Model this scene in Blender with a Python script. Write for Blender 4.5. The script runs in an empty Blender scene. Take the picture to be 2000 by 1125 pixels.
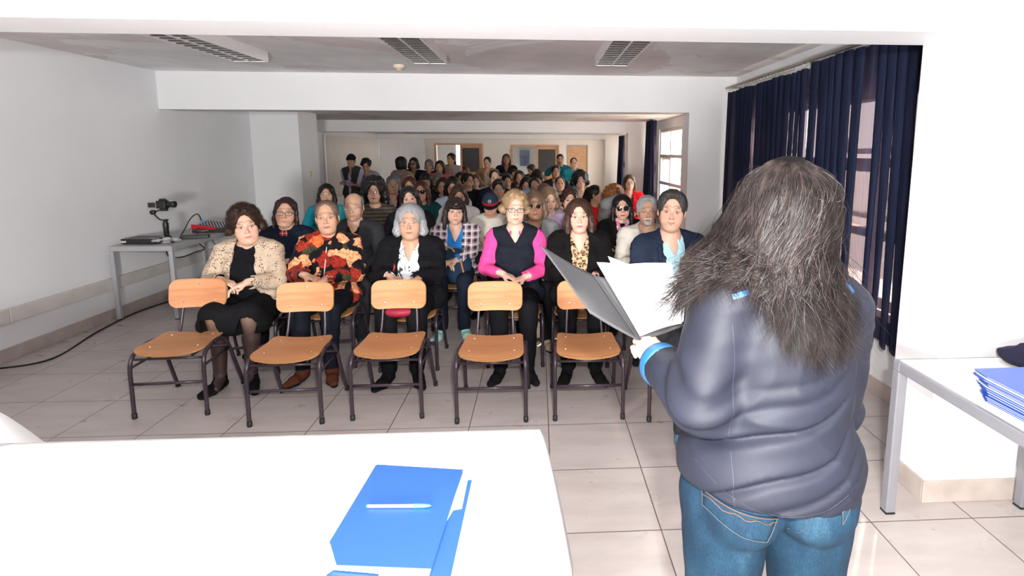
import bpy, math, random
import numpy as np
from mathutils import Vector, Matrix
PI = math.pi
rng = np.random.default_rng(7)
sc = bpy.context.scene
COL = sc.collection

# ---------------------------------------------------------------- camera
CAM_H = 1.68
cam_d = bpy.data.cameras.new('camera')
cam = bpy.data.objects.new('camera', cam_d); COL.objects.link(cam)
# room axes written in camera axes (right, down, forward)
_XV = (0.9983, -0.0056, 0.0577); _YV = (-0.0582, -0.1413, 0.9882); _DN = (-0.0026, 0.9899, 0.1414)
right = Vector((_XV[0], _YV[0], -_DN[0])); down = Vector((_XV[1], _YV[1], -_DN[1])); fwd = Vector((_XV[2], _YV[2], -_DN[2]))
fwd.normalize(); right = (right - fwd*right.dot(fwd)).normalized(); up = right.cross(fwd).normalized()
_m = Matrix.Identity(4)
for i in range(3):
    _m[i][0] = right[i]; _m[i][1] = up[i]; _m[i][2] = -fwd[i]
_m.translation = Vector((0, 0, CAM_H))
cam.matrix_world = _m
cam_d.sensor_width = 36; cam_d.lens = 36*1070/2000
cam_d.shift_x = -0.0565; cam_d.shift_y = -0.05625
cam_d.clip_start = 0.05; cam_d.clip_end = 300
sc.camera = cam

# ---------------------------------------------------------------- world, sun, flash, exposure
w = bpy.data.worlds.new('sky'); sc.world = w; w.use_nodes = True
nt = w.node_tree; nt.nodes.clear()
bg = nt.nodes.new('ShaderNodeBackground'); out = nt.nodes.new('ShaderNodeOutputWorld')
bg.inputs[0].default_value = (1.0, 0.95, 0.90, 1); bg.inputs[1].default_value = 8.0
nt.links.new(bg.outputs[0], out.inputs[0])

def lamp(name, kind, loc, rot, energy, color=(1, 1, 1), **kw):
    d = bpy.data.lights.new(name, kind); d.energy = energy; d.color = color
    for k, v in kw.items(): setattr(d, k, v)
    o = bpy.data.objects.new(name, d); COL.objects.link(o); o.location = loc; o.rotation_euler = rot
    return o
# low sun coming in through the windows of the rear bays
_sd = Vector((-0.55, -0.76, -0.42)).normalized()
sun = lamp('sun', 'SUN', (6, 12, 6), _sd.to_track_quat('-Z', 'Y').to_euler(), 22.0, (1.0, 0.83, 0.64), angle=0.012)
# the photographer's flash beside the lens plus a made-up soft fill light added behind the camera
_fd = Vector((0.05, 1.0, -0.03)).normalized()
flash = lamp('camera_flash', 'AREA', (0.12, -0.05, 1.85), _fd.to_track_quat('-Z', 'Y').to_euler(), 120.0, (1.0, 0.985, 0.97), shape='RECTANGLE', size=0.08, size_y=0.06)
added_fill = lamp('added_fill_light', 'AREA', (-0.45, -1.5, 1.22), Vector((0.05, 1.0, 0.06)).to_track_quat('-Z', 'Y').to_euler(), 290.0, (1.0, 0.985, 0.97), shape='RECTANGLE', size=0.45, size_y=0.4)
# daylight portals of the window openings (they only guide the sky light)
for k, (y0, y1) in enumerate(((2.9, 6.3), (7.4, 10.8), (11.6, 14.9), (15.6, 19.4))):
    p = lamp('window_portal', 'AREA', (2.62, (y0+y1)/2, 1.4), (0, PI/2, 0), 1.0, shape='RECTANGLE', size=1.8, size_y=y1-y0)
    p.data.cycles.is_portal = True
vs = sc.view_settings
sc.display_settings.display_device = 'sRGB'
vs.view_transform = 'Standard'; vs.look = 'None'; vs.gamma = 1.0; vs.exposure = 0.12; vs.use_curve_mapping = False
sc.cycles.max_bounces = 8; sc.cycles.diffuse_bounces = 5; sc.cycles.glossy_bounces = 3; sc.cycles.transparent_max_bounces = 16
sc.cycles.transmission_bounces = 4; sc.cycles.caustics_reflective = False; sc.cycles.caustics_refractive = False
sc.cycles.sample_clamp_indirect = 4.0; sc.cycles.use_denoising = True

# ---------------------------------------------------------------- naming helpers
def tag(o, label=None, cat=None, group=None, kind=None):
    if label: o['label'] = label
    if cat: o['category'] = cat
    if group: o['group'] = group
    if kind: o['kind'] = kind
    return o
def empty(name, loc=(0, 0, 0), rz=0.0, label=None, cat=None, group=None):
    o = bpy.data.objects.new(name, None); COL.objects.link(o)
    o.location = loc; o.rotation_euler = (0, 0, rz); o.empty_display_size = 0.1
    return tag(o, label, cat, group)
def link(name, me, mats, parent=None):
    if not isinstance(mats, (list, tuple)): mats = [mats]
    for m in mats: me.materials.append(m)
    o = bpy.data.objects.new(name, me); COL.objects.link(o)
    if parent: o.parent = parent
    return o
def copy_tree(o, parent=None):
    c = o.copy(); COL.objects.link(c); c.parent = parent
    for ch in o.children: copy_tree(ch, c)
    return c

# ---------------------------------------------------------------- materials
def N(nt, kind, **kw):
    n = nt.nodes.new(kind)
    for k, v in kw.items():
        if k.startswith('i_'): n.inputs[k[2:].replace('_', ' ')].default_value = v
        else: setattr(n, k, v)
    return n
def ramp(nt, fac, stops, interp='LINEAR'):
    r = nt.nodes.new('ShaderNodeValToRGB'); r.color_ramp.interpolation = interp
    els = r.color_ramp.elements
    while len(els) < len(stops): els.new(0.5)
    for e, (p, c) in zip(els, stops):
        e.position = p; e.color = tuple(c) + (1,) if len(c) == 3 else c
    nt.links.new(fac, r.inputs[0]); return r.outputs[0]
def srgb(r, g, b):
    f = lambda c: (c/255/12.92) if c/255 <= 0.04045 else ((c/255+0.055)/1.055)**2.4
    return (f(r), f(g), f(b))
def base_mat(name, col=(.8, .8, .8), rough=0.6, metal=0.0, spec=0.5, sheen=0.0):
    m = bpy.data.materials.new(name); m.use_nodes = True
    b = m.node_tree.nodes['Principled BSDF']
    b.inputs['Base Color'].default_value = tuple(col) + (1,)
    b.inputs['Roughness'].default_value = rough; b.inputs['Metallic'].default_value = metal
    b.inputs['Specular IOR Level'].default_value = spec
    if sheen: b.inputs['Sheen Weight'].default_value = sheen
    return m, m.node_tree, b
def add_bump(nt, b, height, strength=0.3, dist=0.01):
    bp = nt.nodes.new('ShaderNodeBump'); bp.inputs['Strength'].default_value = strength; bp.inputs['Distance'].default_value = dist
    nt.links.new(height, bp.inputs['Height']); nt.links.new(bp.outputs[0], b.inputs['Normal'])
def coords(nt, kind='Object', scale=(1, 1, 1), rot=(0, 0, 0)):
    tc = nt.nodes.new('ShaderNodeTexCoord'); mp = nt.nodes.new('ShaderNodeMapping')
    mp.inputs['Scale'].default_value = scale; mp.inputs['Rotation'].default_value = rot
    nt.links.new(tc.outputs[kind], mp.inputs[0]); return mp.outputs[0]
def noise(nt, vec, scale=5, detail=3, rough=0.5, out='Fac', dist=0.0):
    n = nt.nodes.new('ShaderNodeTexNoise'); n.inputs['Scale'].default_value = scale; n.inputs['Detail'].default_value = detail
    n.inputs['Roughness'].default_value = rough; n.inputs['Distortion'].default_value = dist
    nt.links.new(vec, n.inputs['Vector']); return n.outputs[out]
def plain(name, col, rough=0.6, metal=0.0, var=0.06, scale=12, bump=0.0, spec=0.5, sheen=0.0):
    """one colour with a light procedural variation"""
    m, nt, b = base_mat(name, col, rough, metal, spec, sheen)
    f = noise(nt, coords(nt), scale, 4)
    c = ramp(nt, f, [(0.3, tuple(x*(1-var) for x in col)), (0.7, tuple(min(1, x*(1+var)) for x in col))])
    nt.links.new(c, b.inputs['Base Color'])
    if bump: add_bump(nt, b, noise(nt, coords(nt), scale*12, 2), bump, 0.002)
    return m
_cloth = {}
def cloth(col, rough=0.85, sheen=0.0, weave=900, bump=0.25):
    key = (tuple(round(c, 4) for c in col), rough, weave)
    if key in _cloth: return _cloth[key]
    m, nt, b = base_mat('woven_cloth', col, rough, 0, 0.10, sheen)
    v = coords(nt)
    f = noise(nt, v, 9, 4)
    c = ramp(nt, f, [(0.3, tuple(x*0.9 for x in col)), (0.7, tuple(min(1, x*1.08+0.002) for x in col))])
    nt.links.new(c, b.inputs['Base Color'])
    add_bump(nt, b, noise(nt, v, weave*0.35, 2), bump, 0.001)
    _cloth[key] = m; return m

# ---------------------------------------------------------------- polygon helper
class MB:
    def __init__(s): s.v = []; s.f = []; s.mi = []
    def add(s, vs, fs, mi=0):
        n = len(s.v); s.v += [tuple(map(float, p)) for p in vs]; s.f += [tuple(i+n for i in f) for f in fs]; s.mi += [mi]*len(fs); return s
    def box(s, x0, x1, y0, y1, z0, z1, mi=0, M=None):
        vs = [(x, y, z) for z in (z0, z1) for y in (y0, y1) for x in (x0, x1)]
        if M is not None: vs = [M @ Vector(p) for p in vs]
        return s.add(vs, [(0, 2, 3, 1), (4, 5, 7, 6), (0, 1, 5, 4), (2, 6, 7, 3), (0, 4, 6, 2), (1, 3, 7, 5)], mi)
    def tube(s, pts, r, n=10, mi=0, cap=True, closed=False):
        pts = [Vector(p) for p in pts]; m = len(pts); rs = r if isinstance(r, (list, tuple)) else [r]*m
        vs = []; prev = None
        for i, p in enumerate(pts):
            a = pts[(i-1) % m] if (i > 0 or closed) else p; b = pts[(i+1) % m] if (i < m-1 or closed) else p
            t = (b-a).normalized()
            if prev is None:
                u = t.cross(Vector((0, 0, 1)));
                if u.length < 1e-3: u = t.cross(Vector((1, 0, 0)))
            else: u = prev - t*prev.dot(t)
            u.normalize(); prev = u; w_ = t.cross(u)
            for k in range(n):
                a_ = 2*PI*k/n; vs.append(p + (u*math.cos(a_)+w_*math.sin(a_))*rs[i])
        fs = []
        for i in range(m if closed else m-1):
            j = (i+1) % m
            for k in range(n):
                fs.append((i*n+k, i*n+(k+1) % n, j*n+(k+1) % n, j*n+k))
        if cap and not closed:
            fs.append(tuple(range(n))[::-1]); fs.append(tuple((m-1)*n+k for k in range(n)))
        return s.add(vs, fs, mi)
    def lathe(s, prof, n=20, M=None, mi=0):
        vs = []; fs = []
        for r, z in prof:
            for k in range(n):
                a = 2*PI*k/n; p = Vector((r*math.cos(a), r*math.sin(a), z)); vs.append(M @ p if M is not None else p)
        for i in range(len(prof)-1):
            for k in range(n): fs.append((i*n+k, i*n+(k+1) % n, (i+1)*n+(k+1) % n, (i+1)*n+k))
        fs.append(tuple(range(n))[::-1]); fs.append(tuple((len(prof)-1)*n+k for k in range(n)))
        return s.add(vs, fs, mi)
    def grid(s, P, mi=0, closed_u=False):
        P = np.asarray(P); a, b = P.shape[:2]; vs = P.reshape(-1, 3); fs = []
        for i in range(a if closed_u else a-1):
            for j in range(b-1):
                i2 = (i+1) % a; fs.append((i*b+j, i2*b+j, i2*b+j+1, i*b+j+1))
        return s.add(vs, fs, mi)
    def slab(s, poly, z0, z1, M=None, mi=0):
        n = len(poly); vs = [(x, y, z0) for x, y in poly] + [(x, y, z1) for x, y in poly]
        if M is not None: vs = [M @ Vector(p) for p in vs]
        fs = [tuple(range(n))[::-1], tuple(range(n, 2*n))] + [(i, (i+1) % n, n+(i+1) % n, n+i) for i in range(n)]
        return s.add(vs, fs, mi)
    def build(s, name, mats, parent=None, smooth=False, bevel=0.0, seg=2, solid=0.0, subd=0):
        me = bpy.data.meshes.new(name); me.from_pydata(s.v, [], s.f); me.update()
        me.polygons.foreach_set('material_index', s.mi)
        if smooth: me.polygons.foreach_set('use_smooth', [True]*len(s.f))
        o = link(name, me, mats, parent)
        if solid:
            k = o.modifiers.new('solid', 'SOLIDIFY'); k.thickness = solid; k.offset = 0
        if bevel:
            k = o.modifiers.new('bevel', 'BEVEL'); k.width = bevel; k.segments = seg; k.limit_method = 'ANGLE'; k.angle_limit = 0.7
        if subd:
            k = o.modifiers.new('sub', 'SUBSURF'); k.levels = subd; k.render_levels = subd
        return o
def rounded(w_, h_, r, n=5):
    P = []
    for cx, cy, a0 in ((w_/2-r, h_/2-r, 0), (-w_/2+r, h_/2-r, PI/2), (-w_/2+r, -h_/2+r, PI), (w_/2-r, -h_/2+r, 1.5*PI)):
        for k in range(n+1):
            a = a0+PI/2*k/n; P.append((cx+r*math.cos(a), cy+r*math.sin(a)))
    return P
def spline(pts, n=8):
    """Catmull-Rom through pts"""
    P = [Vector(p) for p in pts]; P = [P[0]*2-P[1]] + P + [P[-1]*2-P[-2]]; outp = []
    for i in range(1, len(P)-2):
        for k in range(n):
            t = k/n; a, b, c, d = P[i-1:i+3]
            outp.append(0.5*((2*b)+(c-a)*t+(2*a-5*b+4*c-d)*t*t+(3*b-a-3*c+d)*t**3))
    outp.append(P[-2]); return outp
# ================================================================ the room
def wall_mat(name, col, dirt=0.05, scale=1.3):
    m, nt, b = base_mat(name, col, 0.55, 0, 0.35)
    v = coords(nt)
    f = noise(nt, v, scale, 5, 0.55)
    c = ramp(nt, f, [(0.3, tuple(x*(1-dirt) for x in col)), (0.65, col)])
    nt.links.new(c, b.inputs['Base Color'])
    add_bump(nt, b, noise(nt, v, 60, 3), 0.12, 0.004)
    return m
M_wall = wall_mat('painted_wall', (0.80, 0.80, 0.81))
M_wall2 = wall_mat('grey_painted_wall', (0.80, 0.80, 0.82), 0.10, 0.7)
M_warm = wall_mat('rear_wall_paint', (0.86, 0.82, 0.78))
def ceil_mat():
    m, nt, b = base_mat('ceiling_paint', (.6, .6, .6), 0.7, 0, 0.2)
    v = coords(nt, 'Object')
    f = noise(nt, v, 0.55, 6, 0.62, dist=0.6)
    c = ramp(nt, f, [(0.505, (0.93, 0.92, 0.93)), (0.515, (0.82, 0.75, 0.75))])
    f2 = noise(nt, v, 2.2, 5)
    c2 = ramp(nt, f2, [(0.3, (0.82, 0.82, 0.82)), (0.7, (1, 1, 1))])
    mx = N(nt, 'ShaderNodeMix', data_type='RGBA', blend_type='MULTIPLY'); mx.inputs[0].default_value = 1
    nt.links.new(c, mx.inputs[6]); nt.links.new(c2, mx.inputs[7]); nt.links.new(mx.outputs[2], b.inputs['Base Color'])
    return m
M_ceil = ceil_mat()
def floor_mat():
    m, nt, b = base_mat('floor_tiles', (.5, .5, .5), 0.32, 0, 0.45)
    tc = nt.nodes.new('ShaderNodeTexCoord'); sep = nt.nodes.new('ShaderNodeSeparateXYZ'); nt.links.new(tc.outputs['Object'], sep.inputs[0])
    def mth(op, a, bb=None, c=None):
        n = nt.nodes.new('ShaderNodeMath'); n.operation = op
        for i, x in enumerate((a, bb, c)):
            if x is None: continue
            if isinstance(x, (int, float)): n.inputs[i].default_value = x
            else: nt.links.new(x, n.inputs[i])
        return n.outputs[0]
    def cell(ch, off, size):
        q = mth('DIVIDE', mth('SUBTRACT', ch, off), size)
        fr = mth('FRACT', q)
        d = mth('MULTIPLY', mth('MINIMUM', fr, mth('SUBTRACT', 1.0, fr)), size)
        return mth('FLOOR', q), d
    ix, dx = cell(sep.outputs[0], 0.057, 0.4875); iy, dy = cell(sep.outputs[1], 2.22, 0.4925)
    d = mth('MINIMUM', dx, dy)
    grout = ramp(nt, mth('MULTIPLY', d, 100.0), [(0.20, (0, 0, 0)), (0.34, (1, 1, 1))])
    cmb = nt.nodes.new('ShaderNodeCombineXYZ'); nt.links.new(ix, cmb.inputs[0]); nt.links.new(iy, cmb.inputs[1])
    wn = nt.nodes.new('ShaderNodeTexWhiteNoise'); wn.noise_dimensions = '3D'; nt.links.new(cmb.outputs[0], wn.inputs['Vector'])
    add = N(nt, 'ShaderNodeVectorMath', operation='MULTIPLY_ADD'); nt.links.new(wn.outputs['Color'], add.inputs[0]); add.inputs[1].default_value = (9, 9, 9); nt.links.new(tc.outputs['Object'], add.inputs[2])
    mp = nt.nodes.new('ShaderNodeMapping'); mp.inputs['Scale'].default_value = (1.0, 3.5, 1); nt.links.new(add.outputs[0], mp.inputs[0])
    f = noise(nt, mp.outputs[0], 2.4, 6, 0.6)
    tilec = ramp(nt, f, [(0.25, (0.38, 0.335, 0.32)), (0.5, (0.45, 0.405, 0.385)), (0.75, (0.50, 0.455, 0.435))])
    mx = N(nt, 'ShaderNodeMix', data_type='RGBA'); nt.links.new(grout, mx.inputs[0]); mx.inputs[6].default_value = (0.115, 0.085, 0.075, 1); nt.links.new(tilec, mx.inputs[7])
    nt.links.new(mx.outputs[2], b.inputs['Base Color'])
    rr = ramp(nt, noise(nt, tc.outputs['Object'], 6, 4), [(0.3, (0.26,)*3), (0.7, (0.42,)*3)]); nt.links.new(rr, b.inputs['Roughness'])
    add_bump(nt, b, grout, 0.4, 0.002)
    return m
M_floor = floor_mat()
def base_tile():
    m, nt, b = base_mat('skirting_tile', (.42, .36, .32), 0.4)
    v = coords(nt); f = noise(nt, v, 7, 5)
    c = ramp(nt, f, [(0.3, (0.36, 0.30, 0.27)), (0.7, (0.47, 0.41, 0.37))])
    nt.links.new(c, b.inputs['Base Color']); return m
M_base = base_tile()

XL, XR = -4.27, 2.37
def struct(name, mb, m, label=None, **kw):
    o = mb.build(name, m, **kw); o['kind'] = 'structure'
    if label: o['label'] = label
    return o
# floor and ceilings
struct('floor', MB().box(-4.6, 4.6, -2.4, 22.5, -0.12, 0), M_floor, 'grey beige tiled floor')
struct('ceiling', MB().box(-4.6, 4.6, -2.4, 6.6, 2.57, 2.75), M_ceil, 'patchy painted ceiling of the front bay')
struct('ceiling', MB().box(-4.6, 2.7, 6.6, 11.1, 2.285, 2.45), M_ceil, 'lower ceiling of the second bay')
struct('ceiling', MB().box(-4.6, 2.7, 11.1, 15.2, 2.15, 2.35), M_ceil, 'lower ceiling of the third bay')
struct('ceiling', MB().box(-4.6, 2.7, 15.2, 20.1, 2.13, 2.3), M_ceil, 'lower ceiling of the rear bay')
# left wall, with the room side paint greyer
struct('wall_left', MB().box(XL-0.2, XL, -2.4, 20.1, 0, 2.6), M_wall2, 'long grey painted left wall')
# near cross beam, pillar wall on the right and the beam running towards the camera
struct('trim_1', MB().box(XL, 1.86, 2.35, 2.64, 2.195, 2.57), M_wall, 'white cross beam nearest the camera')
struct('trim_2', MB().box(-0.86, -0.695, -2.4, 2.35, 2.2, 2.57), M_wall, 'white beam running over the speaker side table')
def pillar():
    mb = MB().box(1.86, 4.6, 2.35, 2.64, 0, 2.57)
    return mb
struct('wall_right', pillar(), M_wall, 'white wall beside the table with blue folders')
struct('wall_front', MB().box(-4.6, 4.6, -2.6, -2.4, 0, 2.6), M_wall)
struct('wall_side', MB().box(4.6, 4.8, -2.4, 2.5, 0, 2.6), M_wall)
# chips of missing paint on the pillar wall
M_chip = plain('bare_plaster', (0.60, 0.52, 0.47), 0.9, var=0.15, scale=60)
def chip(cx, cz, s, seed):
    r = random.Random(seed); n = 11; P = []
    for k in range(n):
        a = 2*PI*k/n; q = s*r.uniform(0.6, 1.15); P.append((cx+q*0.75*math.cos(a), cz+q*1.2*math.sin(a)))
    mb = MB(); mb.add([(x, 2.3475, z) for x, z in P]+[(x, 2.352, z) for x, z in P], [tuple(range(n)), tuple(range(n, 2*n))[::-1]]+[(i, (i+1) % n, n+(i+1) % n, n+i) for i in range(n)])
    return mb
struct('trim_3', chip(1.90, 0.832, 0.024, 3), M_chip, 'chip of bare plaster above the right table')
# second, third and fourth portal: beam + right hand wall stub
struct('trim_4', MB().box(XL, 1.81, 6.58, 6.9, 2.15, 2.57), M_wall, 'wide white beam over the second bay')
struct('wall_stub_1', MB().box(1.81, XR, 6.58, 6.86, 0, 2.57), M_wall, 'white wall stub right of the seated crowd')
struct('trim_5', MB().box(XL, 1.81, 11.03, 11.33, 2.064, 2.32), M_wall, 'white beam of the third bay')
struct('wall_stub_2', MB().box(1.81, XR, 11.03, 11.3, 0, 2.32), M_warm, 'wall stub behind the woman in the red cardigan')
struct('trim_6', MB().box(XL, 1.85, 15.1, 15.4, 2.03, 2.2), M_wall, 'white beam of the rear bay')
struct('wall_stub_3', MB().box(1.85, XR, 15.1, 15.4, 0, 2.2), M_warm, 'farthest wall stub at right')
struct('wall_column', MB().box(XL, -3.57, 8.55, 9.25, 0, 2.285), M_wall, 'square white column with light switch')
struct('wall_column', MB().box(XL, -3.93, 19.3, 19.6, 0, 2.13), M_wall, 'pale blue lit column in the far left corner')
# rear wall with two sliding hatch openings and a door
def rear():
    mb = MB(); y0, y1 = 19.9, 20.1
    mb.box(XL, -3.66, y0, y1, 0, 2.2); mb.box(-3.66, -1.95, y0, y1, 1.98, 2.2); mb.box(-1.95, -0.97, y0, y1, 0, 2.2)
    mb.box(-0.97, 0.77, y0, y1, 1.935, 2.2); mb.box(0.77, 1.05, y0, y1, 0, 2.2); mb.box(1.05, 1.81, y0, y1, 1.94, 2.2); mb.box(1.81, XR, y0, y1, 0, 2.2)
    mb.box(-3.66, -1.95, y0, y1, 0, 0.55); mb.box(-0.97, 0.77, y0, y1, 0, 0.55)
    return mb
struct('wall_back', rear(), M_warm, 'rear wall with wood framed hatches')
# room seen through the hatches
M_hatchroom = plain('hatch_room_paint', (0.45, 0.45, 0.44), 0.7)
struct('ceiling', MB().box(-4.6, 2.7, 20.1, 23.2, 2.3, 2.4), M_hatchroom, 'ceiling of the room behind the hatches')
struct('wall_back_room', MB().box(-4.7, -4.6, 20.1, 23.1, 0, 2.3).box(2.6, 2.7, 20.1, 23.1, 0, 2.3).box(-4.6, -3.35, 23.0, 23.1, 0, 2.3).box(-2.75, 2.6, 23.0, 23.1, 0, 2.3).box(-3.35, -2.75, 23.0, 23.1, 0, 1.15).box(-3.35, -2.75, 23.0, 23.1, 2.1, 2.3), M_hatchroom, 'grey wall seen through the hatches')

# right wall of the bays with window openings
def right_wall(y0, y1, wy0, wy1, z0=0.72, z1=2.12, ztop=2.57, sill=0.0):
    mb = MB(); mb.box(XR, XR+0.16, y0, wy0, 0, ztop); mb.box(XR, XR+0.16, wy1, y1, 0, ztop)
    mb.box(XR, XR+0.16, wy0, wy1, 0, z0); mb.box(XR, XR+0.16, wy0, wy1, z1, ztop)
    return mb
WIN = [(2.64, 6.58, 2.95, 6.2, 0.62, 2.12, 2.57), (6.86, 11.03, 7.5, 10.75, 0.6, 2.12, 2.3), (11.3, 15.1, 11.8, 14.8, 0.6, 2.05, 2.2), (15.4, 20.1, 15.8, 19.2, 0.6, 2.0, 2.2)]
for k, (a, b_, c, d, z0, z1, zt) in enumerate(WIN):
    struct('wall_right', right_wall(a, b_, c, d, z0, z1, zt), M_wall if k < 2 else M_warm, ('window wall behind the navy curtains', 'window wall of the second bay', 'window wall of the third bay', 'window wall of the rear bay')[k])
M_frame = plain('cream_window_frame', (0.74, 0.68, 0.63), 0.45, var=0.05)
def glass_mat():
    m = bpy.data.materials.new('window_glass'); m.use_nodes = True; nt = m.node_tree; nt.nodes.clear()
    o = nt.nodes.new('ShaderNodeOutputMaterial'); t = nt.nodes.new('ShaderNodeBsdfTransparent'); g = nt.nodes.new('ShaderNodeBsdfGlossy')
    g.inputs['Roughness'].default_value = 0.02; t.inputs[0].default_value = (0.96, 0.98, 0.98, 1)
    x = nt.nodes.new('ShaderNodeMixShader'); x.inputs[0].default_value = 0.06
    nt.links.new(t.outputs[0], x.inputs[1]); nt.links.new(g.outputs[0], x.inputs[2]); nt.links.new(x.outputs[0], o.inputs[0]); return m
M_glass = glass_mat()
def window(n, wy0, wy1, z0, z1):
    root = empty('window_%d' % n, (XR, wy0, z0)); root['kind'] = 'structure'
    root['label'] = ('window behind the navy curtains', 'bright window beside the seated crowd', 'window of the third bay', 'window of the rear bay')[n-1]
    L, H = wy1-wy0, z1-z0; f = MB(); x0, x1 = 0.03, 0.10
    f.box(x0, x1, 0, L, 0, 0.05); f.box(x0, x1, 0, L, H-0.06, H); f.box(x0, x1, 0, 0.05, 0.05, H-0.06); f.box(x0, x1, L-0.05, L, 0.05, H-0.06)
    nb = 4; rows = [0.0, H-1.02, H-0.51, H]
    for r in rows[1:3]: f.box(x0-0.005, x1+0.005, 0.05, L-0.05, r-0.03, r+0.03)
    for k in range(1, nb): f.box(x0+0.002, x1-0.002, L*k/nb-0.028, L*k/nb+0.028, 0.05, H-0.06)
    f.build('window_frame', M_frame, root, bevel=0.004)
    for k in range(nb):
        ya, yb = L*k/nb+0.03, L*(k+1)/nb-0.03
        for j in range(3):
            za, zb = rows[j]+0.03, rows[j+1]-0.03
            if j == 0: za = 0.05
            if j and k % 2 == 1:                      # tilted hopper sash
                s = empty('window_sash', (0.08, 0, zb), 0); s.parent = root; s.rotation_euler = (0, -0.45, 0)
                h = zb-za; q = MB(); q.box(-0.02, 0.015, ya+.01, yb-.01, -h, -h+0.035); q.box(-0.02, 0.015, ya+.01, yb-.01, -0.035, 0)
                q.box(-0.02, 0.015, ya+.01, ya+0.045, -h+.035, -.035); q.box(-0.02, 0.015, yb-0.045, yb-.01, -h+.035, -.035)
                bpy.data.objects.remove(s)
                M_ = Matrix.Translation((0.08, 0, zb)) @ Matrix.Rotation(-0.42, 4, 'Y')
                q.v = [tuple(M_ @ Vector(p)) for p in q.v]
                so = q.build('window_sash', M_frame, root, bevel=0.003)
                MBg = MB().box(-0.004, 0.0, ya+.045, yb-.045, -h+.035, -.035, M=M_); MBg.build('pane', M_glass, so)
                MB().tube([M_ @ Vector((0, ya+.02, -h*.75)), (0.07, ya+.02, za+.02)], 0.006).build('stay_arm', M_frame, so)
            else:
                MB().box(0.062, 0.068, ya, yb, za, zb).build('pane', M_glass, root)
    MB().box(-0.06, 0.02, -0.03, L+0.03, -0.03, 0.0).build('window_sill', M_frame, root, bevel=0.004)
for k, (a, b_, c, d, z0, z1, zt) in enumerate(WIN): window(k+1, c, d, z0, z1)
# outside: pale ground and a pale low house
M_out = plain('sunlit_concrete', (0.62, 0.58, 0.55), 0.9, var=0.1, scale=2)
struct('floor_outside', MB().box(2.6, 40, -8, 60, -0.4, -0.3), M_out, 'pale ground outside the windows')
hs = empty('building', (16, 14, -0.3), 0, 'pale low house seen through the side windows', 'building')
MB().box(0, 6, -8, 10, 0, 2.2).build('wall', plain('pale_blue_render', (0.50, 0.58, 0.66), 0.8), hs)
MB().box(-0.4, 6.4, -8.4, 10.4, 2.2, 2.4).build('roof', plain('white_fascia', (0.8, 0.78, 0.76), 0.7), hs)

# skirting
def skirt(name, mb, lab): struct(name, mb, M_base, lab, bevel=0.003)
skirt('baseboard_left', MB().box(XL, XL+0.012, -2.4, 8.55, 0, 0.11), 'beige tile skirting of the left wall')
skirt('baseboard_column', MB().box(XL+0.013, -3.57, 8.538, 8.55, 0, 0.11).box(-3.57, -3.558, 8.538, 9.25, 0, 0.11), 'beige tile skirting round the column')
skirt('baseboard_left', MB().box(XL, XL+0.012, 9.25, 19.9, 0, 0.11), 'skirting of the rear left wall')
skirt('baseboard_pillar', MB().box(1.848, 4.6, 2.338, 2.35, 0, 0.112).box(1.848, 1.86, 2.35, 2.64, 0, 0.112), 'beige tile skirting round the right pillar')
skirt('baseboard_right', MB().box(XR-0.012, XR, 2.64, 6.58, 0, 0.11), 'tile skirting below the navy curtains')
skirt('baseboard_right', MB().box(XR-0.012, XR, 6.86, 11.03, 0, 0.11), 'tile skirting of the second bay')
skirt('baseboard_stub', MB().box(1.798, 1.81, 6.58, 6.86, 0, 0.11).box(1.798, XR, 6.568, 6.58, 0, 0.11), 'tile skirting of the wall stub')
skirt('baseboard_back', MB().box(XL, XR, 19.888, 19.9, 0, 0.11), 'tile skirting of the rear wall')

# cable trunking on the left wall
M_trunk = plain('off_white_trunking', (0.60, 0.57, 0.54), 0.6, var=0.08, scale=5)
t = empty('cable_trunking', (XL, 0, 0.31), 0, 'long off-white cable trunking along the left wall under the grey table', 'cable trunking')
mb = MB()
for y in np.arange(-1.5, 8.5, 2.0): mb.box(0.001, 0.045, y+0.003, y+1.997, 0, 0.115)
mb.build('duct', M_trunk, t, bevel=0.004)
M_rust = plain('rusty_screw', (0.35, 0.24, 0.18), 0.8)
mb = MB()
for y in (3.9, 4.1, 4.9, 5.1, 6.2): mb.lathe([(0.004, 0), (0.003, 0.003)], 8, Matrix.Translation((0.045, y, 0.07)) @ Matrix.Rotation(PI/2, 4, 'Y'))
mb.build('screw', M_rust, t)
M_black = plain('black_plastic', (0.012, 0.012, 0.013), 0.4)
# black cable on the floor below
def cable(name, pts, r, label, m=M_black, group=None):
    o = MB().tube(spline(pts, 8), r, 6).build(name, m, smooth=True); return tag(o, label, 'cable', group)
cable('power_cable', [(-4.2, 3.2, 0.30), (-4.15, 3.7, 0.22), (-4.06, 4.1, 0.08), (-3.95, 4.5, 0.008), (-4.12, 5.2, 0.008), (-4.2, 5.9, 0.008), (-4.05, 6.8, 0.008), (-4.1, 7.6, 0.008)], 0.008, 'black power cable trailing along the floor by the left wall')

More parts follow.
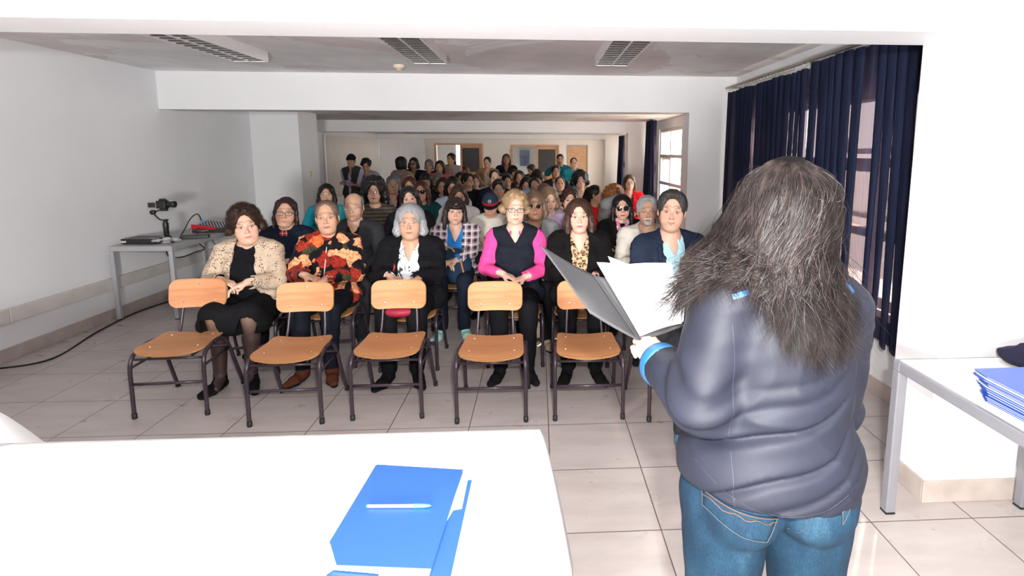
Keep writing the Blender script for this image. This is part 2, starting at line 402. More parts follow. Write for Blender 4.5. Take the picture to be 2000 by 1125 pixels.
# ---------------------------------------------------------------- curtains
def curtain_mat():
    m = bpy.data.materials.new('navy_curtain_cloth'); m.use_nodes = True; nt = m.node_tree; nt.nodes.clear()
    o = nt.nodes.new('ShaderNodeOutputMaterial')
    d = nt.nodes.new('ShaderNodeBsdfDiffuse'); t = nt.nodes.new('ShaderNodeBsdfTranslucent'); tr = nt.nodes.new('ShaderNodeBsdfTransparent')
    v = coords(nt, 'Object', (6, 6, 0.4)); f = noise(nt, v, 6, 4)
    c = ramp(nt, f, [(0.3, (0.016, 0.021, 0.045)), (0.7, (0.026, 0.034, 0.070))])
    nt.links.new(c, d.inputs[0]); t.inputs[0].default_value = (0.10, 0.07, 0.10, 1); tr.inputs[0].default_value = (1.0, 0.82, 0.86, 1)
    a = nt.nodes.new('ShaderNodeMixShader'); a.inputs[0].default_value = 0.25; nt.links.new(d.outputs[0], a.inputs[1]); nt.links.new(t.outputs[0], a.inputs[2])
    b = nt.nodes.new('ShaderNodeMixShader'); b.inputs[0].default_value = 0.065; nt.links.new(a.outputs[0], b.inputs[1]); nt.links.new(tr.outputs[0], b.inputs[2])
    nt.links.new(b.outputs[0], o.inputs[0]); return m
M_curt = curtain_mat()
def curtain(y0, y1, z0, z1, x=2.23, amp=0.03, folds=18, over=1.5, seed=1, flare=0.0, hem=None):
    """pleated cloth that folds over itself; single where flat, triple in the pleats"""
    r = np.random.default_rng(seed); nu = folds*14; nz = 26
    ph = np.cumsum(r.uniform(0.55, 1.5, folds)); ph = np.concatenate([[0], ph])/ph[-1]
    wgt = np.where(r.random(folds) < 0.19, r.uniform(0.15, 0.5, folds), r.uniform(1.6, 2.4, folds))
    P = np.zeros((nu+1, nz+1, 3))
    for i in range(nu+1):
        q = i/14; k = min(int(q), folds-1); t_ = q-k; s = ph[k]+(ph[k+1]-ph[k])*t_; L = (ph[k+1]-ph[k])
        for j in range(nz+1):
            h = j/nz; g = (0.35+0.65*h) if h < .95 else 1.0
            yy = s + L*0.40*wgt[k]*math.sin(2*PI*t_+0.9*h)*(0.85+0.15*h)
            xx = amp*(math.cos(2*PI*t_)*min(1.2, wgt[k])*(0.6+0.4*h)+0.35*math.sin(5*s*PI+2*h))
            y = y0+(y1-y0)*yy + flare*(yy-0.5)*h
            zb = z0 if hem is None else hem(yy)
            P[i, j] = (x+xx, y, z1+(zb-z1)*h + 0.004*math.sin(9*PI*s))
    return MB().grid(P)
def curtain_obj(label, mb, group='navy window curtains'):
    o = mb.build('curtain', M_curt, smooth=True); return tag(o, label, 'curtain', group)
curtain_obj('long navy curtain next to the right pillar, its hem rising over the sill', curtain(2.66, 4.50, 0.42, 2.40, seed=4, folds=15, hem=lambda y: 0.40+0.10*min(1, max(0, y))))
curtain_obj('navy curtain nearer the crowd, hung from bare metal rings', curtain(4.54, 6.44, 0.48, 2.37, seed=9, folds=19))
M_rod = base_mat('brushed_steel', (0.45, 0.43, 0.42), 0.35, 1.0)[0]
M_brass = base_mat('brass_ring', (0.55, 0.44, 0.28), 0.35, 1.0)[0]
rod = empty('curtain_rod', (2.23, 4.6, 2.43), 0, 'steel curtain rod with brass rings under the ceiling at right', 'curtain rod')
MB().tube([(0, -1.9, 0), (0, 1.93, 0)], 0.014, 12).build('rod', M_rod, rod, smooth=True)
mb = MB()
for y in (-1.8, 0.0, 1.85): mb.box(-0.006, 0.14, y-0.01, y+0.01, -0.006, 0.006)
mb.build('bracket', M_rod, rod)
for k in range(24):
    y = 1.88-k*0.078*(1 if k < 22 else 1.1)
    pts = [(0.024*math.cos(a)+0.002, y+0.006*math.sin(a*1), 0.024*math.sin(a)-0.012) for a in np.linspace(0, 2*PI, 17)[:-1]]
    rg = MB().tube(pts, 0.0022, 6, closed=True).build('ring', M_brass, rod, smooth=True)
curtain_obj('gathered navy curtain hanging between the stub wall and the second bay window', curtain(10.1, 10.85, 0.35, 2.27, x=2.14, amp=0.055, folds=7, over=1.0, seed=12, flare=0.35))
curtain_obj('narrow navy curtain gathered in the third bay window', curtain(14.1, 14.7, 0.35, 2.1, x=2.18, amp=0.05, folds=6, over=1.0, seed=15, flare=0.3))

# ---------------------------------------------------------------- ceiling lights
M_white_metal = plain('white_enamel', (0.80, 0.78, 0.78), 0.4, var=0.03)
M_louver = base_mat('mirror_louver', (0.62, 0.60, 0.60), 0.18, 0.9)[0]
M_tube_off = plain('unlit_fluorescent_tube', (0.75, 0.74, 0.72), 0.3, var=0.02)
def ceiling_light(x, label, flip=0):
    r = empty('ceiling_light', (x, 4.06, 2.57), 0, label, 'ceiling light', 'louvred ceiling lights of the front bay')
    L, W, D = 1.22, 0.31, 0.09
    b = MB(); b.box(0, W, 0, L, -0.012, 0); b.box(0, 0.012, 0, L, -D, -0.012); b.box(W-0.012, W, 0, L, -D, -0.012)
    b.box(0.012, W-0.012, 0, 0.012, -D, -0.012); b.box(0.012, W-0.012, L-0.012, L, -D, -0.012); b.box(W/2-0.006, W/2+0.006, 0.012, L-0.012, -D, -0.03)
    b.build('housing', M_white_metal, r, bevel=0.002)
    l = MB()
    for s in (0, 1):
        x0 = 0.014+s*(W/2-0.008)
        for k in range(13):
            y = 0.03+k*0.094
            l.add([(x0, y, -D+.002), (x0+0.133, y, -D+.002), (x0+0.133, y+0.012, -0.035), (x0, y+0.012, -0.035), (x0, y+0.024, -D+.002), (x0+0.133, y+0.024, -D+.002)], [(0, 1, 2, 3), (3, 2, 5, 4), (0, 4, 5, 1)])
    l.build('louver', M_louver, r)
    for s in (0, 1): MB().tube([(0.08+s*0.15, 0.03, -0.03), (0.08+s*0.15, L-0.03, -0.03)], 0.013, 10).build('tube_lamp', M_tube_off, r, smooth=True)
ceiling_light(-2.74, 'left ceiling light with two rows of mirror louvres, unlit')
ceiling_light(-1.14, 'middle ceiling light beside the smoke detector, unlit')
ceiling_light(0.54, 'right ceiling light nearest the curtain rod, unlit')
sd = empty('smoke_detector', (-1.43, 5.95, 2.57), 0, 'small round cream smoke detector on the ceiling beside the middle light', 'smoke detector')
MB().lathe([(0.058, 0), (0.06, -0.02), (0.05, -0.032), (0.036, -0.036), (0.034, -0.055), (0.022, -0.062)][::-1], 24).build('housing', plain('aged_cream_plastic', (0.72, 0.62, 0.50), 0.5), sd, smooth=True)
mb = MB()
for k in range(5):
    a = PI*(1.1+0.2*k); mb.box(0.033*math.cos(a)-.004, 0.033*math.cos(a)+.004, 0.033*math.sin(a)-.004, 0.033*math.sin(a)+.004, -0.052, -0.042)
mb.build('vent_slot', M_black, sd)
sw = empty('light_switch', (-3.57, 8.86, 1.33), 0, 'cream light switch on the side of the white column', 'light switch')
MB().box(0, 0.01, -0.045, 0.045, -0.06, 0.06).build('plate', plain('cream_plastic', (0.78, 0.70, 0.52), 0.5), sw, bevel=0.004)
MB().box(0.01, 0.016, -0.018, 0.018, 0.008, 0.04).box(0.01, 0.016, -0.018, 0.018, -0.04, -0.008).build('rocker', plain('tan_plastic', (0.5, 0.40, 0.25), 0.5), sw, bevel=0.002)

# whiteboard on the rear left wall
wb = empty('whiteboard', (XL, 11.36, 0.72), 0, 'large whiteboard behind the standing man in a cap', 'whiteboard')
MB().box(0, 0.015, 0, 3.78, 0, 1.28).build('board', plain('whiteboard_enamel', (0.66, 0.61, 0.57), 0.35, var=0.06, scale=1.2), wb)
MB().box(0, 0.03, -0.05, 0, -0.02, 1.3).box(0, 0.025, 0, 3.78, 1.28, 1.305).box(0, 0.025, 3.78, 3.8, -.02, 1.305).box(0, 0.05, 0, 3.78, -0.03, 0).build('frame', base_mat('aluminium_edge', (0.7, 0.72, 0.78), 0.35, 0.8)[0], wb)

# hatches and door in the rear wall
def wood_mat(name, c1, c2, scale=(1, 12, 1), rough=0.4, gloss=0.0):
    m, nt, b = base_mat(name, c1, rough)
    v = coords(nt, 'Object', scale)
    f = noise(nt, v, 3.0, 6, 0.6, dist=0.4)
    wv = nt.nodes.new('ShaderNodeTexWave'); wv.inputs['Scale'].default_value = 1.6; wv.inputs['Distortion'].default_value = 6; wv.inputs['Detail'].default_value = 3; wv.bands_direction = 'Y'
    nt.links.new(v, wv.inputs[0])
    mx = N(nt, 'ShaderNodeMix', data_type='FLOAT'); mx.inputs[0].default_value = 0.35; nt.links.new(f, mx.inputs[2]); nt.links.new(wv.outputs['Fac'], mx.inputs[3])
    c = ramp(nt, mx.outputs[0], [(0.2, c2), (0.5, c1), (0.8, tuple(min(1, x*1.12) for x in c1))])
    nt.links.new(c, b.inputs['Base Color'])
    if gloss: b.inputs['Coat Weight'].default_value = gloss; b.inputs['Coat Roughness'].default_value = 0.15
    return m
M_doorwood = wood_mat('door_wood', (0.62, 0.36, 0.19), (0.48, 0.26, 0.13), (1, 1, 12))
M_darkpanel = plain('charcoal_panel', (0.055, 0.055, 0.06), 0.6)
def hatch(x0, x1, zt, label, poster=False):
    r = empty('sliding_hatch', (x0, 19.9, 0.55), 0, label, 'hatch window'); W, H = x1-x0, zt-0.55; f = MB()
    f.box(0, 0.07, -0.03, 0.2, 0, H); f.box(W-0.06, W, -0.03, 0.2, 0, H); f.box(0.07, W-0.06, -0.03, 0.2, H-0.06, H); f.box(0.07, W-0.06, -0.03, 0.2, 0, 0.05)
    f.build('frame', M_doorwood, r, bevel=0.004)
    s = MB(); a, b_ = W*0.52, W-0.06
    s.box(a, a+0.08, 0.02, 0.06, 0.05, H-0.06); s.box(b_-0.08, b_, 0.02, 0.06, 0.05, H-0.06); s.box(a+0.08, b_-0.08, 0.02, 0.06, H-0.16, H-0.06); s.box(a+0.08, b_-0.08, 0.02, 0.06, 0.05, 0.42)
    so = s.build('sliding_sash', M_doorwood, r, bevel=0.004)
    MB().box(a+0.08, b_-0.08, 0.035, 0.045, 0.42, H-0.16).build('dark_panel', M_darkpanel, so)
hatch(-3.66, -1.95, 1.98, 'wood framed sliding hatch in the rear wall, left one')
hatch(-0.97, 0.77, 1.935, 'wood framed sliding hatch in the rear wall beside the closed door')
dr = empty('door_1', (1.05, 19.93, 0)); dr['kind'] = 'structure'; dr['label'] = 'closed light wooden door at the back'
MB().box(0.03, 0.73, 0, 0.04, 0, 1.9).build('door_leaf', M_doorwood, dr, bevel=0.004)
MB().box(0.12, 0.64, -0.008, 0, 0.2, 0.9).box(0.12, 0.64, -0.008, 0, 1.0, 1.75).build('door_panel', M_doorwood, dr, bevel=0.004)
MB().box(0, 0.03, -0.05, 0.05, 0, 1.94).box(0.73, 0.76, -0.05, 0.05, 0, 1.94).box(0.03, 0.73, -0.05, 0.05, 1.9, 1.94).build('door_frame', plain('grey_door_frame', (0.42, 0.40, 0.39), 0.5), dr)
MB().tube([(0.66, -0.05, 0.95), (0.56, -0.05, 0.95)], 0.01).tube([(0.66, 0, 0.95), (0.66, -0.05, 0.95)], 0.01).build('door_handle', M_rod, dr)
ps = MB().box(-0.75, -0.35, 22.97, 22.99, 1.1, 1.75).build('poster', plain('dark_blue_poster', (0.12, 0.15, 0.24), 0.5, var=0.5, scale=3)); tag(ps, 'dark blue poster on the wall seen through the right hatch', 'poster')
# ================================================================ chairs
M_ply = wood_mat('varnished_plywood', (0.47, 0.215, 0.09), (0.33, 0.14, 0.055), (1.3, 14, 1), 0.5, 0.12)
M_plyb = wood_mat('varnished_plywood_back', (0.52, 0.225, 0.10), (0.41, 0.165, 0.068), (1.3, 1, 14), 0.7, 0.0)
M_plye = plain('plywood_edge', (0.42, 0.22, 0.08), 0.5, var=0.25, scale=120)
M_steel = plain('plum_painted_steel', (0.040, 0.026, 0.036), 0.28, var=0.15, scale=30)
M_rivet = base_mat('rivet', (0.75, 0.77, 0.8), 0.25, 1.0)[0]
M_rub = plain('black_rubber', (0.01, 0.01, 0.01), 0.6)
def bent_panel(W, D, th, rc, f, nx=18, ny=10):
    """rounded-corner plywood sheet; f(x, y) -> point on the mid surface, normals by z offset function"""
    top = []; 
    P = np.zeros((nx+1, ny+1, 2))
    for i in range(nx+1):
        for j in range(ny+1):
            u, v = -1+2*i/nx, -1+2*j/ny
            # squircle style mapping for round corners
            x, y = u*W/2, v*D/2
            cx, cy = W/2-rc, D/2-rc
            if abs(x) > cx and abs(y) > cy:
                ax, ay = (abs(x)-cx)/rc, (abs(y)-cy)/rc; m = max(ax, ay); l = math.hypot(ax, ay)
                if l > 0: ax, ay = ax/l*m, ay/l*m
                x = math.copysign(cx+ax*rc, x); y = math.copysign(cy+ay*rc, y)
            P[i, j] = (x, y)
    return P
def sheet(P, f, th):
    mb = MB(); a, b = P.shape[:2]; T = np.zeros((a, b, 3)); B = np.zeros((a, b, 3)); e = 1e-3
    for i in range(a):
        for j in range(b):
            x, y = P[i, j]; p = np.array(f(x, y)); px = np.array(f(x+e, y))-p; py = np.array(f(x, y+e))-p
            n = np.cross(px, py); n /= np.linalg.norm(n); T[i, j] = p+n*th/2; B[i, j] = p-n*th/2
    mb.grid(T, 0); mb.grid(B[::-1], 0)
    ring = [(i, 0) for i in range(a)]+[(a-1, j) for j in range(1, b)]+[(i, b-1) for i in range(a-2, -1, -1)]+[(0, j) for j in range(b-2, 0, -1)]
    n = len(ring); vs = [T[r] for r in ring]+[B[r] for r in ring]
    mb.add(vs, [(i, n+i, n+(i+1) % n, (i+1) % n) for i in range(n)], 1)
    return mb
def make_chair(label, group):
    """faces -Y, origin on the floor under the middle of the seat"""
    r = empty('school_chair', (0, 0, 0), 0, label, 'chair', group)
    def fs(x, y):                        # seat: dished across, waterfall at front, lifted at the back
        u = x/0.2
        z = 0.420 + 0.018*u*u + (-0.008*max(0, (-y-0.12)/0.07)**2) + 0.008*max(0, (y-0.05)/0.12)
        return (x*(1.0-0.045*(y/0.19)), y, z)
    P = bent_panel(0.395, 0.37, 0.01, 0.045, fs); P[:, :, 1] = P[:, :, 1] - 0.03*(1-(P[:, :, 0]/0.2)**2)*(P[:, :, 1] < 0)*(-P[:, :, 1]/0.19)
    seat = sheet(P, fs, 0.011).build('seat', [M_ply, M_plye], r, smooth=True)
    seat.data.polygons.foreach_set('use_smooth', [i == 0 for i in [p.material_index for p in seat.data.polygons]])
    for x, y in ((-0.14, -0.1), (0.14, -0.1), (-0.135, 0.12), (0.135, 0.12)):
        MB().lathe([(0.007, 0), (0.006, 0.003), (0.002, 0.004)], 10, Matrix.Translation(Vector(fs(x, y))+Vector((0, 0, 0.005)))).build('rivet', M_rivet, seat)
    tilt = 0.20
    def fb(x, z):                        # backrest: curved round the sitter, leaning back
        return (x, 0.262 + 0.035*(-(x/0.19)**2) + (z)*math.tan(tilt), 0.695+z)
    Pb = bent_panel(0.372, 0.195, 0.01, 0.055, fb)
    back = sheet(Pb, lambda x, z: fb(x, z), 0.011).build('backrest', [M_plyb, M_plye], r, smooth=True)
    back.data.polygons.foreach_set('use_smooth', [i == 0 for i in [p.material_index for p in back.data.polygons]])
    for x, z in ((0, 0.065), (-0.10, -0.055), (0.10, -0.055)):
        p = Vector(fb(x, z)); MB().lathe([(0.007, 0), (0.006, 0.003), (0.002, 0.004)], 10, Matrix.Translation(p-Vector((0, 0.006, 0))) @ Matrix.Rotation(PI/2, 4, 'X')).build('rivet', M_rivet, back)
    for s in (-1, 1):
        x = 0.215*s
        hoop = spline([(x, -0.20, 0.02), (x, -0.198, 0.20), (x, -0.193, 0.33), (x*0.985, -0.165, 0.395), (x*0.97, -0.09, 0.424), (x*0.96, 0.01, 0.433), (x*0.97, 0.10, 0.41), (x*0.985, 0.155, 0.33), (x, 0.21, 0.20), (x*1.03, 0.285, 0.02)], 6)
        k = len(hoop)//2
        l1 = MB().tube(hoop[:k+1], 0.0125, 10).build('leg', M_steel, r, smooth=True)
        l2 = MB().tube(hoop[k:], 0.0125, 10).build('leg', M_steel, r, smooth=True)
        MB().lathe([(0.0145, 0), (0.0155, 0.006), (0.015, 0.034)], 12, Matrix.Translation((x, -0.20, 0))).build('rubber_foot', M_rub, l1, smooth=True)
        MB().lathe([(0.0145, 0), (0.0155, 0.006), (0.015, 0.034)], 12, Matrix.Translation((x*1.03, 0.288, 0))).build('rubber_foot', M_rub, l2, smooth=True)
        xb = 0.115*s
        MB().tube(spline([(xb*1.1, -0.14, 0.385), (xb*1.1, 0.05, 0.395), (xb*1.1, 0.15, 0.405), (xb*1.07, 0.208, 0.45), (xb, 0.256, 0.60), (xb*0.92, 0.288, 0.745)], 6), 0.0095, 10).build('back_post', M_steel, r, smooth=True)
    MB().tube([(-0.215, -0.198, 0.225), (0.215, -0.198, 0.225)], 0.0095, 10).build('stretcher', M_steel, r, smooth=True)
    MB().tube([(-0.207, 0.14, 0.345), (0.207, 0.14, 0.345)], 0.0085, 8).build('seat_rail', M_steel, r, smooth=True)
    MB().tube([(-0.21, -0.15, 0.37), (0.21, -0.15, 0.37)], 0.0085, 8).build('seat_rail', M_steel, r, smooth=True)
    for s in (-1, 1): MB().tube([(0.213*s, -0.196, 0.33), (0.211*s, 0.165, 0.33)], 0.0085, 8).build('side_rail', M_steel, r, smooth=True)
    return r
CHAIR0 = make_chair('x', 'x')
_used = [False]
def place_chair(x, y, rz, label, group):
    c = CHAIR0 if not _used[0] else copy_tree(CHAIR0)
    _used[0] = True
    c.location = (x, y, 0); c.rotation_euler = (0, 0, rz); c['label'] = label; c['group'] = group
    return c
# the empty row: positions read off the feet
G1 = 'empty school chairs of the front row'
place_chair(-2.36, 3.64, 0.07, 'empty wooden school chair farthest left, in front of the woman in the crochet cardigan', G1)
place_chair(-1.575, 3.49, 0.04, 'empty wooden school chair in front of the woman in the floral jacket', G1)
place_chair(-0.965, 3.535, 0.02, 'empty wooden school chair in front of the grey-haired woman in black cardigan', G1)
place_chair(-0.298, 3.455, 0.0, 'empty wooden school chair in front of the woman in pink sleeves', G1)
place_chair(0.315, 3.46, 0.0, 'empty wooden school chair partly behind the open grey folder', G1)

# ================================================================ tables
M_greysteel = plain('grey_table_steel', (0.36, 0.36, 0.38), 0.35, var=0.04)
M_lam = plain('grey_laminate', (0.42, 0.40, 0.40), 0.45, var=0.05)
M_lamw = plain('white_laminate', (0.82, 0.80, 0.77), 0.45, var=0.03)
def steel_table(x0, x1, y0, y1, ztop, leg, mtop, label, mframe):
    r = empty('table', (x0, y0, 0), 0, label, 'table'); W, D = x1-x0, y1-y0
    MB().box(leg*.4, W-leg*.4, leg*.4, D-leg*.4, ztop-0.022, ztop).build('tabletop', mtop, r, bevel=0.002)
    MB().box(0, W, 0, leg, ztop-0.05, ztop-0.002).box(0, W, D-leg, D, ztop-0.05, ztop-0.002).box(0, leg, leg, D-leg, ztop-0.05, ztop-0.002).box(W-leg, W, leg, D-leg, ztop-0.05, ztop-0.002).build('frame', mframe, r, bevel=0.005)
    for x in (0, W-leg):
        for y in (0, D-leg):
            l = MB().box(x, x+leg, y, y+leg, 0.008, ztop-0.05).build('leg', mframe, r, bevel=0.005)
            MB().box(x, x+leg, y, y+leg, 0, 0.008).build('foot_cap', M_rub, l)
    return r
steel_table(-4.22, -3.62, 5.56, 7.06, 0.75, 0.04, M_lam, 'grey steel table with camera gear against the left wall', M_greysteel)
M_palesteel = plain('pale_grey_steel', (0.20, 0.20, 0.22), 0.32, var=0.03)
steel_table(1.62, 2.33, 0.85, 2.31, 0.75, 0.045, M_lamw, 'white topped table with blue folders beside the right pillar', M_palesteel)

# white cloth tables
def tcloth_mat():
    m, nt, b = base_mat('white_tablecloth', (0.86, 0.87, 0.88), 0.7, 0, 0.3, 0.2)
    v = coords(nt, 'Object', (1, 1, 1)); add_bump(nt, b, noise(nt, v, 3.0, 4, 0.5, dist=1.5), 0.25, 0.03); return m
M_tc = tcloth_mat()
def tablecloth(x0, x1, y0, y1, zt, drop, label, flare=0.13, seed=3):
    r = np.random.default_rng(seed); n = 60; per = []
    rc = 0.012
    def edge(a, b, m): return [(a[0]+(b[0]-a[0])*k/m, a[1]+(b[1]-a[1])*k/m) for k in range(m)]
    cs = [(x0, y0), (x1, y0), (x1, y1), (x0, y1)]; per = []
    for i in range(4): per += edge(cs[i], cs[(i+1) % 4], 40)
    per = np.array(per); m = len(per); cx, cy = (x0+x1)/2, (y0+y1)/2
    nrm = np.zeros((m, 2))
    for i in range(m):
        side = i//40; f = (i % 40)/40
        d = [(0, -1), (1, 0), (0, 1), (-1, 0)][side]; nrm[i] = d
        if i % 40 == 0:
            pd = [(0, -1), (1, 0), (0, 1), (-1, 0)][side-1]; nrm[i] = (d[0]+pd[0], d[1]+pd[1])
    mb = MB(); rows = 14; P = np.zeros((m, rows+1, 3))
    for i in range(m):
        f = (i % 40)/40; corner = math.exp(-(min(f, 1-f)/0.10)**2)
        wv = 0.010*math.sin(i*0.9)+0.006*math.sin(i*1.7+2)
        for j in range(rows+1):
            h = j/rows; o = (0.004+flare*(0.08+0.92*corner)*h**0.8*0.9 + wv*h) if j else 0.0
            P[i, j] = (per[i][0]+nrm[i][0]*o, per[i][1]+nrm[i][1]*o, zt-0.003*(j > 0)-drop*h)
    mb.grid(P, closed_u=True)
    top = MB(); k = 40; T = np.zeros((k+1, k+1, 3))
    for a in range(k+1):
        for b_ in range(k+1):
            x = x0+(x1-x0)*a/k; y = y0+(y1-y0)*b_/k
            cr = 0.0022*math.exp(-((x-(x0+(x1-x0)*0.36)-(y-y0)*0.25)/0.012)**2)+0.0022*math.exp(-((y-(y0+y1)/2)/0.010)**2)
            T[a, b_] = (x, y, zt+cr)
    mb.grid(T)
    o = mb.build('tablecloth', M_tc, smooth=True, solid=0.0015); return tag(o, label, 'tablecloth')
steel_table(-1.70, -0.03, 0.60, 1.73, 0.742, 0.04, M_lam, 'table under the white cloth in the foreground', M_greysteel)
tablecloth(-1.73, 0.0, 0.57, 1.75, 0.748, 0.60, 'smooth white tablecloth under the blue folders in the foreground')
steel_table(-3.5, -2.17, 0.9, 2.02, 0.742, 0.04, M_lam, 'table under the white cloth at the left edge', M_greysteel)
tablecloth(-3.53, -2.12, 0.87, 2.07, 0.748, 0.66, 'white tablecloth draped at the left edge of the picture', flare=0.30, seed=8)

# folders and pen on the cloth
M_blue = plain('blue_card_folder', (0.022, 0.085, 0.42), 0.38, var=0.04, scale=3)
M_paper = plain('white_paper', (0.86, 0.86, 0.87), 0.7, var=0.01)
def quad_folder(name, pts, z, th, m, label=None, parent=None, cat=None, group=None):
    o = MB().slab(pts, z, z+th).build(name, m, parent, bevel=0.0008)
    if label: tag(o, label, cat, group)
    return o
GF = 'blue folders and sheets on the foreground tablecloth'
ft = empty('folder', (0, 0, 0.7515), 0, 'blue card folder with a pen lying on it', 'folder', GF)
quad_folder('back_cover', [(-0.484, 1.53), (-0.222, 1.493), (-0.247, 1.105), (-0.500, 1.215)][::-1], 0.006, 0.0012, M_blue, parent=ft)
quad_folder('paper_stack', [(-0.472, 1.515), (-0.225, 1.482), (-0.243, 1.092), (-0.462, 1.128)][::-1], 0.0073, 0.004, M_paper, parent=ft)
quad_folder('front_cover', [(-0.483, 1.533), (-0.478, 1.537), (-0.222, 1.497), (-0.2405, 1.113), (-0.455, 1.136), (-0.4985, 1.214)][::-1], 0.0115, 0.0012, M_blue, parent=ft)
lf = empty('folder', (0, 0, 0.7515), 0, 'blue card folder lying underneath the one with the pen', 'folder', GF)
quad_folder('front_cover', [(-0.47, 1.12), (-0.213, 1.458), (-0.192, 1.458), (-0.196, 1.09), (-0.23, 0.98), (-0.5, 1.03)][::-1], 0.003, 0.0012, M_blue, parent=lf)
quad_folder('paper_sheet', [(-0.4, 1.2), (-0.219, 1.465), (-0.204, 1.455), (-0.2035, 1.33), (-0.225, 1.325), (-0.3, 1.0)][::-1], 0.0042, 0.0008, M_paper, parent=lf)
quad_folder('inner_sheet', [(-0.3, 1.45), (-0.185, 1.42), (-0.186, 1.30), (-0.3, 1.2)][::-1], 0.001, 0.0005, M_paper, parent=lf)
M_clear = base_mat('clear_pen_barrel', (0.80, 0.86, 0.95), 0.12)[0]; M_clear.node_tree.nodes['Principled BSDF'].inputs['Transmission Weight'].default_value = 0.55
M_cap = plain('sky_blue_plastic', (0.08, 0.36, 0.75), 0.25, var=0.02)
pn = empty('pen', (-0.446, 1.334, 0.7695), -0.045, 'transparent ballpoint pen with light blue cap lying on the blue folder', 'pen')
def along_x(mb_prof, n=10, x=0.0): return Matrix.Translation((x, 0, 0)) @ Matrix.Rotation(PI/2, 4, 'Y')
MB().lathe([(0.0042, 0), (0.0045, 0.002), (0.0045, 0.108), (0.0045, 0.132)], 6, along_x(0)).build('barrel', M_clear, pn, smooth=False)
MB().lathe([(0.0016, 0.004), (0.0016, 0.128)], 8, along_x(0)).build('ink_tube', plain('blue_ink', (0.02, 0.08, 0.5), 0.3), pn)
MB().lathe([(0.0053, 0.120), (0.0055, 0.122), (0.0050, 0.145), (0.0036, 0.157), (0.0020, 0.163), (0.0008, 0.164)], 14, along_x(0)).build('cap', M_cap, pn, smooth=True)
MB().lathe([(0.0035, -0.003), (0.0042, -0.002), (0.0042, 0.006)], 10, along_x(0)).build('end_plug', M_cap, pn, smooth=True)

# right table: folder stack and navy garment
st_r = random.Random(5)
ORD = 'lowest second third fourth fifth sixth seventh eighth ninth tenth eleventh twelfth thirteenth fourteenth fifteenth topmost'.split()
for k in range(16):
    th = 0.0062 if k else 0.003; z = 0.7505+k*0.0062
    s = st_r.uniform(-0.006, 0.006); t_ = st_r.uniform(-0.006, 0.006)
    f = empty('folder', (1.705+s, 1.735+t_, z), 0, ('blue folder on the right table, top of the pile' if k == 15 else 'blue folder at the very bottom of the pile on the right table' if k == 0 else ORD[k]+' folder counted upwards in the pile on the right table'), 'folder', 'folders piled on the right table')
    skew = 0.02*(k/16)
    P = [(0.0-skew*1.6, -0.46), (0.30, -0.46), (0.32, 0.21), (0.01-skew*1.5, 0.18+skew*1.2), (-0.02-skew*.6, 0.13)]
    MB().slab(P, 0, 0.0012).build('back_cover', M_blue, f)
    MB().slab([(x+0.004*(x < .1), y-0.004) for x, y in P], 0.0013, 0.0050).build('paper_stack', M_paper, f)
    if k == 15 or k == 0 or k % 5 == 3: MB().slab(P, 0.0051, 0.0060).build('front_cover', M_blue, f)
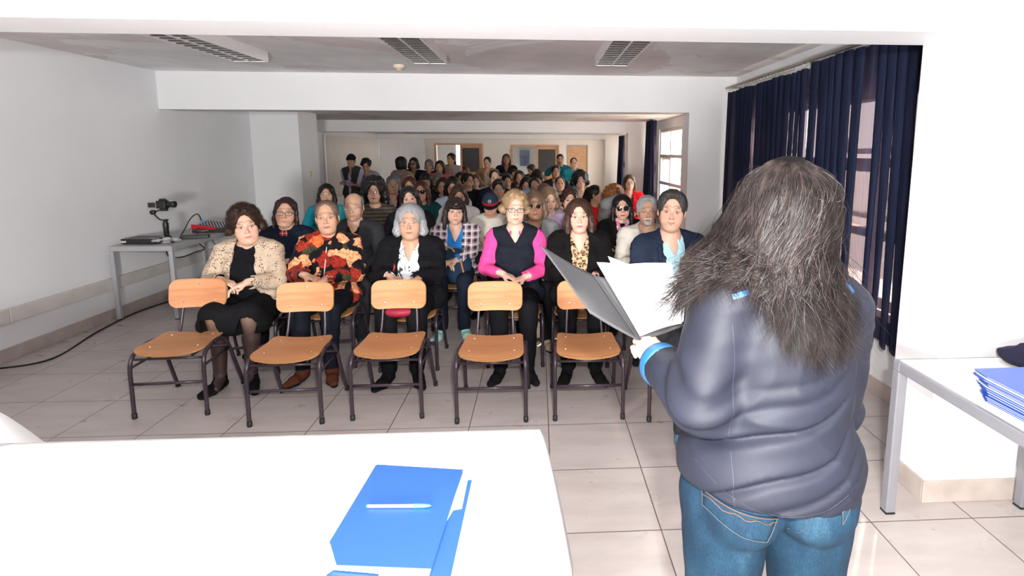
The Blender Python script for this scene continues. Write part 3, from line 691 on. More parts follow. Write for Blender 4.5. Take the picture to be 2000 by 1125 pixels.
# ================================================================ implicit-surface modelling (numpy)
V3 = lambda *a: np.array(a, dtype=float)
class SDF:
    def __init__(s, lo, hi, h):
        s.lo = np.array(lo, float); s.h = h
        s.n = np.maximum(4, np.ceil((np.array(hi)-s.lo)/h).astype(int)+1)
        s.D = np.full(s.n, 1.0, np.float32)
        s.ax = [(s.lo[i]+h*np.arange(s.n[i])).astype(np.float32) for i in range(3)]
    def _s(s, a, b):
        i0 = np.clip(np.floor((np.array(a)-s.lo)/s.h).astype(int), 0, s.n); i1 = np.clip(np.ceil((np.array(b)-s.lo)/s.h).astype(int)+1, 0, s.n)
        return tuple(slice(x, y) for x, y in zip(i0, i1))
    def op(s, fn, a, b, k=0.0, mode='u'):
        m = k+2.5*s.h; sl = s._s(np.array(a)-m, np.array(b)+m)
        if any(q.stop <= q.start for q in sl): return s
        X = s.ax[0][sl[0]][:, None, None]; Y = s.ax[1][sl[1]][None, :, None]; Z = s.ax[2][sl[2]][None, None, :]
        d = fn(X, Y, Z); A = s.D[sl]
        if mode == 'u':
            r = np.minimum(A, d)
            if k: r = r - np.maximum(k-np.abs(A-d), 0)**2/(4*k)
        elif mode == 's':
            d = -d; r = np.maximum(A, d)
            if k: r = r + np.maximum(k-np.abs(A-d), 0)**2/(4*k)
        elif mode == '+': r = A+d
        s.D[sl] = r; return s
    def ell(s, c, r, k=0.01, mode='u', R=None):
        c = np.array(c, float); r = np.array(r, float)*np.ones(3)
        def fn(X, Y, Z):
            x, y, z = X-c[0], Y-c[1], Z-c[2]
            if R is not None: x, y, z = [R[0][i]*x+R[1][i]*y+R[2][i]*z for i in range(3)]
            k0 = np.sqrt((x/r[0])**2+(y/r[1])**2+(z/r[2])**2); k1 = np.sqrt((x/r[0]**2)**2+(y/r[1]**2)**2+(z/r[2]**2)**2)+1e-9
            return k0*(k0-1)/k1
        e = np.full(3, r.max()) if R is not None else r
        return s.op(fn, c-e, c+e, k, mode)
    def cone(s, a, b, ra, rb=None, k=0.01, mode='u'):
        rb = ra if rb is None else rb; a = np.array(a, float); b = np.array(b, float); v = b-a; L = max(float(v@v), 1e-12); m = max(ra, rb)
        def fn(X, Y, Z):
            x, y, z = X-a[0], Y-a[1], Z-a[2]
            t = np.clip((x*v[0]+y*v[1]+z*v[2])/L, 0, 1)
            return np.sqrt((x-v[0]*t)**2+(y-v[1]*t)**2+(z-v[2]*t)**2)-(ra+(rb-ra)*t)
        return s.op(fn, np.minimum(a, b)-m, np.maximum(a, b)+m, k, mode)
    def path(s, pts, rs, k=0.01, mode='u'):
        for i in range(len(pts)-1): s.cone(pts[i], pts[i+1], rs[i], rs[i+1], k, mode)
        return s
    def mir(s, name, *a, **kw):
        for sg in (1, -1):
            q = [np.array(p, float)*V3(sg, 1, 1) if (i == 0 or (i == 1 and name == 'cone')) else p for i, p in enumerate(a)]
            getattr(s, name)(*q, **kw)
        return s
    def box(s, a, b, k=0.0, mode='s'):
        a = np.array(a, float); b = np.array(b, float); c = (a+b)/2; e = (b-a)/2
        def fn(X, Y, Z):
            x, y, z = np.abs(X-c[0])-e[0], np.abs(Y-c[1])-e[1], np.abs(Z-c[2])-e[2]
            return np.maximum(np.maximum(x, y), z)
        return s.op(fn, a, b, k, mode)
    def disp(s, fn, a=None, b=None):
        a = s.lo if a is None else a; b = s.lo+s.h*s.n if b is None else b
        return s.op(fn, a, b, 0, '+')
    def sample(s, P):
        q = (P-s.lo)/s.h; i = np.clip(np.floor(q).astype(int), 0, s.n-2); f = np.clip(q-i, 0, 1); D = s.D; r = 0
        for dx in (0, 1):
            for dy in (0, 1):
                for dz in (0, 1):
                    r = r + D[i[:, 0]+dx, i[:, 1]+dy, i[:, 2]+dz]*np.abs(1-dx-f[:, 0])*np.abs(1-dy-f[:, 1])*np.abs(1-dz-f[:, 2])
        return r
    def grad(s, P):
        e = s.h; g = np.stack([s.sample(P+V3(*v)*e)-s.sample(P-V3(*v)*e) for v in ((1, 0, 0), (0, 1, 0), (0, 0, 1))], 1)
        return g/(np.linalg.norm(g, axis=1, keepdims=True)+1e-9)
    def mesh(s):
        D = s.D; D[0] = D[-1] = 1; D[:, 0] = D[:, -1] = 1; D[:, :, 0] = D[:, :, -1] = 1
        I = D < 0; n = s.n-1
        c = [I[a:a+n[0], b:b+n[1], d:d+n[2]] for a in (0, 1) for b in (0, 1) for d in (0, 1)]
        allin = c[0].copy(); anyin = c[0].copy()
        for q in c[1:]: allin &= q; anyin |= q
        idx = np.argwhere(anyin & ~allin)
        if len(idx) == 0: return np.zeros((0, 3)), np.zeros((0, 4), int)
        off = np.array([(a, b, d) for a in (0, 1) for b in (0, 1) for d in (0, 1)])
        val = np.stack([D[idx[:, 0]+o[0], idx[:, 1]+o[1], idx[:, 2]+o[2]] for o in off], 1)
        acc = np.zeros((len(idx), 3)); cnt = np.zeros(len(idx))
        for i in range(8):
            for j in range(i+1, 8):
                if np.abs(off[i]-off[j]).sum() != 1: continue
                m = (val[:, i] < 0) != (val[:, j] < 0); t = val[m, i]/(val[m, i]-val[m, j])
                acc[m] += off[i]+(off[j]-off[i])*t[:, None]; cnt[m] += 1
        P = s.lo+s.h*(idx+acc/cnt[:, None])
        mp = np.full(n, -1, np.int32); mp[idx[:, 0], idx[:, 1], idx[:, 2]] = np.arange(len(idx))
        F = []
        for ax in range(3):
            o = [0, 0, 0]; o[ax] = 1
            A = I[:n[0]+(0), :n[1], :n[2]]; B = I[o[0]:o[0]+n[0], o[1]:o[1]+n[1], o[2]:o[2]+n[2]]
            e = np.argwhere(A != B); u, v = [(1, 2), (2, 0), (0, 1)][ax]
            e = e[(e[:, u] > 0) & (e[:, v] > 0)]
            du = np.zeros(3, int); du[u] = 1; dv = np.zeros(3, int); dv[v] = 1
            g = lambda q: mp[q[:, 0], q[:, 1], q[:, 2]]
            quad = np.stack([g(e-du-dv), g(e-dv), g(e), g(e-du)], 1)
            ins = A[e[:, 0], e[:, 1], e[:, 2]]; quad[~ins] = quad[~ins][:, ::-1]; F.append(quad)
        return P, np.concatenate(F)
def make_mesh(name, P, F, col=None, mi=None, smooth=True):
    me = bpy.data.meshes.new(name); nv, nf = len(P), len(F)
    me.vertices.add(nv); me.vertices.foreach_set('co', np.asarray(P, np.float32).ravel())
    me.loops.add(nf*4); me.loops.foreach_set('vertex_index', np.asarray(F, np.int32).ravel())
    me.polygons.add(nf); me.polygons.foreach_set('loop_start', np.arange(nf, dtype=np.int32)*4)
    me.polygons.foreach_set('use_smooth', np.full(nf, smooth))
    if mi is not None: me.polygons.foreach_set('material_index', np.asarray(mi, np.int32))
    if col is not None:
        a = me.color_attributes.new('Col', 'FLOAT_COLOR', 'POINT'); c = np.ones((nv, 4), np.float32); c[:, :3] = col; a.data.foreach_set('color', c.ravel())
    me.update(calc_edges=True); me.validate(); return me
def join(parts):
    """parts: list of (P, F, col, mat_index)"""
    Ps, Fs, Cs, Ms = [], [], [], []; n = 0
    for P, F, C, m in parts:
        if len(P) == 0: continue
        Ps.append(P); Fs.append(F+n); Cs.append(np.broadcast_to(C, (len(P), 3))); Ms.append(np.full(len(F), m)); n += len(P)
    return np.concatenate(Ps), np.concatenate(Fs), np.concatenate(Cs), np.concatenate(Ms)
def uvsphere(c, r, n=20, m=14):
    P = []; F = []
    for i in range(m+1):
        a = PI*i/m
        for k in range(n): b = 2*PI*k/n; P.append((math.sin(a)*math.cos(b), -math.cos(a), math.sin(a)*math.sin(b)))
    for i in range(m):
        for k in range(n): F.append((i*n+k, (i+1)*n+k, (i+1)*n+(k+1) % n, i*n+(k+1) % n))
    U = np.array(P); return U*r+np.array(c), np.array(F), U
def wob(X, Y, Z, sc_, seed=0, oct_=3):
    """cheap smooth pseudo noise in [-1, 1]"""
    r = np.random.default_rng(seed); t = 0; a = 1.0; tot = 0
    for o in range(oct_):
        for _ in range(2):
            k = r.normal(size=3); k = k/np.linalg.norm(k)*sc_*(2**o)*r.uniform(.8, 1.2); ph = r.uniform(0, 6.28, 2); k2 = r.normal(size=3)*sc_*0.7
            t = t + a*np.sin(k[0]*X+k[1]*Y+k[2]*Z+ph[0]+1.3*np.sin(k2[0]*X+k2[1]*Y+k2[2]*Z+ph[1])); tot += a
        a *= 0.55
    return t/tot
def folds(amp, scale, seed, stretch=(1, 1, 1)):
    def fn(X, Y, Z):
        q = wob(X*stretch[0], Y*stretch[1], Z*stretch[2], scale, seed, 2); return amp*(1-2*np.abs(q)**0.7)*-1
    return fn
def rotm(yaw=0, pitch=0, roll=0):
    """yaw>0 turns the face (-Y) towards +X, pitch>0 looks down, roll>0 tilts the crown towards -X"""
    return np.array((Matrix.Rotation(yaw, 3, 'Z') @ Matrix.Rotation(pitch, 3, 'X') @ Matrix.Rotation(-roll, 3, 'Y')))

# ---------------------------------------------------------------- people materials
def attr_mat(name, rough, sss=0.0, spec=0.4, coat=0.0, nscale=60, var=0.08):
    m, nt, b = base_mat(name, (.5, .5, .5), rough, 0, spec)
    a = nt.nodes.new('ShaderNodeAttribute'); a.attribute_name = 'Col'
    f = noise(nt, coords(nt), nscale, 4)
    r = ramp(nt, f, [(0.3, (1-var,)*3), (0.7, (1+var*0.3,)*3)])
    mx = N(nt, 'ShaderNodeMix', data_type='RGBA', blend_type='MULTIPLY'); mx.inputs[0].default_value = 1
    nt.links.new(a.outputs['Color'], mx.inputs[6]); nt.links.new(r, mx.inputs[7]); nt.links.new(mx.outputs[2], b.inputs['Base Color'])
    if sss:
        b.inputs['Subsurface Weight'].default_value = sss; b.inputs['Subsurface Scale'].default_value = 0.01; b.inputs['Subsurface Radius'].default_value = (1.0, 0.35, 0.2)
        add_bump(nt, b, noise(nt, coords(nt), 500, 2), 0.12, 0.001)
    if coat: b.inputs['Coat Weight'].default_value = coat
    return m
M_skin = attr_mat('skin', 0.48, 0.12, 0.35)
M_eye = attr_mat('eye', 0.08, 0, 0.6, 1.0, var=0.0)
_hairm = {}
def hair_mat(col, rough=0.42):
    key = tuple(round(c, 4) for c in col)
    if key in _hairm: return _hairm[key]
    m, nt, b = base_mat('hair', col, rough, 0, 0.3)
    v = coords(nt, 'Object', (1, 1, 0.18))
    f = noise(nt, v, 220, 3, 0.6); f2 = noise(nt, v, 30, 3)
    c = ramp(nt, f, [(0.25, tuple(x*0.5 for x in col)), (0.5, col), (0.75, tuple(min(1, x*1.5+0.004) for x in col))])
    nt.links.new(c, b.inputs['Base Color']); add_bump(nt, b, f, 0.6, 0.003)
    _hairm[key] = m; return m
M_lens = base_mat('spectacle_lens', (0.85, 0.88, 0.92), 0.03)[0]
_nt = M_lens.node_tree; _b = _nt.nodes['Principled BSDF']; _b.inputs['Alpha'].default_value = 0.12; _b.inputs['Specular IOR Level'].default_value = 1.0
M_darklens = base_mat('sunglass_lens', (0.012, 0.01, 0.012), 0.06, 0, 0.9)[0]

SK = dict(light=(0.66, 0.41, 0.30), fair=(0.72, 0.47, 0.36), mid=(0.55, 0.32, 0.215), tan=(0.44, 0.245, 0.155), dark=(0.33, 0.175, 0.11))
HC = dict(black=(0.010, 0.008, 0.008), dbrown=(0.022, 0.012, 0.009), brown=(0.055, 0.026, 0.014), auburn=(0.075, 0.022, 0.012), lbrown=(0.20, 0.12, 0.065), blond=(0.42, 0.28, 0.16), grey=(0.34, 0.34, 0.35), dgrey=(0.12, 0.12, 0.125), white=(0.62, 0.61, 0.60), orange=(0.55, 0.22, 0.05))

# ---------------------------------------------------------------- head
def build_head(p, nb, shl, shr):
    """p: parameters; nb, shl, shr: neck base and shoulders in head axes. returns parts list and the field"""
    h = p['res']; fw = p.get('fw', 1.0); fat = p.get('fat', 1.0); jw = p.get('jw', 1.0); fem = p.get('fem', True); age = p.get('age', 0.5)
    lo = np.minimum(V3(-.12, -.14, -.15), np.minimum(nb-V3(0, .04, .17), np.minimum(shl, shr)*V3(.7, 1, 1))-V3(.05, .09, .05)); hi = V3(.12, .135, .135); hi = np.maximum(hi, nb+V3(.09, .09, .02))
    S = SDF(lo, hi, h)
    S.ell((0, .015, .035), (.074, .094, .083), .02)
    S.ell((0, -.028, -.02), (.063*fw, .066, .086), .02)
    S.mir('cone', (.050*jw*fw, .005, -.050), (.015, -.064, -.098), .021, .017, k=.025)
    S.ell((0, -.073, -.096), (.017 if fem else .021, .015, .015), .016)
    S.mir('ell', (.043*fw, -.056, -.020), (.021, .019, .018), k=.02)
    S.mir('ell', (.036*fw, -.052, -.055), (.024*fat, .026*fat, .028*fat), k=.022)
    if fat > 1.02: S.ell((0, -.035, -.104), (.045*fat, .045*fat, .024*fat), .025)
    S.path([(-.046, -.070, .018), (-.022, -.084, .024), (0, -.084, .018), (.022, -.084, .024), (.046, -.070, .018)], [.009, .010, .009, .010, .009], .012)
    S.mir('ell', (.032, -.101, -.001), (.017, .013, .0115), k=.012, mode='s')
    ns = p.get('nose', 1.0)
    S.cone((0, -.086, .010), (0, -.107-.004*ns, -.030), .0068, .0095*ns, .010)
    S.ell((0, -.109-.004*ns, -.034), (.0108*ns, .0105, .0095*ns), .006); S.mir('ell', (.0125*ns, -.101, -.0375), (.0078, .0085, .0072), k=.005)
    S.mir('ell', (.0062, -.110, -.0445), (.0032, .004, .0028), k=.002, mode='s')
    S.ell((0, -.076, -.066), (.034, .022, .027), .014)
    sm = p.get('smile', 0.0)
    S.path([(-.0225, -.0875, -.068+.004*sm), (-.008, -.0965, -.0640), (0, -.0970, -.0655), (.008, -.0965, -.0640), (.0225, -.0875, -.068+.004*sm)], [.0024, .0042, .0038, .0042, .0024], .003)
    S.path([(-.020, -.0875, -.071+.003*sm), (0, -.0955, -.0755), (.020, -.0875, -.071+.003*sm)], [.0028, .0056, .0028], .003)
    S.path([(-.024, -.0915, -.0695+.005*sm), (0, -.1025, -.0698), (.024, -.0915, -.0695+.005*sm)], [.0012, .0018, .0012], .0016, 's')
    if age > .4:
        S.mir('cone', (.019, -.1005, -.040), (.033, -.0895, -.070), .0032, .0026, k=.007, mode='s')
        S.mir('cone', (.020, -.0965, -.014), (.041, -.083, -.019), .0024, .0014, k=.006, mode='s')
        if age > .65:
            S.mir('ell', (.041, -.044, -.084), (.017, .016, .014), k=.014)
            for zf in (.044, .055): S.path([(-.034, -.0745, zf), (0, -.0795, zf+.003), (.034, -.0745, zf)], [.0015, .002, .0015], .005, 's')
    # eyes: ball, lids, opening
    op = p.get('open', .80 if h < .005 else .68)
    for sg in (1, -1):
        c = V3(.0315*sg, -.0795, 0); S.ell(c, .0142, .003)
        S.ell((c[0], -.0945, -.0006), (.0128, .0095, .0058*op), .0022, 's')
        S.ell(c, .0124, 0, 's')
    for sg in (1, -1):
        R = rotm(0.35*sg, 0, 0); e = V3(.0775*fw**.5*sg, .014, -.010)
        S.ell(e, (.0065, .017, .030), .006, R=R); S.ell(e+V3(.006*sg, -.003, .003), (.004, .0095, .018), .004, 's', R=R)
    nr = p.get('neck', .047 if fem else .055)
    S.cone((0, .022, -.075), nb, nr, nr*1.12, .025)
    S.cone(nb, shl*V3(.62, 1, 1)+V3(0, 0, -.005), nr*.9, .035, .04); S.cone(nb, shr*V3(.62, 1, 1)+V3(0, 0, -.005), nr*.9, .035, .04)
    S.cone(nb+V3(0, -.02, -.02), nb+V3(0, -.035, -.17), .058, .082, .04)
    P, F = S.mesh()
    # colours
    sk = np.array(SK[p['skin']] if isinstance(p['skin'], str) else p['skin']); C = np.tile(sk, (len(P), 1)); x, y, z = P.T
    def mix(mask, col, a=1.0):
        mk = (np.clip(mask, 0, 1)*a)[:, None]; C[:] = C*(1-mk)+np.array(col)*mk
    front = y < -.04
    g2 = lambda cx, cz, s_: np.exp(-((np.abs(x)-cx)**2+(z-cz)**2)/s_**2)
    mix(front*g2(.042, -.035, .022), sk*V3(1.12, .80, .78), .6); mix(front*g2(0, -.034, .016), sk*V3(1.1, .78, .74), .5)
    mix(front*g2(.033, .0, .016), sk*V3(.80, .68, .66), .55)
    if p.get('beard'):
        bm = front*np.clip((-.045-z)/.01, 0, 1)*np.clip((z+.13)/.01, 0, 1)*np.clip((.07-np.abs(x))/.01, 0, 1); mix(bm, p['beard'], p.get('beard_a', .5))
        if p.get('goatee'): mix(front*np.clip((.034-np.abs(x))/.006, 0, 1)*np.clip((-.048-z)/.004, 0, 1)*np.clip((z+.115)/.01, 0, 1), p['goatee'], .8)
    lc = np.array(p.get('lips', sk*V3(.82, .52, .52))); zz = z+.0698-.004*sm*(np.abs(x)/.02)**2
    prof = np.clip(1-(x/.0245)**2, 0, 1)**.6
    mix((y < -.080)*np.clip((.0085*prof-np.abs(zz))/.0018, 0, 1)*(np.abs(x) < .025), lc, .9)
    mix((y < -.080)*np.clip((.0016-np.abs(zz))/.0012, 0, 1)*(np.abs(x) < .022), sk*.18, .75)
    bc = np.array(p.get('brow', (0.03, 0.02, 0.015))); ax = np.abs(x)
    bz = .0200+.006*np.sin(np.clip((ax-.012)/.038, 0, 1)*PI*0.8)
    mix((y < -.05)*np.clip((.0034-np.abs(z-bz))/.0022, 0, 1)*np.clip((ax-.011)/.004, 0, 1)*np.clip((.050-ax)/.005, 0, 1), bc, p.get('brow_a', .75))
    el = np.sqrt(((ax-.0315)/.0150)**2+((z-.0006)/.0080)**2)
    mix((y < -.06)*np.clip(1-np.abs(el-.86)/.22, 0, 1)*(z > -.002), np.array((.03, .015, .012)), p.get('lash', .8 if fem else .45))
    parts = [(P, F, C, 0)]
    gx, gz = p.get('gaze', (0.0, 0.0))
    for sg in (1, -1):
        c = V3(.0315*sg, -.0795, 0); n_ = 28 if h < .004 else 14
        Q, G, U = uvsphere((0, 0, 0), .0122, n_, n_); R = rotm(gx, -gz, 0)
        ang = np.degrees(np.arccos(np.clip(-U[:, 1], -1, 1)))
        ec = np.where((ang < 13)[:, None], (.006, .005, .005), np.where((ang < 29)[:, None], p.get('iris', (.06, .03, .015)), (.50, .46, .44) if h < .005 else (.30, .26, .24)))
        parts.append(((R @ Q.T).T+c, G, ec, 1))
    return parts, S
# ---------------------------------------------------------------- hair volumes, all in head axes
def build_hair(p, h):
    st = p['hair']; L = p.get('hl', .25); r = np.random.default_rng(p.get('seed', 1)); fw = p.get('fw', 1.0)
    zlo = -.14-(L if st in ('long', 'wavy', 'pony') else .04)
    S = SDF((-.20, -.17, zlo-.04), (.20, .19, .20), h); t = p.get('vol', .016)
    cap = lambda t_, k=.01: S.ell((0, .017, .036), (.0745+t_, .094+t_, .083+t_), k)
    face = lambda zt=-.018, rz=.108, ry=.088, rx=.064: S.ell((0, -.125, zt), (rx*fw, ry, rz), .012, 's')
    if st == 'short':
        cap(t); S.ell((0, .05, -.02), (.072, .055, .06), .02); S.ell((0, -.06, .10), (.055, .035, .018+t*.3), .02)
        S.box((-.2, -.2, -.3), (.2, .19, -.062), .01); S.box((-.2, -.2, -.3), (.2, .0, -.022), .01); face(-.016, p.get('frz', .116), .093, p.get('frx', .072))
        S.mir('ell', (.083, .004, -.02), (.016, .028, .035), k=.008, mode='s')
    elif st == 'bald':
        cap(.007); S.ell((0, .045, -.02), (.073, .052, .05), .02); S.ell((0, -.03, .10), (.078, .125, .085), .012, 's'); face(-.02, .15, .10, .2)
        S.box((-.2, -.2, -.3), (.2, .19, -.06), .01)
    elif st == 'pulled':
        cap(.007); S.ell((0, .05, -.01), (.068, .05, .055), .02); face(-.008, .168, .100, .069); S.box((-.2, -.2, -.3), (.2, .19, -.055), .01); S.box((-.2, -.2, -.3), (.2, -.01, -.01), .01)
        if p.get('bun'): S.ell(p['bun'], .035, .01)
    elif st in ('bob', 'curly', 'long', 'wavy', 'pony'):
        cap(t)
        if st == 'curly':
            n = p.get('puffs', 60); R = p.get('puff', .02); V = p.get('vol', .03)
            for _ in range(n):
                a = r.uniform(0, 2*PI); e = r.uniform(-.55, 1.5); d = V3(math.cos(e)*math.cos(a), math.cos(e)*math.sin(a), math.sin(e))
                if d[1] < -.35 and d[2] < .55: continue
                q = V3(0, .017, .036)+d*(V3(.075, .092, .083)+V)*r.uniform(.88, 1.0); S.ell(q, R*r.uniform(.7, 1.3), .012)
            if p.get('low'):
                for _ in range(int(n*.6)):
                    a = r.uniform(-.2, PI+.2); z = r.uniform(-p['low'], .0); q = V3(math.cos(a)*(.085+V*.8), .02+math.sin(a)*(.085+V*.6), z); S.ell(q, R*r.uniform(.8, 1.4), .014)
        elif st != 'pony':
            lw = L if st != 'bob' else p.get('hl', .10); bw = p.get('bw', .030)
            for sg in (1, -1):
                S.path([(sg*.058, .005, .06), (sg*.082, .000, -.01), (sg*(.086+bw*.2), -.004, -.07), (sg*(.080+bw*.3), -.022-.1*max(0, lw-.1), -.05-lw)], [.026+t*.3, bw, bw*1.1, bw*.75], .02)
            S.ell((0, .050, -.03-lw*.3), (.088, .060+t*.5, .08+lw*.45), .02)
            if st in ('long', 'wavy'):
                S.ell((0, .075, -.06-lw*.5), (.10, .045, .06+lw*.45), .03)
        else:
            S.ell((0, .05, -.01), (.07, .055, .06), .02)
            S.path([(0, .10, .02), (0, .13, -.04), (p.get('px', .06), .09, -.14), (p.get('px', .06)*1.3, -.02, -.14-L*.6)], [.022, .028, .028, .016], .02)
        face(p.get('fz', -.016), p.get('frz', .112), .093, p.get('frx', .063))
        S.box((-.055*fw, -.2, -.4), (.055*fw, -.035, -.05), .02)
        if p.get('part') is not None: S.cone((p['part'], -.10, .135), (p['part'], .03, .145), .004, .002, .012, 's')
    if p.get('bangs'):
        b = p['bangs']; S.path([(-.050, -.072, .055), (-.02, -.095, .056-b*.3), (.02, -.095, .056-b*.3), (.050, -.072, .055)], [.018, .019, .019, .018], .015); S.path([(-.052, -.076, .035), (0, -.100, .040), (.052, -.076, .035)], [.010, .012, .010], .012)
    amp = p.get('hamp', .0022)
    def strand(X, Y, Z):
        th = np.arctan2(X, Y-.01+.0*Z); wv = (6 if st == 'wavy' else 2)*np.sin(Z*(38 if st == 'wavy' else 18)+2.5*th+wob(X, Y, Z, 20, 3, 1))
        if st == 'curly' or st == 'afro': return amp*1.6*wob(X, Y, Z, 260, p.get('seed', 1), 2)
        return amp*np.sin(th*46+wv*.35+2.5*wob(X, Y, Z, 25, 5, 1))+amp*.7*wob(X, Y, Z*.3, 170, 6, 2)
    if h < .005 or st == 'curly': S.disp(strand)
    return S
def ribbons(S, n, m, step, flow, width, seed=1, lift=.002, P0=None, jitter=.25, taper=True, cen=None):
    """fine strands that follow the field S along flow"""
    r = np.random.default_rng(seed)
    if P0 is None: P0, _ = S.mesh()
    if cen is not None:
        dv_ = P0-cen; dv_ /= np.linalg.norm(dv_, axis=1, keepdims=True); P0 = P0[np.sum(S.grad(P0)*dv_, 1) > .45]
    P = P0[r.integers(0, len(P0), n)]; lf = r.uniform(.3, 1.6, n)*lift; jit = r.normal(size=(n, 3))*jitter; pts = [P+S.grad(P)*lf[:, None]]
    for i in range(m):
        g = S.grad(P); f = flow(P)+jit; f = f-g*np.sum(f*g, 1, keepdims=True); f /= np.linalg.norm(f, axis=1, keepdims=True)+1e-9
        P = P+f*step; d = S.sample(P); P = P-S.grad(P)*np.clip(d, -.01, .006)[:, None]; pts.append(P+S.grad(P)*(lf*(1+i*.25))[:, None])
        jit = jit*.8+r.normal(size=(n, 3))*jitter*.4
    Q = np.stack(pts, 1); T = np.gradient(Q, axis=1); T /= np.linalg.norm(T, axis=2, keepdims=True)+1e-9
    G = S.grad(Q[:, 0]); W = np.cross(T, G[:, None, :]); W /= np.linalg.norm(W, axis=2, keepdims=True)+1e-9
    wd = width*(np.linspace(1, .25, m+1) if taper else np.ones(m+1))[None, :, None]
    A = Q-W*wd/2; B = Q+W*wd/2; VV = np.stack([A, B], 2).reshape(-1, 3)
    k = np.arange(m)*2; one = np.stack([k, k+1, k+3, k+2], 1); F = (one[None]+(np.arange(n)*(m+1)*2)[:, None, None]).reshape(-1, 4)
    return VV, F
# ================================================================ printed cloths
def pattern(name, build, rough=0.85):
    m, nt, b = base_mat(name, (.5, .5, .5), rough, 0, 0.2, 0.03); v = coords(nt); c = build(nt, v); nt.links.new(c, b.inputs['Base Color'])
    add_bump(nt, b, noise(nt, v, 350, 2), 0.25, 0.001); return m
def mixc(nt, fac, a, b_):
    mx = N(nt, 'ShaderNodeMix', data_type='RGBA')
    for i, q in ((0, fac), (6, a), (7, b_)):
        if isinstance(q, (tuple, list)): mx.inputs[i].default_value = tuple(q)+((1,) if len(q) == 3 else ())
        elif isinstance(q, (int, float)): mx.inputs[i].default_value = q
        else: nt.links.new(q, mx.inputs[i])
    return mx.outputs[2]
def voro(nt, v, scale, out='Distance', feat='F1', rnd=1.0):
    n = nt.nodes.new('ShaderNodeTexVoronoi'); n.inputs['Scale'].default_value = scale; n.feature = feat; n.inputs['Randomness'].default_value = rnd
    nt.links.new(v, n.inputs['Vector']); return n.outputs[out]
def warp(nt, v, amt, scale):
    n = nt.nodes.new('ShaderNodeTexNoise'); n.inputs['Scale'].default_value = scale; nt.links.new(v, n.inputs['Vector'])
    a = N(nt, 'ShaderNodeVectorMath', operation='MULTIPLY_ADD'); nt.links.new(n.outputs['Color'], a.inputs[0]); a.inputs[1].default_value = (amt,)*3; nt.links.new(v, a.inputs[2]); return a.outputs[0]
def _floral(nt, v):
    w1 = warp(nt, v, .05, 22); d = voro(nt, w1, 11.5); c = voro(nt, w1, 11.5, 'Color'); sp = nt.nodes.new('ShaderNodeSeparateColor'); nt.links.new(c, sp.inputs[0])
    colr = ramp(nt, sp.outputs[0], [(0, (0.004, 0.004, 0.006)), (.20, (0.28, 0.02, 0.012)), (.42, (0.80, 0.17, 0.05)), (.62, (0.86, 0.36, 0.18)), (.84, (0.33, 0.03, 0.015)), (.92, (0.05, 0.05, 0.025))], 'CONSTANT')
    pet = noise(nt, v, 55, 3); sh = ramp(nt, pet, [(.35, (.45,)*3), (.6, (1.15, 1.1, 1.05))])
    mx = N(nt, 'ShaderNodeMix', data_type='RGBA', blend_type='MULTIPLY'); mx.inputs[0].default_value = 1; nt.links.new(colr, mx.inputs[6]); nt.links.new(sh, mx.inputs[7])
    return mixc(nt, ramp(nt, d, [(.66, (0,)*3), (.72, (1,)*3)]), mx.outputs[2], (0.004, 0.004, 0.006))
def _leopard(nt, v):
    w1 = warp(nt, v, .012, 60); d = voro(nt, w1, 42); n1 = noise(nt, v, 70, 2)
    ring = ramp(nt, d, [(.20, (0.42, 0.22, 0.11)), (.27, (0.012, 0.008, 0.006)), (.46, (0.012, 0.008, 0.006)), (.52, (0.66, 0.41, 0.24))])
    return mixc(nt, ramp(nt, n1, [(.56, (0,)*3), (.62, (1,)*3)]), ring, (0.64, 0.40, 0.24))
def _bwfloral(nt, v):
    w1 = warp(nt, v, .05, 35); n1 = noise(nt, w1, 24, 3, .6, dist=1.6); n2 = noise(nt, v, 9, 2)
    a = ramp(nt, n1, [(.53, (0,)*3), (.56, (1,)*3)]); b_ = ramp(nt, n2, [(.42, (0,)*3), (.55, (1,)*3)])
    f = N(nt, 'ShaderNodeMath', operation='MULTIPLY'); nt.links.new(a, f.inputs[0]); nt.links.new(b_, f.inputs[1])
    return mixc(nt, f.outputs[0], (0.74, 0.74, 0.76), (0.012, 0.014, 0.03))
def _bands(nt, v, axis, scale, pos, width, sharp=.02):
    s_ = nt.nodes.new('ShaderNodeSeparateXYZ'); nt.links.new(v, s_.inputs[0]); q = N(nt, 'ShaderNodeMath', operation='MULTIPLY'); nt.links.new(s_.outputs[axis], q.inputs[0]); q.inputs[1].default_value = scale
    fr = N(nt, 'ShaderNodeMath', operation='FRACT'); nt.links.new(q.outputs[0], fr.inputs[0])
    return ramp(nt, fr.outputs[0], [(max(0, pos-sharp), (0,)*3), (pos, (1,)*3), (pos+width, (1,)*3), (min(1, pos+width+sharp), (0,)*3)])
def _plaid(base, dark, light, sc_):
    def f(nt, v):
        c = mixc(nt, _bands(nt, v, 0, sc_, .1, .38), base, dark); h = mixc(nt, _bands(nt, v, 2, sc_, .1, .38), base, dark)
        c = mixc(nt, .5, c, h); l1 = _bands(nt, v, 0, sc_, .66, .12); l2 = _bands(nt, v, 2, sc_, .66, .12)
        return mixc(nt, l2, mixc(nt, l1, c, light), light)
    return f
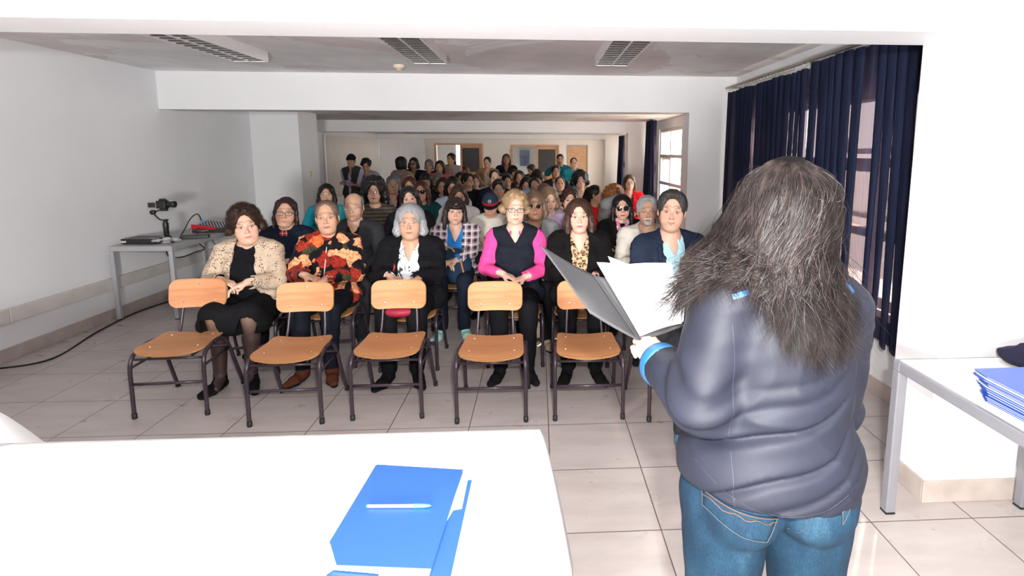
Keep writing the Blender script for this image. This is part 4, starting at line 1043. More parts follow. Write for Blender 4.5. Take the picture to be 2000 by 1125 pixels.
def _crochet(nt, v):
    n1 = noise(nt, v, 160, 2); c = ramp(nt, n1, [(.3, (0.40, 0.30, 0.21)), (.7, (0.62, 0.49, 0.37))])
    w1 = warp(nt, v, .004, 50); mp = nt.nodes.new('ShaderNodeMapping'); mp.inputs['Scale'].default_value = (1, 1, .75); nt.links.new(w1, mp.inputs[0])
    d = voro(nt, mp.outputs[0], 88, rnd=.5); holes = ramp(nt, d, [(.30, (1,)*3), (.38, (0,)*3)])
    band = _bands(nt, v, 0, 11, .25, .42, .05); n2 = ramp(nt, noise(nt, v, 19, 2), [(.46, (0,)*3), (.50, (1,)*3)])
    f = N(nt, 'ShaderNodeMath', operation='MULTIPLY'); nt.links.new(holes, f.inputs[0]); nt.links.new(n2, f.inputs[1])
    g = N(nt, 'ShaderNodeMath', operation='MULTIPLY'); nt.links.new(f.outputs[0], g.inputs[0]); nt.links.new(mixc(nt, .5, band, (1, 1, 1)), g.inputs[1])
    gg = ramp(nt, g.outputs[0], [(.35, (0,)*3), (.5, (1,)*3)])
    return mixc(nt, gg, c, (0.012, 0.010, 0.010))
def _stripe(a, b_, sc_, w_=.5):
    return lambda nt, v: mixc(nt, _bands(nt, v, 2, sc_, .1, w_, .08), a, b_)
def _spots(bgc, fg, scale, thr=.3):
    return lambda nt, v: mixc(nt, ramp(nt, voro(nt, v, scale), [(thr, (1,)*3), (thr+.05, (0,)*3)]), bgc, fg)
PAT = dict(floral=lambda: pattern('floral_print', _floral), leopard=lambda: pattern('leopard_print', _leopard), bwfloral=lambda: pattern('black_white_floral_print', _bwfloral),
    plaid=lambda: pattern('plaid_flannel', _plaid((0.40, 0.33, 0.36), (0.055, 0.015, 0.022), (0.70, 0.68, 0.70), 17)), redplaid=lambda: pattern('red_tartan', _plaid((0.5, 0.02, 0.03), (0.12, 0.005, 0.01), (0.5, 0.45, 0.45), 30)),
    crochet=lambda: pattern('crochet_knit', _crochet), bands=lambda: pattern('banded_knit', _stripe((0.035, 0.028, 0.022), (0.085, 0.070, 0.052), 26)),
    bwspot=lambda: pattern('black_white_print', _spots((0.012, 0.012, 0.015), (0.6, 0.6, 0.6), 75)), pinkscarf=lambda: pattern('pink_print_scarf', _spots((0.70, 0.16, 0.28), (0.75, 0.65, 0.68), 38, .38)),
    flower=lambda: pattern('small_flower_print', _spots((0.62, 0.52, 0.48), (0.45, 0.07, 0.10), 34, .32)), greyknit=lambda: pattern('grey_melange_knit', lambda nt, v: ramp(nt, noise(nt, v, 420, 2), [(.35, (0.10, 0.10, 0.11)), (.65, (0.30, 0.30, 0.31))])))
_pm = {}
def CM(c):
    if not isinstance(c, str): return cloth(c)
    if c not in _pm: _pm[c] = PAT[c]()
    return _pm[c]

# ================================================================ bodies
def ik(a, t, l1, l2, pole):
    v = t-a; d = np.linalg.norm(v); d2 = min(d, (l1+l2)*.999); u = v/d; x = (l1*l1-l2*l2+d2*d2)/(2*d2); hh = math.sqrt(max(l1*l1-x*x, 0))
    pole = pole-u*(pole@u); pole /= np.linalg.norm(pole); return a+u*x+pole*hh, a+u*d2
def skeleton(q):
    s = q.get('s', 1.0); sh = q.get('sh', .175); k = {}
    if q['pose'] == 'sit':
        z = lambda v: .44+(v-.44)*s; ln = q.get('lean', 0.0)
        k['pel'] = V3(0, .06, z(.53)); k['bel'] = V3(0, .055+ln*.3, z(.69)); k['che'] = V3(0, .085+ln*.7, z(.88)); k['nb'] = V3(q.get('nx', 0), .085+ln, z(1.055))
        k['hip'] = V3(.092, .05, .525); k['knee'] = V3(q.get('kx', .11), q.get('ky', -.375), .52); k['ank'] = V3(q.get('ax', .10), q.get('ay', -.40), .085)
    else:
        z = lambda v: v*s
        k['pel'] = V3(0, .0, z(.93)); k['bel'] = V3(0, -.005, z(1.08)); k['che'] = V3(0, .005, z(1.27)); k['nb'] = V3(0, .02, z(1.445))
        k['hip'] = V3(.09, 0, z(.90)); k['knee'] = V3(.10, -.01, z(.49)); k['ank'] = V3(.11, .03, z(.085))
    tw = q.get('twist', 0.0); c, sn = math.cos(tw), math.sin(tw)
    for side, n in ((1, 'L'), (-1, 'R')): k['sh'+n] = k['nb']+V3(side*sh*c, side*sh*sn, -.070*s)+V3(0, -.005, 0)
    k['hc'] = k['nb']+V3(q.get('hx', 0), -.030+q.get('hy', 0), .158*s**.5)
    return k
ARMS = {
 'lap':   dict(L=((.088, -.250, .745), (-.88, -.36, -.25)), R=((-.090, -.235, .765), (.88, -.34, -.24))),
 'thigh': dict(L=((.13, -.24, .66), (-.35, -.90, -.30)), R=((-.13, -.24, .66), (.35, -.90, -.30))),
 'cross': dict(L=((-.085, -.165, 1.17), (-.75, .65, -.1)), R=((.085, -.19, 1.11), (.75, .65, -.1))),
 'down':  dict(L=((.235, -.02, .80), (.02, -.15, -1)), R=((-.235, -.02, .80), (-.02, -.15, -1))),
 'bag':   dict(L=((.04, -.30, .70), (-.8, -.5, -.1)), R=((-.10, -.30, .69), (.8, -.5, -.1))),
 'phone': dict(L=((.06, -.26, 1.10), (-.5, -.6, .5)), R=((-.06, -.26, 1.10), (.5, -.6, .5))),
}
def torso(S, k, o, g, q, kk=.05):
    bl = q.get('belly', .0); bu = q.get('bust', 0.0); st = q['pose'] != 'sit'
    S.ell(k['pel'], ((.165+.02*(not st))*g+o, .125*g+o, .12+o), kk)
    S.ell(k['bel']+V3(0, -bl*.5, 0), (.140*g+bl*.5+o, .112*g+bl*.6+o, .15+o), kk)
    S.ell(k['che'], (.152*g**.6+o, .112*g**.7+o, .175+o), kk)
    S.cone(k['shR']*.93+k['shL']*.07, k['shL']*.93+k['shR']*.07, .051+o, k=kk)
    nb = k['nb']
    for n in 'LR': S.cone(nb+V3(0, .012, .0), k['sh'+n]*.75+nb*.25+V3(0, 0, .0), .043+o*.8, .050+o, .03)
    if bu: S.mir('ell', k['che']+V3(.072, -.075-.02*bu, -.035), (.075+o, .050*bu**.5+o+.012, .070+o), k=.04)
def limbs(S, k, o, which, q):
    a = q.get('arm_r', 1.0)
    for n in 'LR':
        if n not in which: continue
        S.cone(k['sh'+n], k['el'+n], .053*a+o, .042*a+o, .03); S.cone(k['el'+n], k['wr'+n], .041*a+o, .030+o*.8, .015)
def hand(S, W, d, nrm, side, s=1.0, curl=.5, spread=.0, th=.5):
    """W wrist, d direction to the fingers, nrm back of the hand, side +1 = thumb on d x nrm side"""
    d = d/np.linalg.norm(d); nrm = nrm-d*(nrm@d); nrm /= np.linalg.norm(nrm); ac = np.cross(d, nrm)*side     # towards the thumb
    P = lambda f, a, u: W+(d*f+ac*a+nrm*u)*s
    ks = [(.088, .030), (.092, .010), (.088, -.010), (.079, -.028)]
    for f, a in ks: S.cone(P(.0, a*.55, 0), P(f, a, 0), .0165*s, .0115*s, .010)
    S.cone(P(-.03, 0, 0), P(.01, 0, 0), .026*s, .024*s, .012)
    S.cone(P(.02, .018, -.006), P(.055, .030, -.010), .016*s, .013*s, .012)
    ln = [(.040, .024, .021), (.045, .028, .023), (.041, .026, .022), (.032, .020, .019)]
    for i, ((f, a), L) in enumerate(zip(ks, ln)):
        p = P(f, a, 0); ang = 0; r = .0092-(.0010 if i == 3 else 0); sp = (1.5-i)*spread
        for j, l in enumerate(L):
            ang += curl*(.75, 1.05, .75)[j]*(1+.08*i); v = d*math.cos(ang)-nrm*math.sin(ang)+ac*sp*.3; v /= np.linalg.norm(v); p2 = p+v*l*s
            S.cone(p, p2, r*s, (r-.0009)*s, .003); p = p2; r -= .0008
    p = P(.030, .030, -.008); v = d*(.55+.2*th)+ac*(.75-.5*th)-nrm*.35; v /= np.linalg.norm(v); p2 = p+v*.036*s; S.cone(p, p2, .0115*s, .0100*s, .006)
    v2 = d*.9+ac*(.15-.5*th)-nrm*.25; v2 /= np.linalg.norm(v2); S.cone(p2, p2+v2*.028*s, .0098*s, .0082*s, .003)
def decim_mesh(o, ratio):
    m = o.modifiers.new('dec', 'DECIMATE'); m.ratio = ratio
def person(label, loc, rz, q, group=None):
    """q: pose, build, face, hair and clothes; faces -Y of its own frame"""
    root = empty('person', loc, rz, label, 'person', group)
    h = q.get('res', .004); hb = q.get('bres', h*1.9); g = q.get('g', 1.0); s = q.get('s', 1.0); k = skeleton(q); seed = q.get('seed', 1)
    # arms
    A = ARMS[q['arms']] if isinstance(q.get('arms'), str) else q.get('arms', ARMS['lap'])
    hands = {}
    for side, n in ((1, 'L'), (-1, 'R')):
        w_, d = A[n][0], A[n][1]; w_ = V3(*w_)
        if q['pose'] == 'sit' and isinstance(q.get('arms', 'lap'), str): w_ = w_+V3(0, -.06*(g-1)*2-q.get('belly', 0)*.35, 0)
        elif q['pose'] != 'sit' and isinstance(q.get('arms'), str): w_ = V3(w_[0]*(g if q['arms'] == 'down' else 1), w_[1]-(g-1)*.1*(q['arms'] != 'down'), w_[2]*s)
        L = .275*s**.5; pole = V3(*A[n][3]) if len(A[n]) > 3 else V3(side*.75, .55, -.6)
        el, wr = ik(k['sh'+n], w_, L*q.get('al', 1), L*.92*q.get('al', 1), pole); k['el'+n] = el; k['wr'+n] = wr; hands[n] = (wr, V3(*d), A[n][2] if len(A[n]) > 2 else (0, 0, 1))
    # head
    R = rotm(*q.get('head', (0, 0, 0))); hc = k['hc']; f = dict(q['face']); f['res'] = h*.72 if h < .0045 else h
    tl = lambda v: R.T @ (v-hc)
    hs = q.get('hs', 1.0)
    parts, _ = build_head(f, tl(k['nb'])/hs, tl(k['shL'])/hs, tl(k['shR'])/hs)
    parts = [((R @ (P*hs).T).T+hc, F, C, m) for P, F, C, m in parts]
    sk = np.array(SK[f['skin']] if isinstance(f['skin'], str) else f['skin'])
    hid = q.get('hands', 'LR')
    if hid:
        W = [hands[n][0] for n in hid]; lo = np.min([w_-.14 for w_ in W]+[k['el'+n]*.5+k['wr'+n]*.5-.05 for n in hid], 0); hi = np.max([w_+.14 for w_ in W]+[k['el'+n]*.5+k['wr'+n]*.5+.05 for n in hid], 0)
        groups = [hid] if np.prod(hi-lo) < .03 else list(hid)
        for gr in groups:
            W = [hands[n][0] for n in gr]; E_ = [k['el'+n]*.45+k['wr'+n]*.55 for n in gr]
            lo = np.minimum(np.min(W, 0)-.14, np.min(E_, 0)-.05); hi = np.maximum(np.max(W, 0)+.14, np.max(E_, 0)+.05)
            S = SDF(lo, hi, max(h*.8, .0028))
            for n in gr:
                wr, d, nm = hands[n]; S.cone(E_[gr.index(n)] if q.get('top', {}).get('sleeve', 'long') != 'short' else E_[gr.index(n)], wr, .034, .026, .01)
                hand(S, wr, d, V3(*nm), (1 if n == 'R' else -1)*1, s=.95*q.get('hsz', 1), curl=q.get('curl', .45), spread=q.get('spread', .1))
            P, F = S.mesh(); C = np.tile(sk, (len(P), 1)); C *= (1+.10*wob(*P.T, 80, 4, 1))[:, None]; parts.append((P, F, C, 0))
    if q.get('top', {}).get('sleeve', 'long') == 'short':
        for n in 'LR':
            pts = np.stack([k['sh'+n], k['el'+n], k['wr'+n]]); S = SDF(pts.min(0)-.07, pts.max(0)+.07, hb)
            S.cone(k['sh'+n], k['el'+n], .046, .037, .02); S.cone(k['el'+n], k['wr'+n], .037, .026, .012); P, F = S.mesh(); parts.append((P, F, sk, 0))
    lg = q.get('legs', 'trousers'); lcol = sk
    if lg == 'skirt':
        lcol = np.array(q.get('stocking', sk)); S = SDF((-.25, -.70, .0), (.25, .1, .62), hb)
        S.mir('cone', k['hip']*V3(1, 0, 1)+V3(0, -.2, 0), k['knee'], .075, .062, k=.02); S.mir('cone', k['knee'], k['knee']*.6+k['ank']*.4+V3(0, .02, 0), .060, .058, k=.02); S.mir('cone', k['knee']*.6+k['ank']*.4+V3(0, .02, 0), k['ank'], .058, .036, k=.02)
        S.mir('cone', k['ank'], k['ank']+V3(0, -.10, -.045), .034, .026, k=.02)
        P, F = S.mesh(); C = np.tile(lcol, (len(P), 1)); kn = np.exp(-((P[:, 2]-.53)**2+(P[:, 1]+.46)**2)/.008)[:, None]; C = C*(1-kn*.75)+sk*.55*kn*.75; parts.append((P, F, C, 0))
    P, F, C, M_ = join(parts); link('body', make_mesh('body', P, F, C, M_), [M_skin, M_eye], root)
    # hair
    if f.get('hair'):
        f['seed'] = seed; hh = f['res']*(1.15 if h < .0045 else 1.25); H = build_hair(f, hh); P, F = H.mesh(); hm = hair_mat(HC[f['hc']] if isinstance(f['hc'], str) else f['hc'])
        prt = [(P, F, (0, 0, 0), 0)]
        if h < .0042 and len(P):
            st = f['hair']
            def fl(P):
                tp = np.clip((P[:, 2]-.05)/.05, 0, 1)
                if st in ('pulled', 'bald'): return np.stack([P[:, 0]*.1, .10+0*tp, -.02+0*tp], 1)
                if st == 'short': return np.stack([P[:, 0]*.5, .02+.08*tp, -.07*(1-tp)], 1)
                return np.stack([P[:, 0]*.9+.02*np.sin(P[:, 2]*70), .05*tp+P[:, 1]*.2, -.09+.05*tp], 1)
            fl = fl if st != 'curly' else (lambda P: np.stack([np.sin(P[:, 2]*160), np.cos(P[:, 0]*170), np.sin(P[:, 1]*150)], 1))
            VV, FF = ribbons(H, q.get('nstr', 2200), 7 if st != 'curly' else 5, .009 if st not in ('curly', 'short') else .006, fl, .0017, seed, lift=.0025 if st != 'curly' else .005, P0=P, jitter=.02 if st != 'curly' else .5, cen=V3(0, .015, -.02))
            prt.append((VV, FF, (0, 0, 0), 0))
        P, F, C, M_ = join(prt); P = (R @ (P*hs).T).T+hc; link('hair', make_mesh('hair', P, F), hm, root)
    if f.get('glasses'): glasses(root, f, R, hc, hs)
    if f.get('earring') is not None:
        mb = MB()
        for sg in (1, -1):
            c = R @ (V3(.081*sg*f.get('fw', 1)**.5, .004, -.045)*hs)+hc; mb.lathe([(.001, -.005), (.0052, -.001), (.0052, .003), (.001, .006)], 8, Matrix.Translation(c))
        mb.build('earring', M_brass if f['earring'] else M_rivet, root, smooth=True)
    # clothes
    zt = k['nb'][2]; nbv = k['nb']
    def tgrid(extra=0.0, sleeves=True):
        pts = [k['pel']-V3(.20*g, .20*g+.05, q.get('hem', .14)), k['pel']+V3(.20*g, .17*g, 0), nbv+V3(0, .09, .09), k['shL']+.08, k['shR']-.08, k['bel']-V3(0, .26*g, 0)]
        if sleeves: pts += [k[a+n]+e for a in ('el', 'wr') for n in 'LR' for e in (-.08, .08)]
        pts = np.array(pts); return SDF(pts.min(0)-.03-extra, pts.max(0)+.03+extra, hb)
    def neck_cut(S, kind, o):
        c = nbv
        if kind == 'round': S.ell(c+V3(0, -.022, .020), (.074, .078, .046), .008, 's')
        elif kind == 'high': S.ell(c+V3(0, -.012, .075), (.062, .062, .060), .008, 's')
        elif kind == 'v':
            S.ell(c+V3(0, -.015, .022), (.070, .068, .044), .008, 's'); dz = q.get('vdepth', .15)
            S.op(lambda X, Y, Z: np.maximum(np.maximum(np.abs(X-c[0])-.066*np.clip((Z-(zt-dz))/dz, -1, 1.2), Y-c[1]+.01), (zt-dz)-Z), c-V3(.09, .25, dz), c+V3(.09, .0, .08), .004, 's')
    def finish(S, name, mat, parent=root, wr=1.0, cuff=None, sleeves='LR'):
        # drapery folds, stronger on the sleeves
        if h < .009:
            S.disp(folds(.0075*wr, 16, seed+3, (1, 1, 1.7))); S.disp(lambda X, Y, Z: .0042*wr*wob(X, Y, Z*1.6, 40, seed+9, 2))
        P, F = S.mesh(); o = link(name, make_mesh(name, P, F), mat, parent); return o
    top = q.get('top'); outer = q.get('outer')
    if top:
        S = tgrid(sleeves=top.get('sleeve', 'long') != None); o = top.get('o', .010); torso(S, k, o, g, q)
        sl = top.get('sleeve', 'long')
        if sl == 'long': limbs(S, k, o*.9+.004, 'LR', q)
        elif sl == 'short':
            for n in 'LR': S.cone(k['sh'+n], k['sh'+n]*.45+k['el'+n]*.55, .053+o, .056+o, .03)
        if q['pose'] == 'sit' and q.get('skirted'): S.ell(k['pel']+V3(0, -.12, .02), (.18*g, .20, .10), .05)
        neck_cut(S, top.get('neck', 'round'), o)
        if sl == 'long':
            for n in 'LR': d = hands[n][1]/np.linalg.norm(hands[n][1]); S.cone(k['wr'+n]+d*.0, k['wr'+n]+d*.12, .045, .06, .002, 's')
        to = finish(S, top.get('name', 'shirt'), CM(top['c']), wr=top.get('wr', 1.0))
        if top.get('collar'):
            cs = SDF(nbv-.14, nbv+.14, min(hb, .005)); 
            for sg in (1, -1): cs.path([nbv+V3(0, .055, .030), nbv+V3(.054*sg, .012, .030), nbv+V3(.048*sg, -.040, .006), nbv+V3(.030*sg, -.066, -.022), nbv+V3(.046*sg, -.080-.3*o, -.062)], [.010, .012, .012, .013, .007], .006)
            P, F = cs.mesh(); link('collar', make_mesh('collar', P, F), CM(top['collar']), to)
    if outer:
        o = outer.get('o', .022); S = tgrid(); torso(S, k, o, g, q)
        sl = outer.get('sleeve', 'long')
        if sl == 'long': limbs(S, k, o*.85, 'LR', q)
        if outer.get('long') and q['pose'] == 'sit':
            S.mir('ell', V3(.13*g, -.02, .50), (.07*g, .16, .12), k=.04)
        w0, w1 = outer.get('open', (.10, .06)); zb = k['pel'][2]-.1
        if outer.get('closed') is None:
            S.op(lambda X, Y, Z: np.maximum(np.abs(X-nbv[0]*np.clip((Z-zb)/(zt-zb), 0, 1))-(w0+(w1-w0)*np.clip((Z-zb)/(zt-zb), 0, 1)), Y-.06), V3(-.3, -.5, 0), V3(.3, .09, zt+.15), .006, 's')
            S.ell(nbv+V3(0, -.015, .030), (.076, .075, .052), .008, 's')
        else: neck_cut(S, outer.get('neck', 'v'), o)
        if sl == 'long':
            for n in 'LR': d = hands[n][1]/np.linalg.norm(hands[n][1]); S.cone(k['wr'+n]-d*.0, k['wr'+n]+d*.12, .052, .065, .002, 's')
        else:
            for n in 'LR': S.cone(k['sh'+n]+V3((1 if n == 'L' else -1)*.045, 0, 0), k['el'+n]+V3((1 if n == 'L' else -1)*.03, 0, 0), .075, .07, .004, 's')
        oo = finish(S, outer.get('name', 'cardigan'), CM(outer['c']), wr=outer.get('wr', 1.0))
        if outer.get('collar'):
            cs = SDF(nbv-V3(.16, .22, .26), nbv+V3(.16, .14, .14), min(hb, .006)); r = outer.get('cr', .016)
            for sg in (1, -1): cs.path([nbv+V3(0, .066, .036), nbv+V3(.068*sg, .012, .034), nbv+V3((w1+.012)*sg, -.045, -.005), nbv+V3((w1+.020)*sg, -.072-o*.5, -.06), nbv+V3((w1+.022)*sg, -.098-o*.7, -.13), nbv+V3((w1+.012)*sg, -.105-o*.8, -.20)], [r, r, r, r*.9, r*.8, r*.45], .006)
            P, F = cs.mesh(); link('collar', make_mesh('collar', P, F), CM(outer['collar']), oo)
    # legs
    if lg == 'trousers' and not q.get('nolegs'):
        lr = g**.6; S = SDF((-.30, -.62, .03), (.30, .26, k['pel'][2]+.12), hb*1.15)
        S.ell(k['pel']+V3(0, 0, -.01), (.178*g, .132*g, .105), .03); S.mir('cone', k['hip'], k['knee'], .088*lr, .067*lr, k=.02)
        S.mir('cone', k['knee'], k['ank']+V3(0, 0, .02), .067*lr, q.get('cuffr', .055), k=.015)
        P, F = (S.disp(folds(.004, 15, seed+5, (1, 1, 1.5))) if h < .009 else S).mesh(); link('trousers', make_mesh('trousers', P, F), CM(q.get('pants', (.012, .012, .016))), root)
    elif lg == 'skirt':
        S = SDF((-.36, -.62, .28), (.36, .26, .70), hb); S.ell(k['pel'], (.18*g, .135*g, .10), .03)
        S.mir('cone', V3(.08, .0, .52), V3(.12, -.40, .545), .10, .085, k=.06); S.cone(V3(-.10, -.40, .52), V3(.10, -.40, .52), .085, k=.05); S.cone(V3(-.12, -.43, .46), V3(.12, -.43, .46), .06, k=.05)
        S.mir('cone', V3(.16, -.05, .50), V3(.17, -.36, .46), .08, .075, k=.05); S.disp(folds(.005, 14, seed)); S.mir('cone', V3(.115, -.44, .50), V3(.115, -.52, .30), .066, k=.006, mode='s')
        P, F = S.mesh(); link('skirt', make_mesh('skirt', P, F), CM(q.get('pants', (.008, .008, .01))), root)
    if not q.get('nolegs'):
        for sg in (1, -1):
            a = k['ank']*V3(sg, 1, 1); tz = q.get('toe', .08)*sg; S = SDF(a-V3(.10, .24, .1), a+V3(.10, .10, .07), min(hb, .007))
            S.cone(a+V3(0, .03, -.050), a+V3(tz*.4, -.10, -.055), .036, .040, .02); S.cone(a+V3(tz*.4, -.10, -.055), a+V3(tz*.8, -.165, -.06), .040, .028, .02)
            if q.get('boot'): S.cone(a+V3(0, .01, -.02), a+V3(0, .01, .03), .044, .048, .02)
            S.cone(a, a+V3(tz*.2, -.03, -.045), .042, .04, .02); S.box((-2, -2, -1), (2, 2, .004), 0)
            P, F = S.mesh(); P[:, 2] -= max(P[:, 2].min(), 0)*0
            if len(P): 
                zf = P[F][:, :, 2].mean(1); link('shoe', make_mesh('shoe', P, F, mi=(zf < .024)), [CM(q.get('shoe', (.01, .01, .01))), CM(q.get('sole', (.012, .012, .012)))], root)
    return root, k, R, hc
def glasses(root, f, R, hc, hs):
    gl = f['glasses']; kind, col = gl[0], gl[1]; T = Matrix.Translation(hc) @ Matrix(R).to_4x4() @ Matrix.Scale(hs, 4)
    w_, h_ = dict(rect=(.024, .0155), round=(.0225, .021), big=(.0285, .024), oval=(.0245, .018)).get(kind, (.024, .017)); r = gl[2] if len(gl) > 2 else .0014
    fm = MB(); lens = MB()
    for sg in (1, -1):
        n = 24; c = (.0325*sg, -.107, -.003); pts = []
        e = 3.2 if kind == 'rect' else 2.4 if kind == 'big' else 2
        for i in range(n):
            a = 2*PI*i/n; ca, sa = math.cos(a), math.sin(a); x = math.copysign(abs(ca)**(2/e), ca)*w_; z = math.copysign(abs(sa)**(2/e), sa)*h_
            pts.append(T @ Vector((c[0]+x, c[1]+abs(c[0]+x)**2*3.2-.003, c[2]+z)))
        fm.tube(pts, r, 6, closed=True); lens.add([T @ Vector((c[0], c[1]-.0015, c[2]))]+pts, [(0, 1+i, 1+(i+1) % n) for i in range(n)])
        fm.tube([T @ Vector(p) for p in ((.0325*sg+w_*sg, -.104, .002), (.074*sg, -.075, .004), (.080*sg, .0, .004))], r, 6)
    fm.tube(spline([T @ Vector(p) for p in ((-.0085, -.109, -.001), (0, -.112, .003), (.0085, -.109, -.001))], 4), r, 6)
    fo = fm.build('glasses', col, root, smooth=True); lens.build('lens', M_darklens if len(gl) > 3 and gl[3] else M_lens, fo)
M_gold = base_mat('gold_wire', (0.70, 0.50, 0.28), 0.3, 1.0)[0]
M_fblack = base_mat('black_frame', (0.012, 0.011, 0.012), 0.25)[0]
def attached(root, name, mb, m, **kw): return mb.build(name, m, root, **kw)
def necklace(root, k, r=.0028, m=None, drop=.06, pend=None):
    nb = k['nb']; pts = spline([nb+V3(-.066, .01, .03), nb+V3(-.060, -.045, .0), nb+V3(-.03, -.082, -.035-drop*.5), nb+V3(0, -.095, -.04-drop), nb+V3(.03, -.082, -.035-drop*.5), nb+V3(.060, -.045, .0), nb+V3(.066, .01, .03)], 8)
    mb = MB()
    for p in pts: mb.lathe([(.0003, -r), (r*.9, -r*.5), (r*.9, r*.5), (.0003, r)], 6, Matrix.Translation(p))
    return mb.build('necklace', m or M_brass, root, smooth=True)
# ================================================================ the audience
def ray(u, v):
    d = ((u-1113.)/1070., (v-450.)/1070., 1.0)
    return right*d[0]+down*d[1]+fwd*d[2]
def at_y(u, v, Y):
    r = ray(u, v); r = r*(Y/r.y); return V3(r.x, r.y, r.z+CAM_H)
GA = 'people seated in the audience'; GS = 'people standing at the back'
def seated(u, v, Y, label, q, rz=None, chair=None, group=GA):
    """u, v: where the eyes are seen; Y: depth of the head"""
    p = at_y(u, v, Y); q['pose'] = 'sit'; ze = p[2]; lean = q.get('lean', 0)
    s = (ze-.598-.02)/.60; s = min(max(s, .80), 1.16); q['s'] = s
    if rz is None: rz = -p[0]*.06
    ly = .085+lean-.030+q.get('hy', 0); c, sn = math.cos(rz), math.sin(rz); lx = q.get('nx', 0)+q.get('hx', 0)
    loc = (p[0]-(c*lx-sn*ly), p[1]-(sn*lx+c*ly), 0)
    # turn the head to the given yaw in world terms
    hd = q.get('head', (0, 0, 0)); q['head'] = (hd[0]-rz, hd[1], hd[2])
    q['_ch'] = chair
    out_ = person(label, loc, rz, q, group)
    if chair is not False: place_chair(loc[0], loc[1]-.0, rz, chair or ' '.join(('wooden chair under the ' + label).split()[:15]), 'school chairs the audience sits on')
    return out_
def standing(u, v, Y, label, q, rz=0.0, group=GS):
    p = at_y(u, v, Y); q['pose'] = 'stand'; s = (p[2]-.158)/1.445; q['s'] = min(max(s, .6), 1.1)
    ly = -.01+q.get('hy', 0); c, sn = math.cos(rz), math.sin(rz); loc = (p[0]+sn*ly, p[1]-c*ly, 0); hd = q.get('head', (0, 0, 0)); q['head'] = (hd[0]-rz, hd[1], hd[2])
    return person(label, loc, rz, q, group)
F = lambda skin='light', hair='bob', hc='dbrown', **k: dict(skin=skin, hair=hair, hc=hc, **k)
BLK = (.006, .006, .008); NAVY = (.010, .015, .035)
R1 = .0034
# ---- first row
a1 = seated(479, 436, 4.28, 'person in a beige crochet cardigan over a black top and skirt, hands in lap', dict(res=R1, seed=11, hs=1.10, g=1.22, belly=.05, bust=1.0, lean=-.04, head=(.50, .0, .13), nx=.0,
    face=F('light', 'curly', (.035, .016, .012), vol=.020, puff=.018, puffs=190, low=.03, frz=.122, frx=.066, fat=1.16, fw=1.04, age=.9, jw=1.05, gaze=(.25, .0), lips=(.5, .2, .16), earring=1, brow=(.12, .07, .05)),
    top=dict(c=BLK, neck='round', name='top'), outer=dict(c='crochet', open=(.13, .070), o=.026, long=1), arms='lap', legs='skirt', stocking=(.045, .026, .024), pants=(.006, .006, .007), shoe=(.005, .005, .005), nstr=4200), rz=.16, chair='wooden school chair under the woman in the crochet cardigan')
necklace(a1[0], a1[1], .0032, M_gold, .03)
a2 = seated(639, 421, 4.42, 'person in a black jacket with orange and red flowers, fingers clasped', dict(res=R1, seed=12, hs=1.05, g=1.16, belly=.04, bust=.9, lean=-.02, head=(.22, -.03, .06),
    face=F('mid', 'pulled', (.17, .11, .08), fat=1.10, fw=1.02, age=.8, gaze=(.1, 0), lips=(.30, .12, .10), earring=1, open=.75),
    top=dict(c='floral', neck='high', name='jacket', o=.018), arms='lap', pants=(.008, .010, .016), shoe=(.10, .030, .016), boot=1, cuffr=.05), rz=.06, chair='wooden school chair under the woman in the floral jacket')
MB().tube(spline([a2[1]['nb']+V3(.006, -.080, -.02), a2[1]['che']+V3(.008, -.150, .03), a2[1]['bel']+V3(.0, -.185, .03)], 8), .0035, 6).build('zip', plain('white_zip', (.6, .58, .58), .5), a2[0])
necklace(a2[0], a2[1], .0028, M_rivet, .045)
a3 = seated(801, 429, 4.36, 'person with silver grey hair and thin glasses, black cardigan over a printed white top', dict(res=R1, seed=13, hs=1.07, g=1.28, belly=.05, bust=1.2, head=(.12, 0, 0), sh=.185,
    face=F('mid', 'bob', 'grey', hl=.035, bw=.024, vol=.018, part=.0, frz=.122, frx=.066, fat=1.14, fw=1.08, age=.9, glasses=('rect', M_gold, .0010), lips=(.34, .15, .12), brow=(.2, .18, .17), gaze=(.08, 0)),
    top=dict(c='bwfloral', neck='v'), outer=dict(c=BLK, open=(.095, .070), o=.030), arms='lap', pants=BLK, shoe=(.006, .006, .007), nstr=4000), rz=.03, chair='wooden school chair under the silver-haired woman')
M_red = plain('crimson_strap', (.30, .01, .035), .6)
MB().tube(spline([a3[1]['shR']+V3(.07, -.02, .045), a3[1]['che']+V3(-.095, -.16, .03), a3[1]['bel']+V3(-.115, -.20, .04)], 8), .009, 6).build('bag_strap', M_red, a3[0], smooth=True)
bag = SDF((-.22, -.50, .36), (.22, -.1, .56), .008); bag.ell((0, -.33, .47), (.15, .10, .05), .02); P_, F_ = bag.mesh()
bo = link('handbag', make_mesh('handbag', P_, F_), M_red); bo.location = (a3[0].location.x, a3[0].location.y-.04, .07); tag(bo, 'crimson bag under the lap of the silver-haired woman, behind the empty chair', 'bag')
a4 = seated(1006, 407, 4.40, 'person with short blond hair and black glasses in a black vest over bright pink sleeves', dict(res=R1, seed=14, hs=1.04, g=1.14, bust=.9, belly=.02, head=(.12, 0, -.05), sh=.17,
    face=F('fair', 'curly', 'blond', vol=.012, puff=.016, puffs=150, low=.02, frz=.120, fat=1.0, fw=.98, age=1.0, glasses=('rect', M_fblack, .0017), lips=(.5, .24, .20), brow=(.35, .25, .18), earring=1),
    top=dict(c=(.80, .075, .30), neck='v', name='blouse', collar=(.80, .075, .30)), outer=dict(name='vest', c=(.012, .014, .022), sleeve=None, closed=1, neck='v', o=.020), vdepth=.11, arms='lap', pants=BLK, shoe=(.008, .008, .010), nstr=4200), rz=.0, chair='wooden school chair under the woman in pink sleeves')
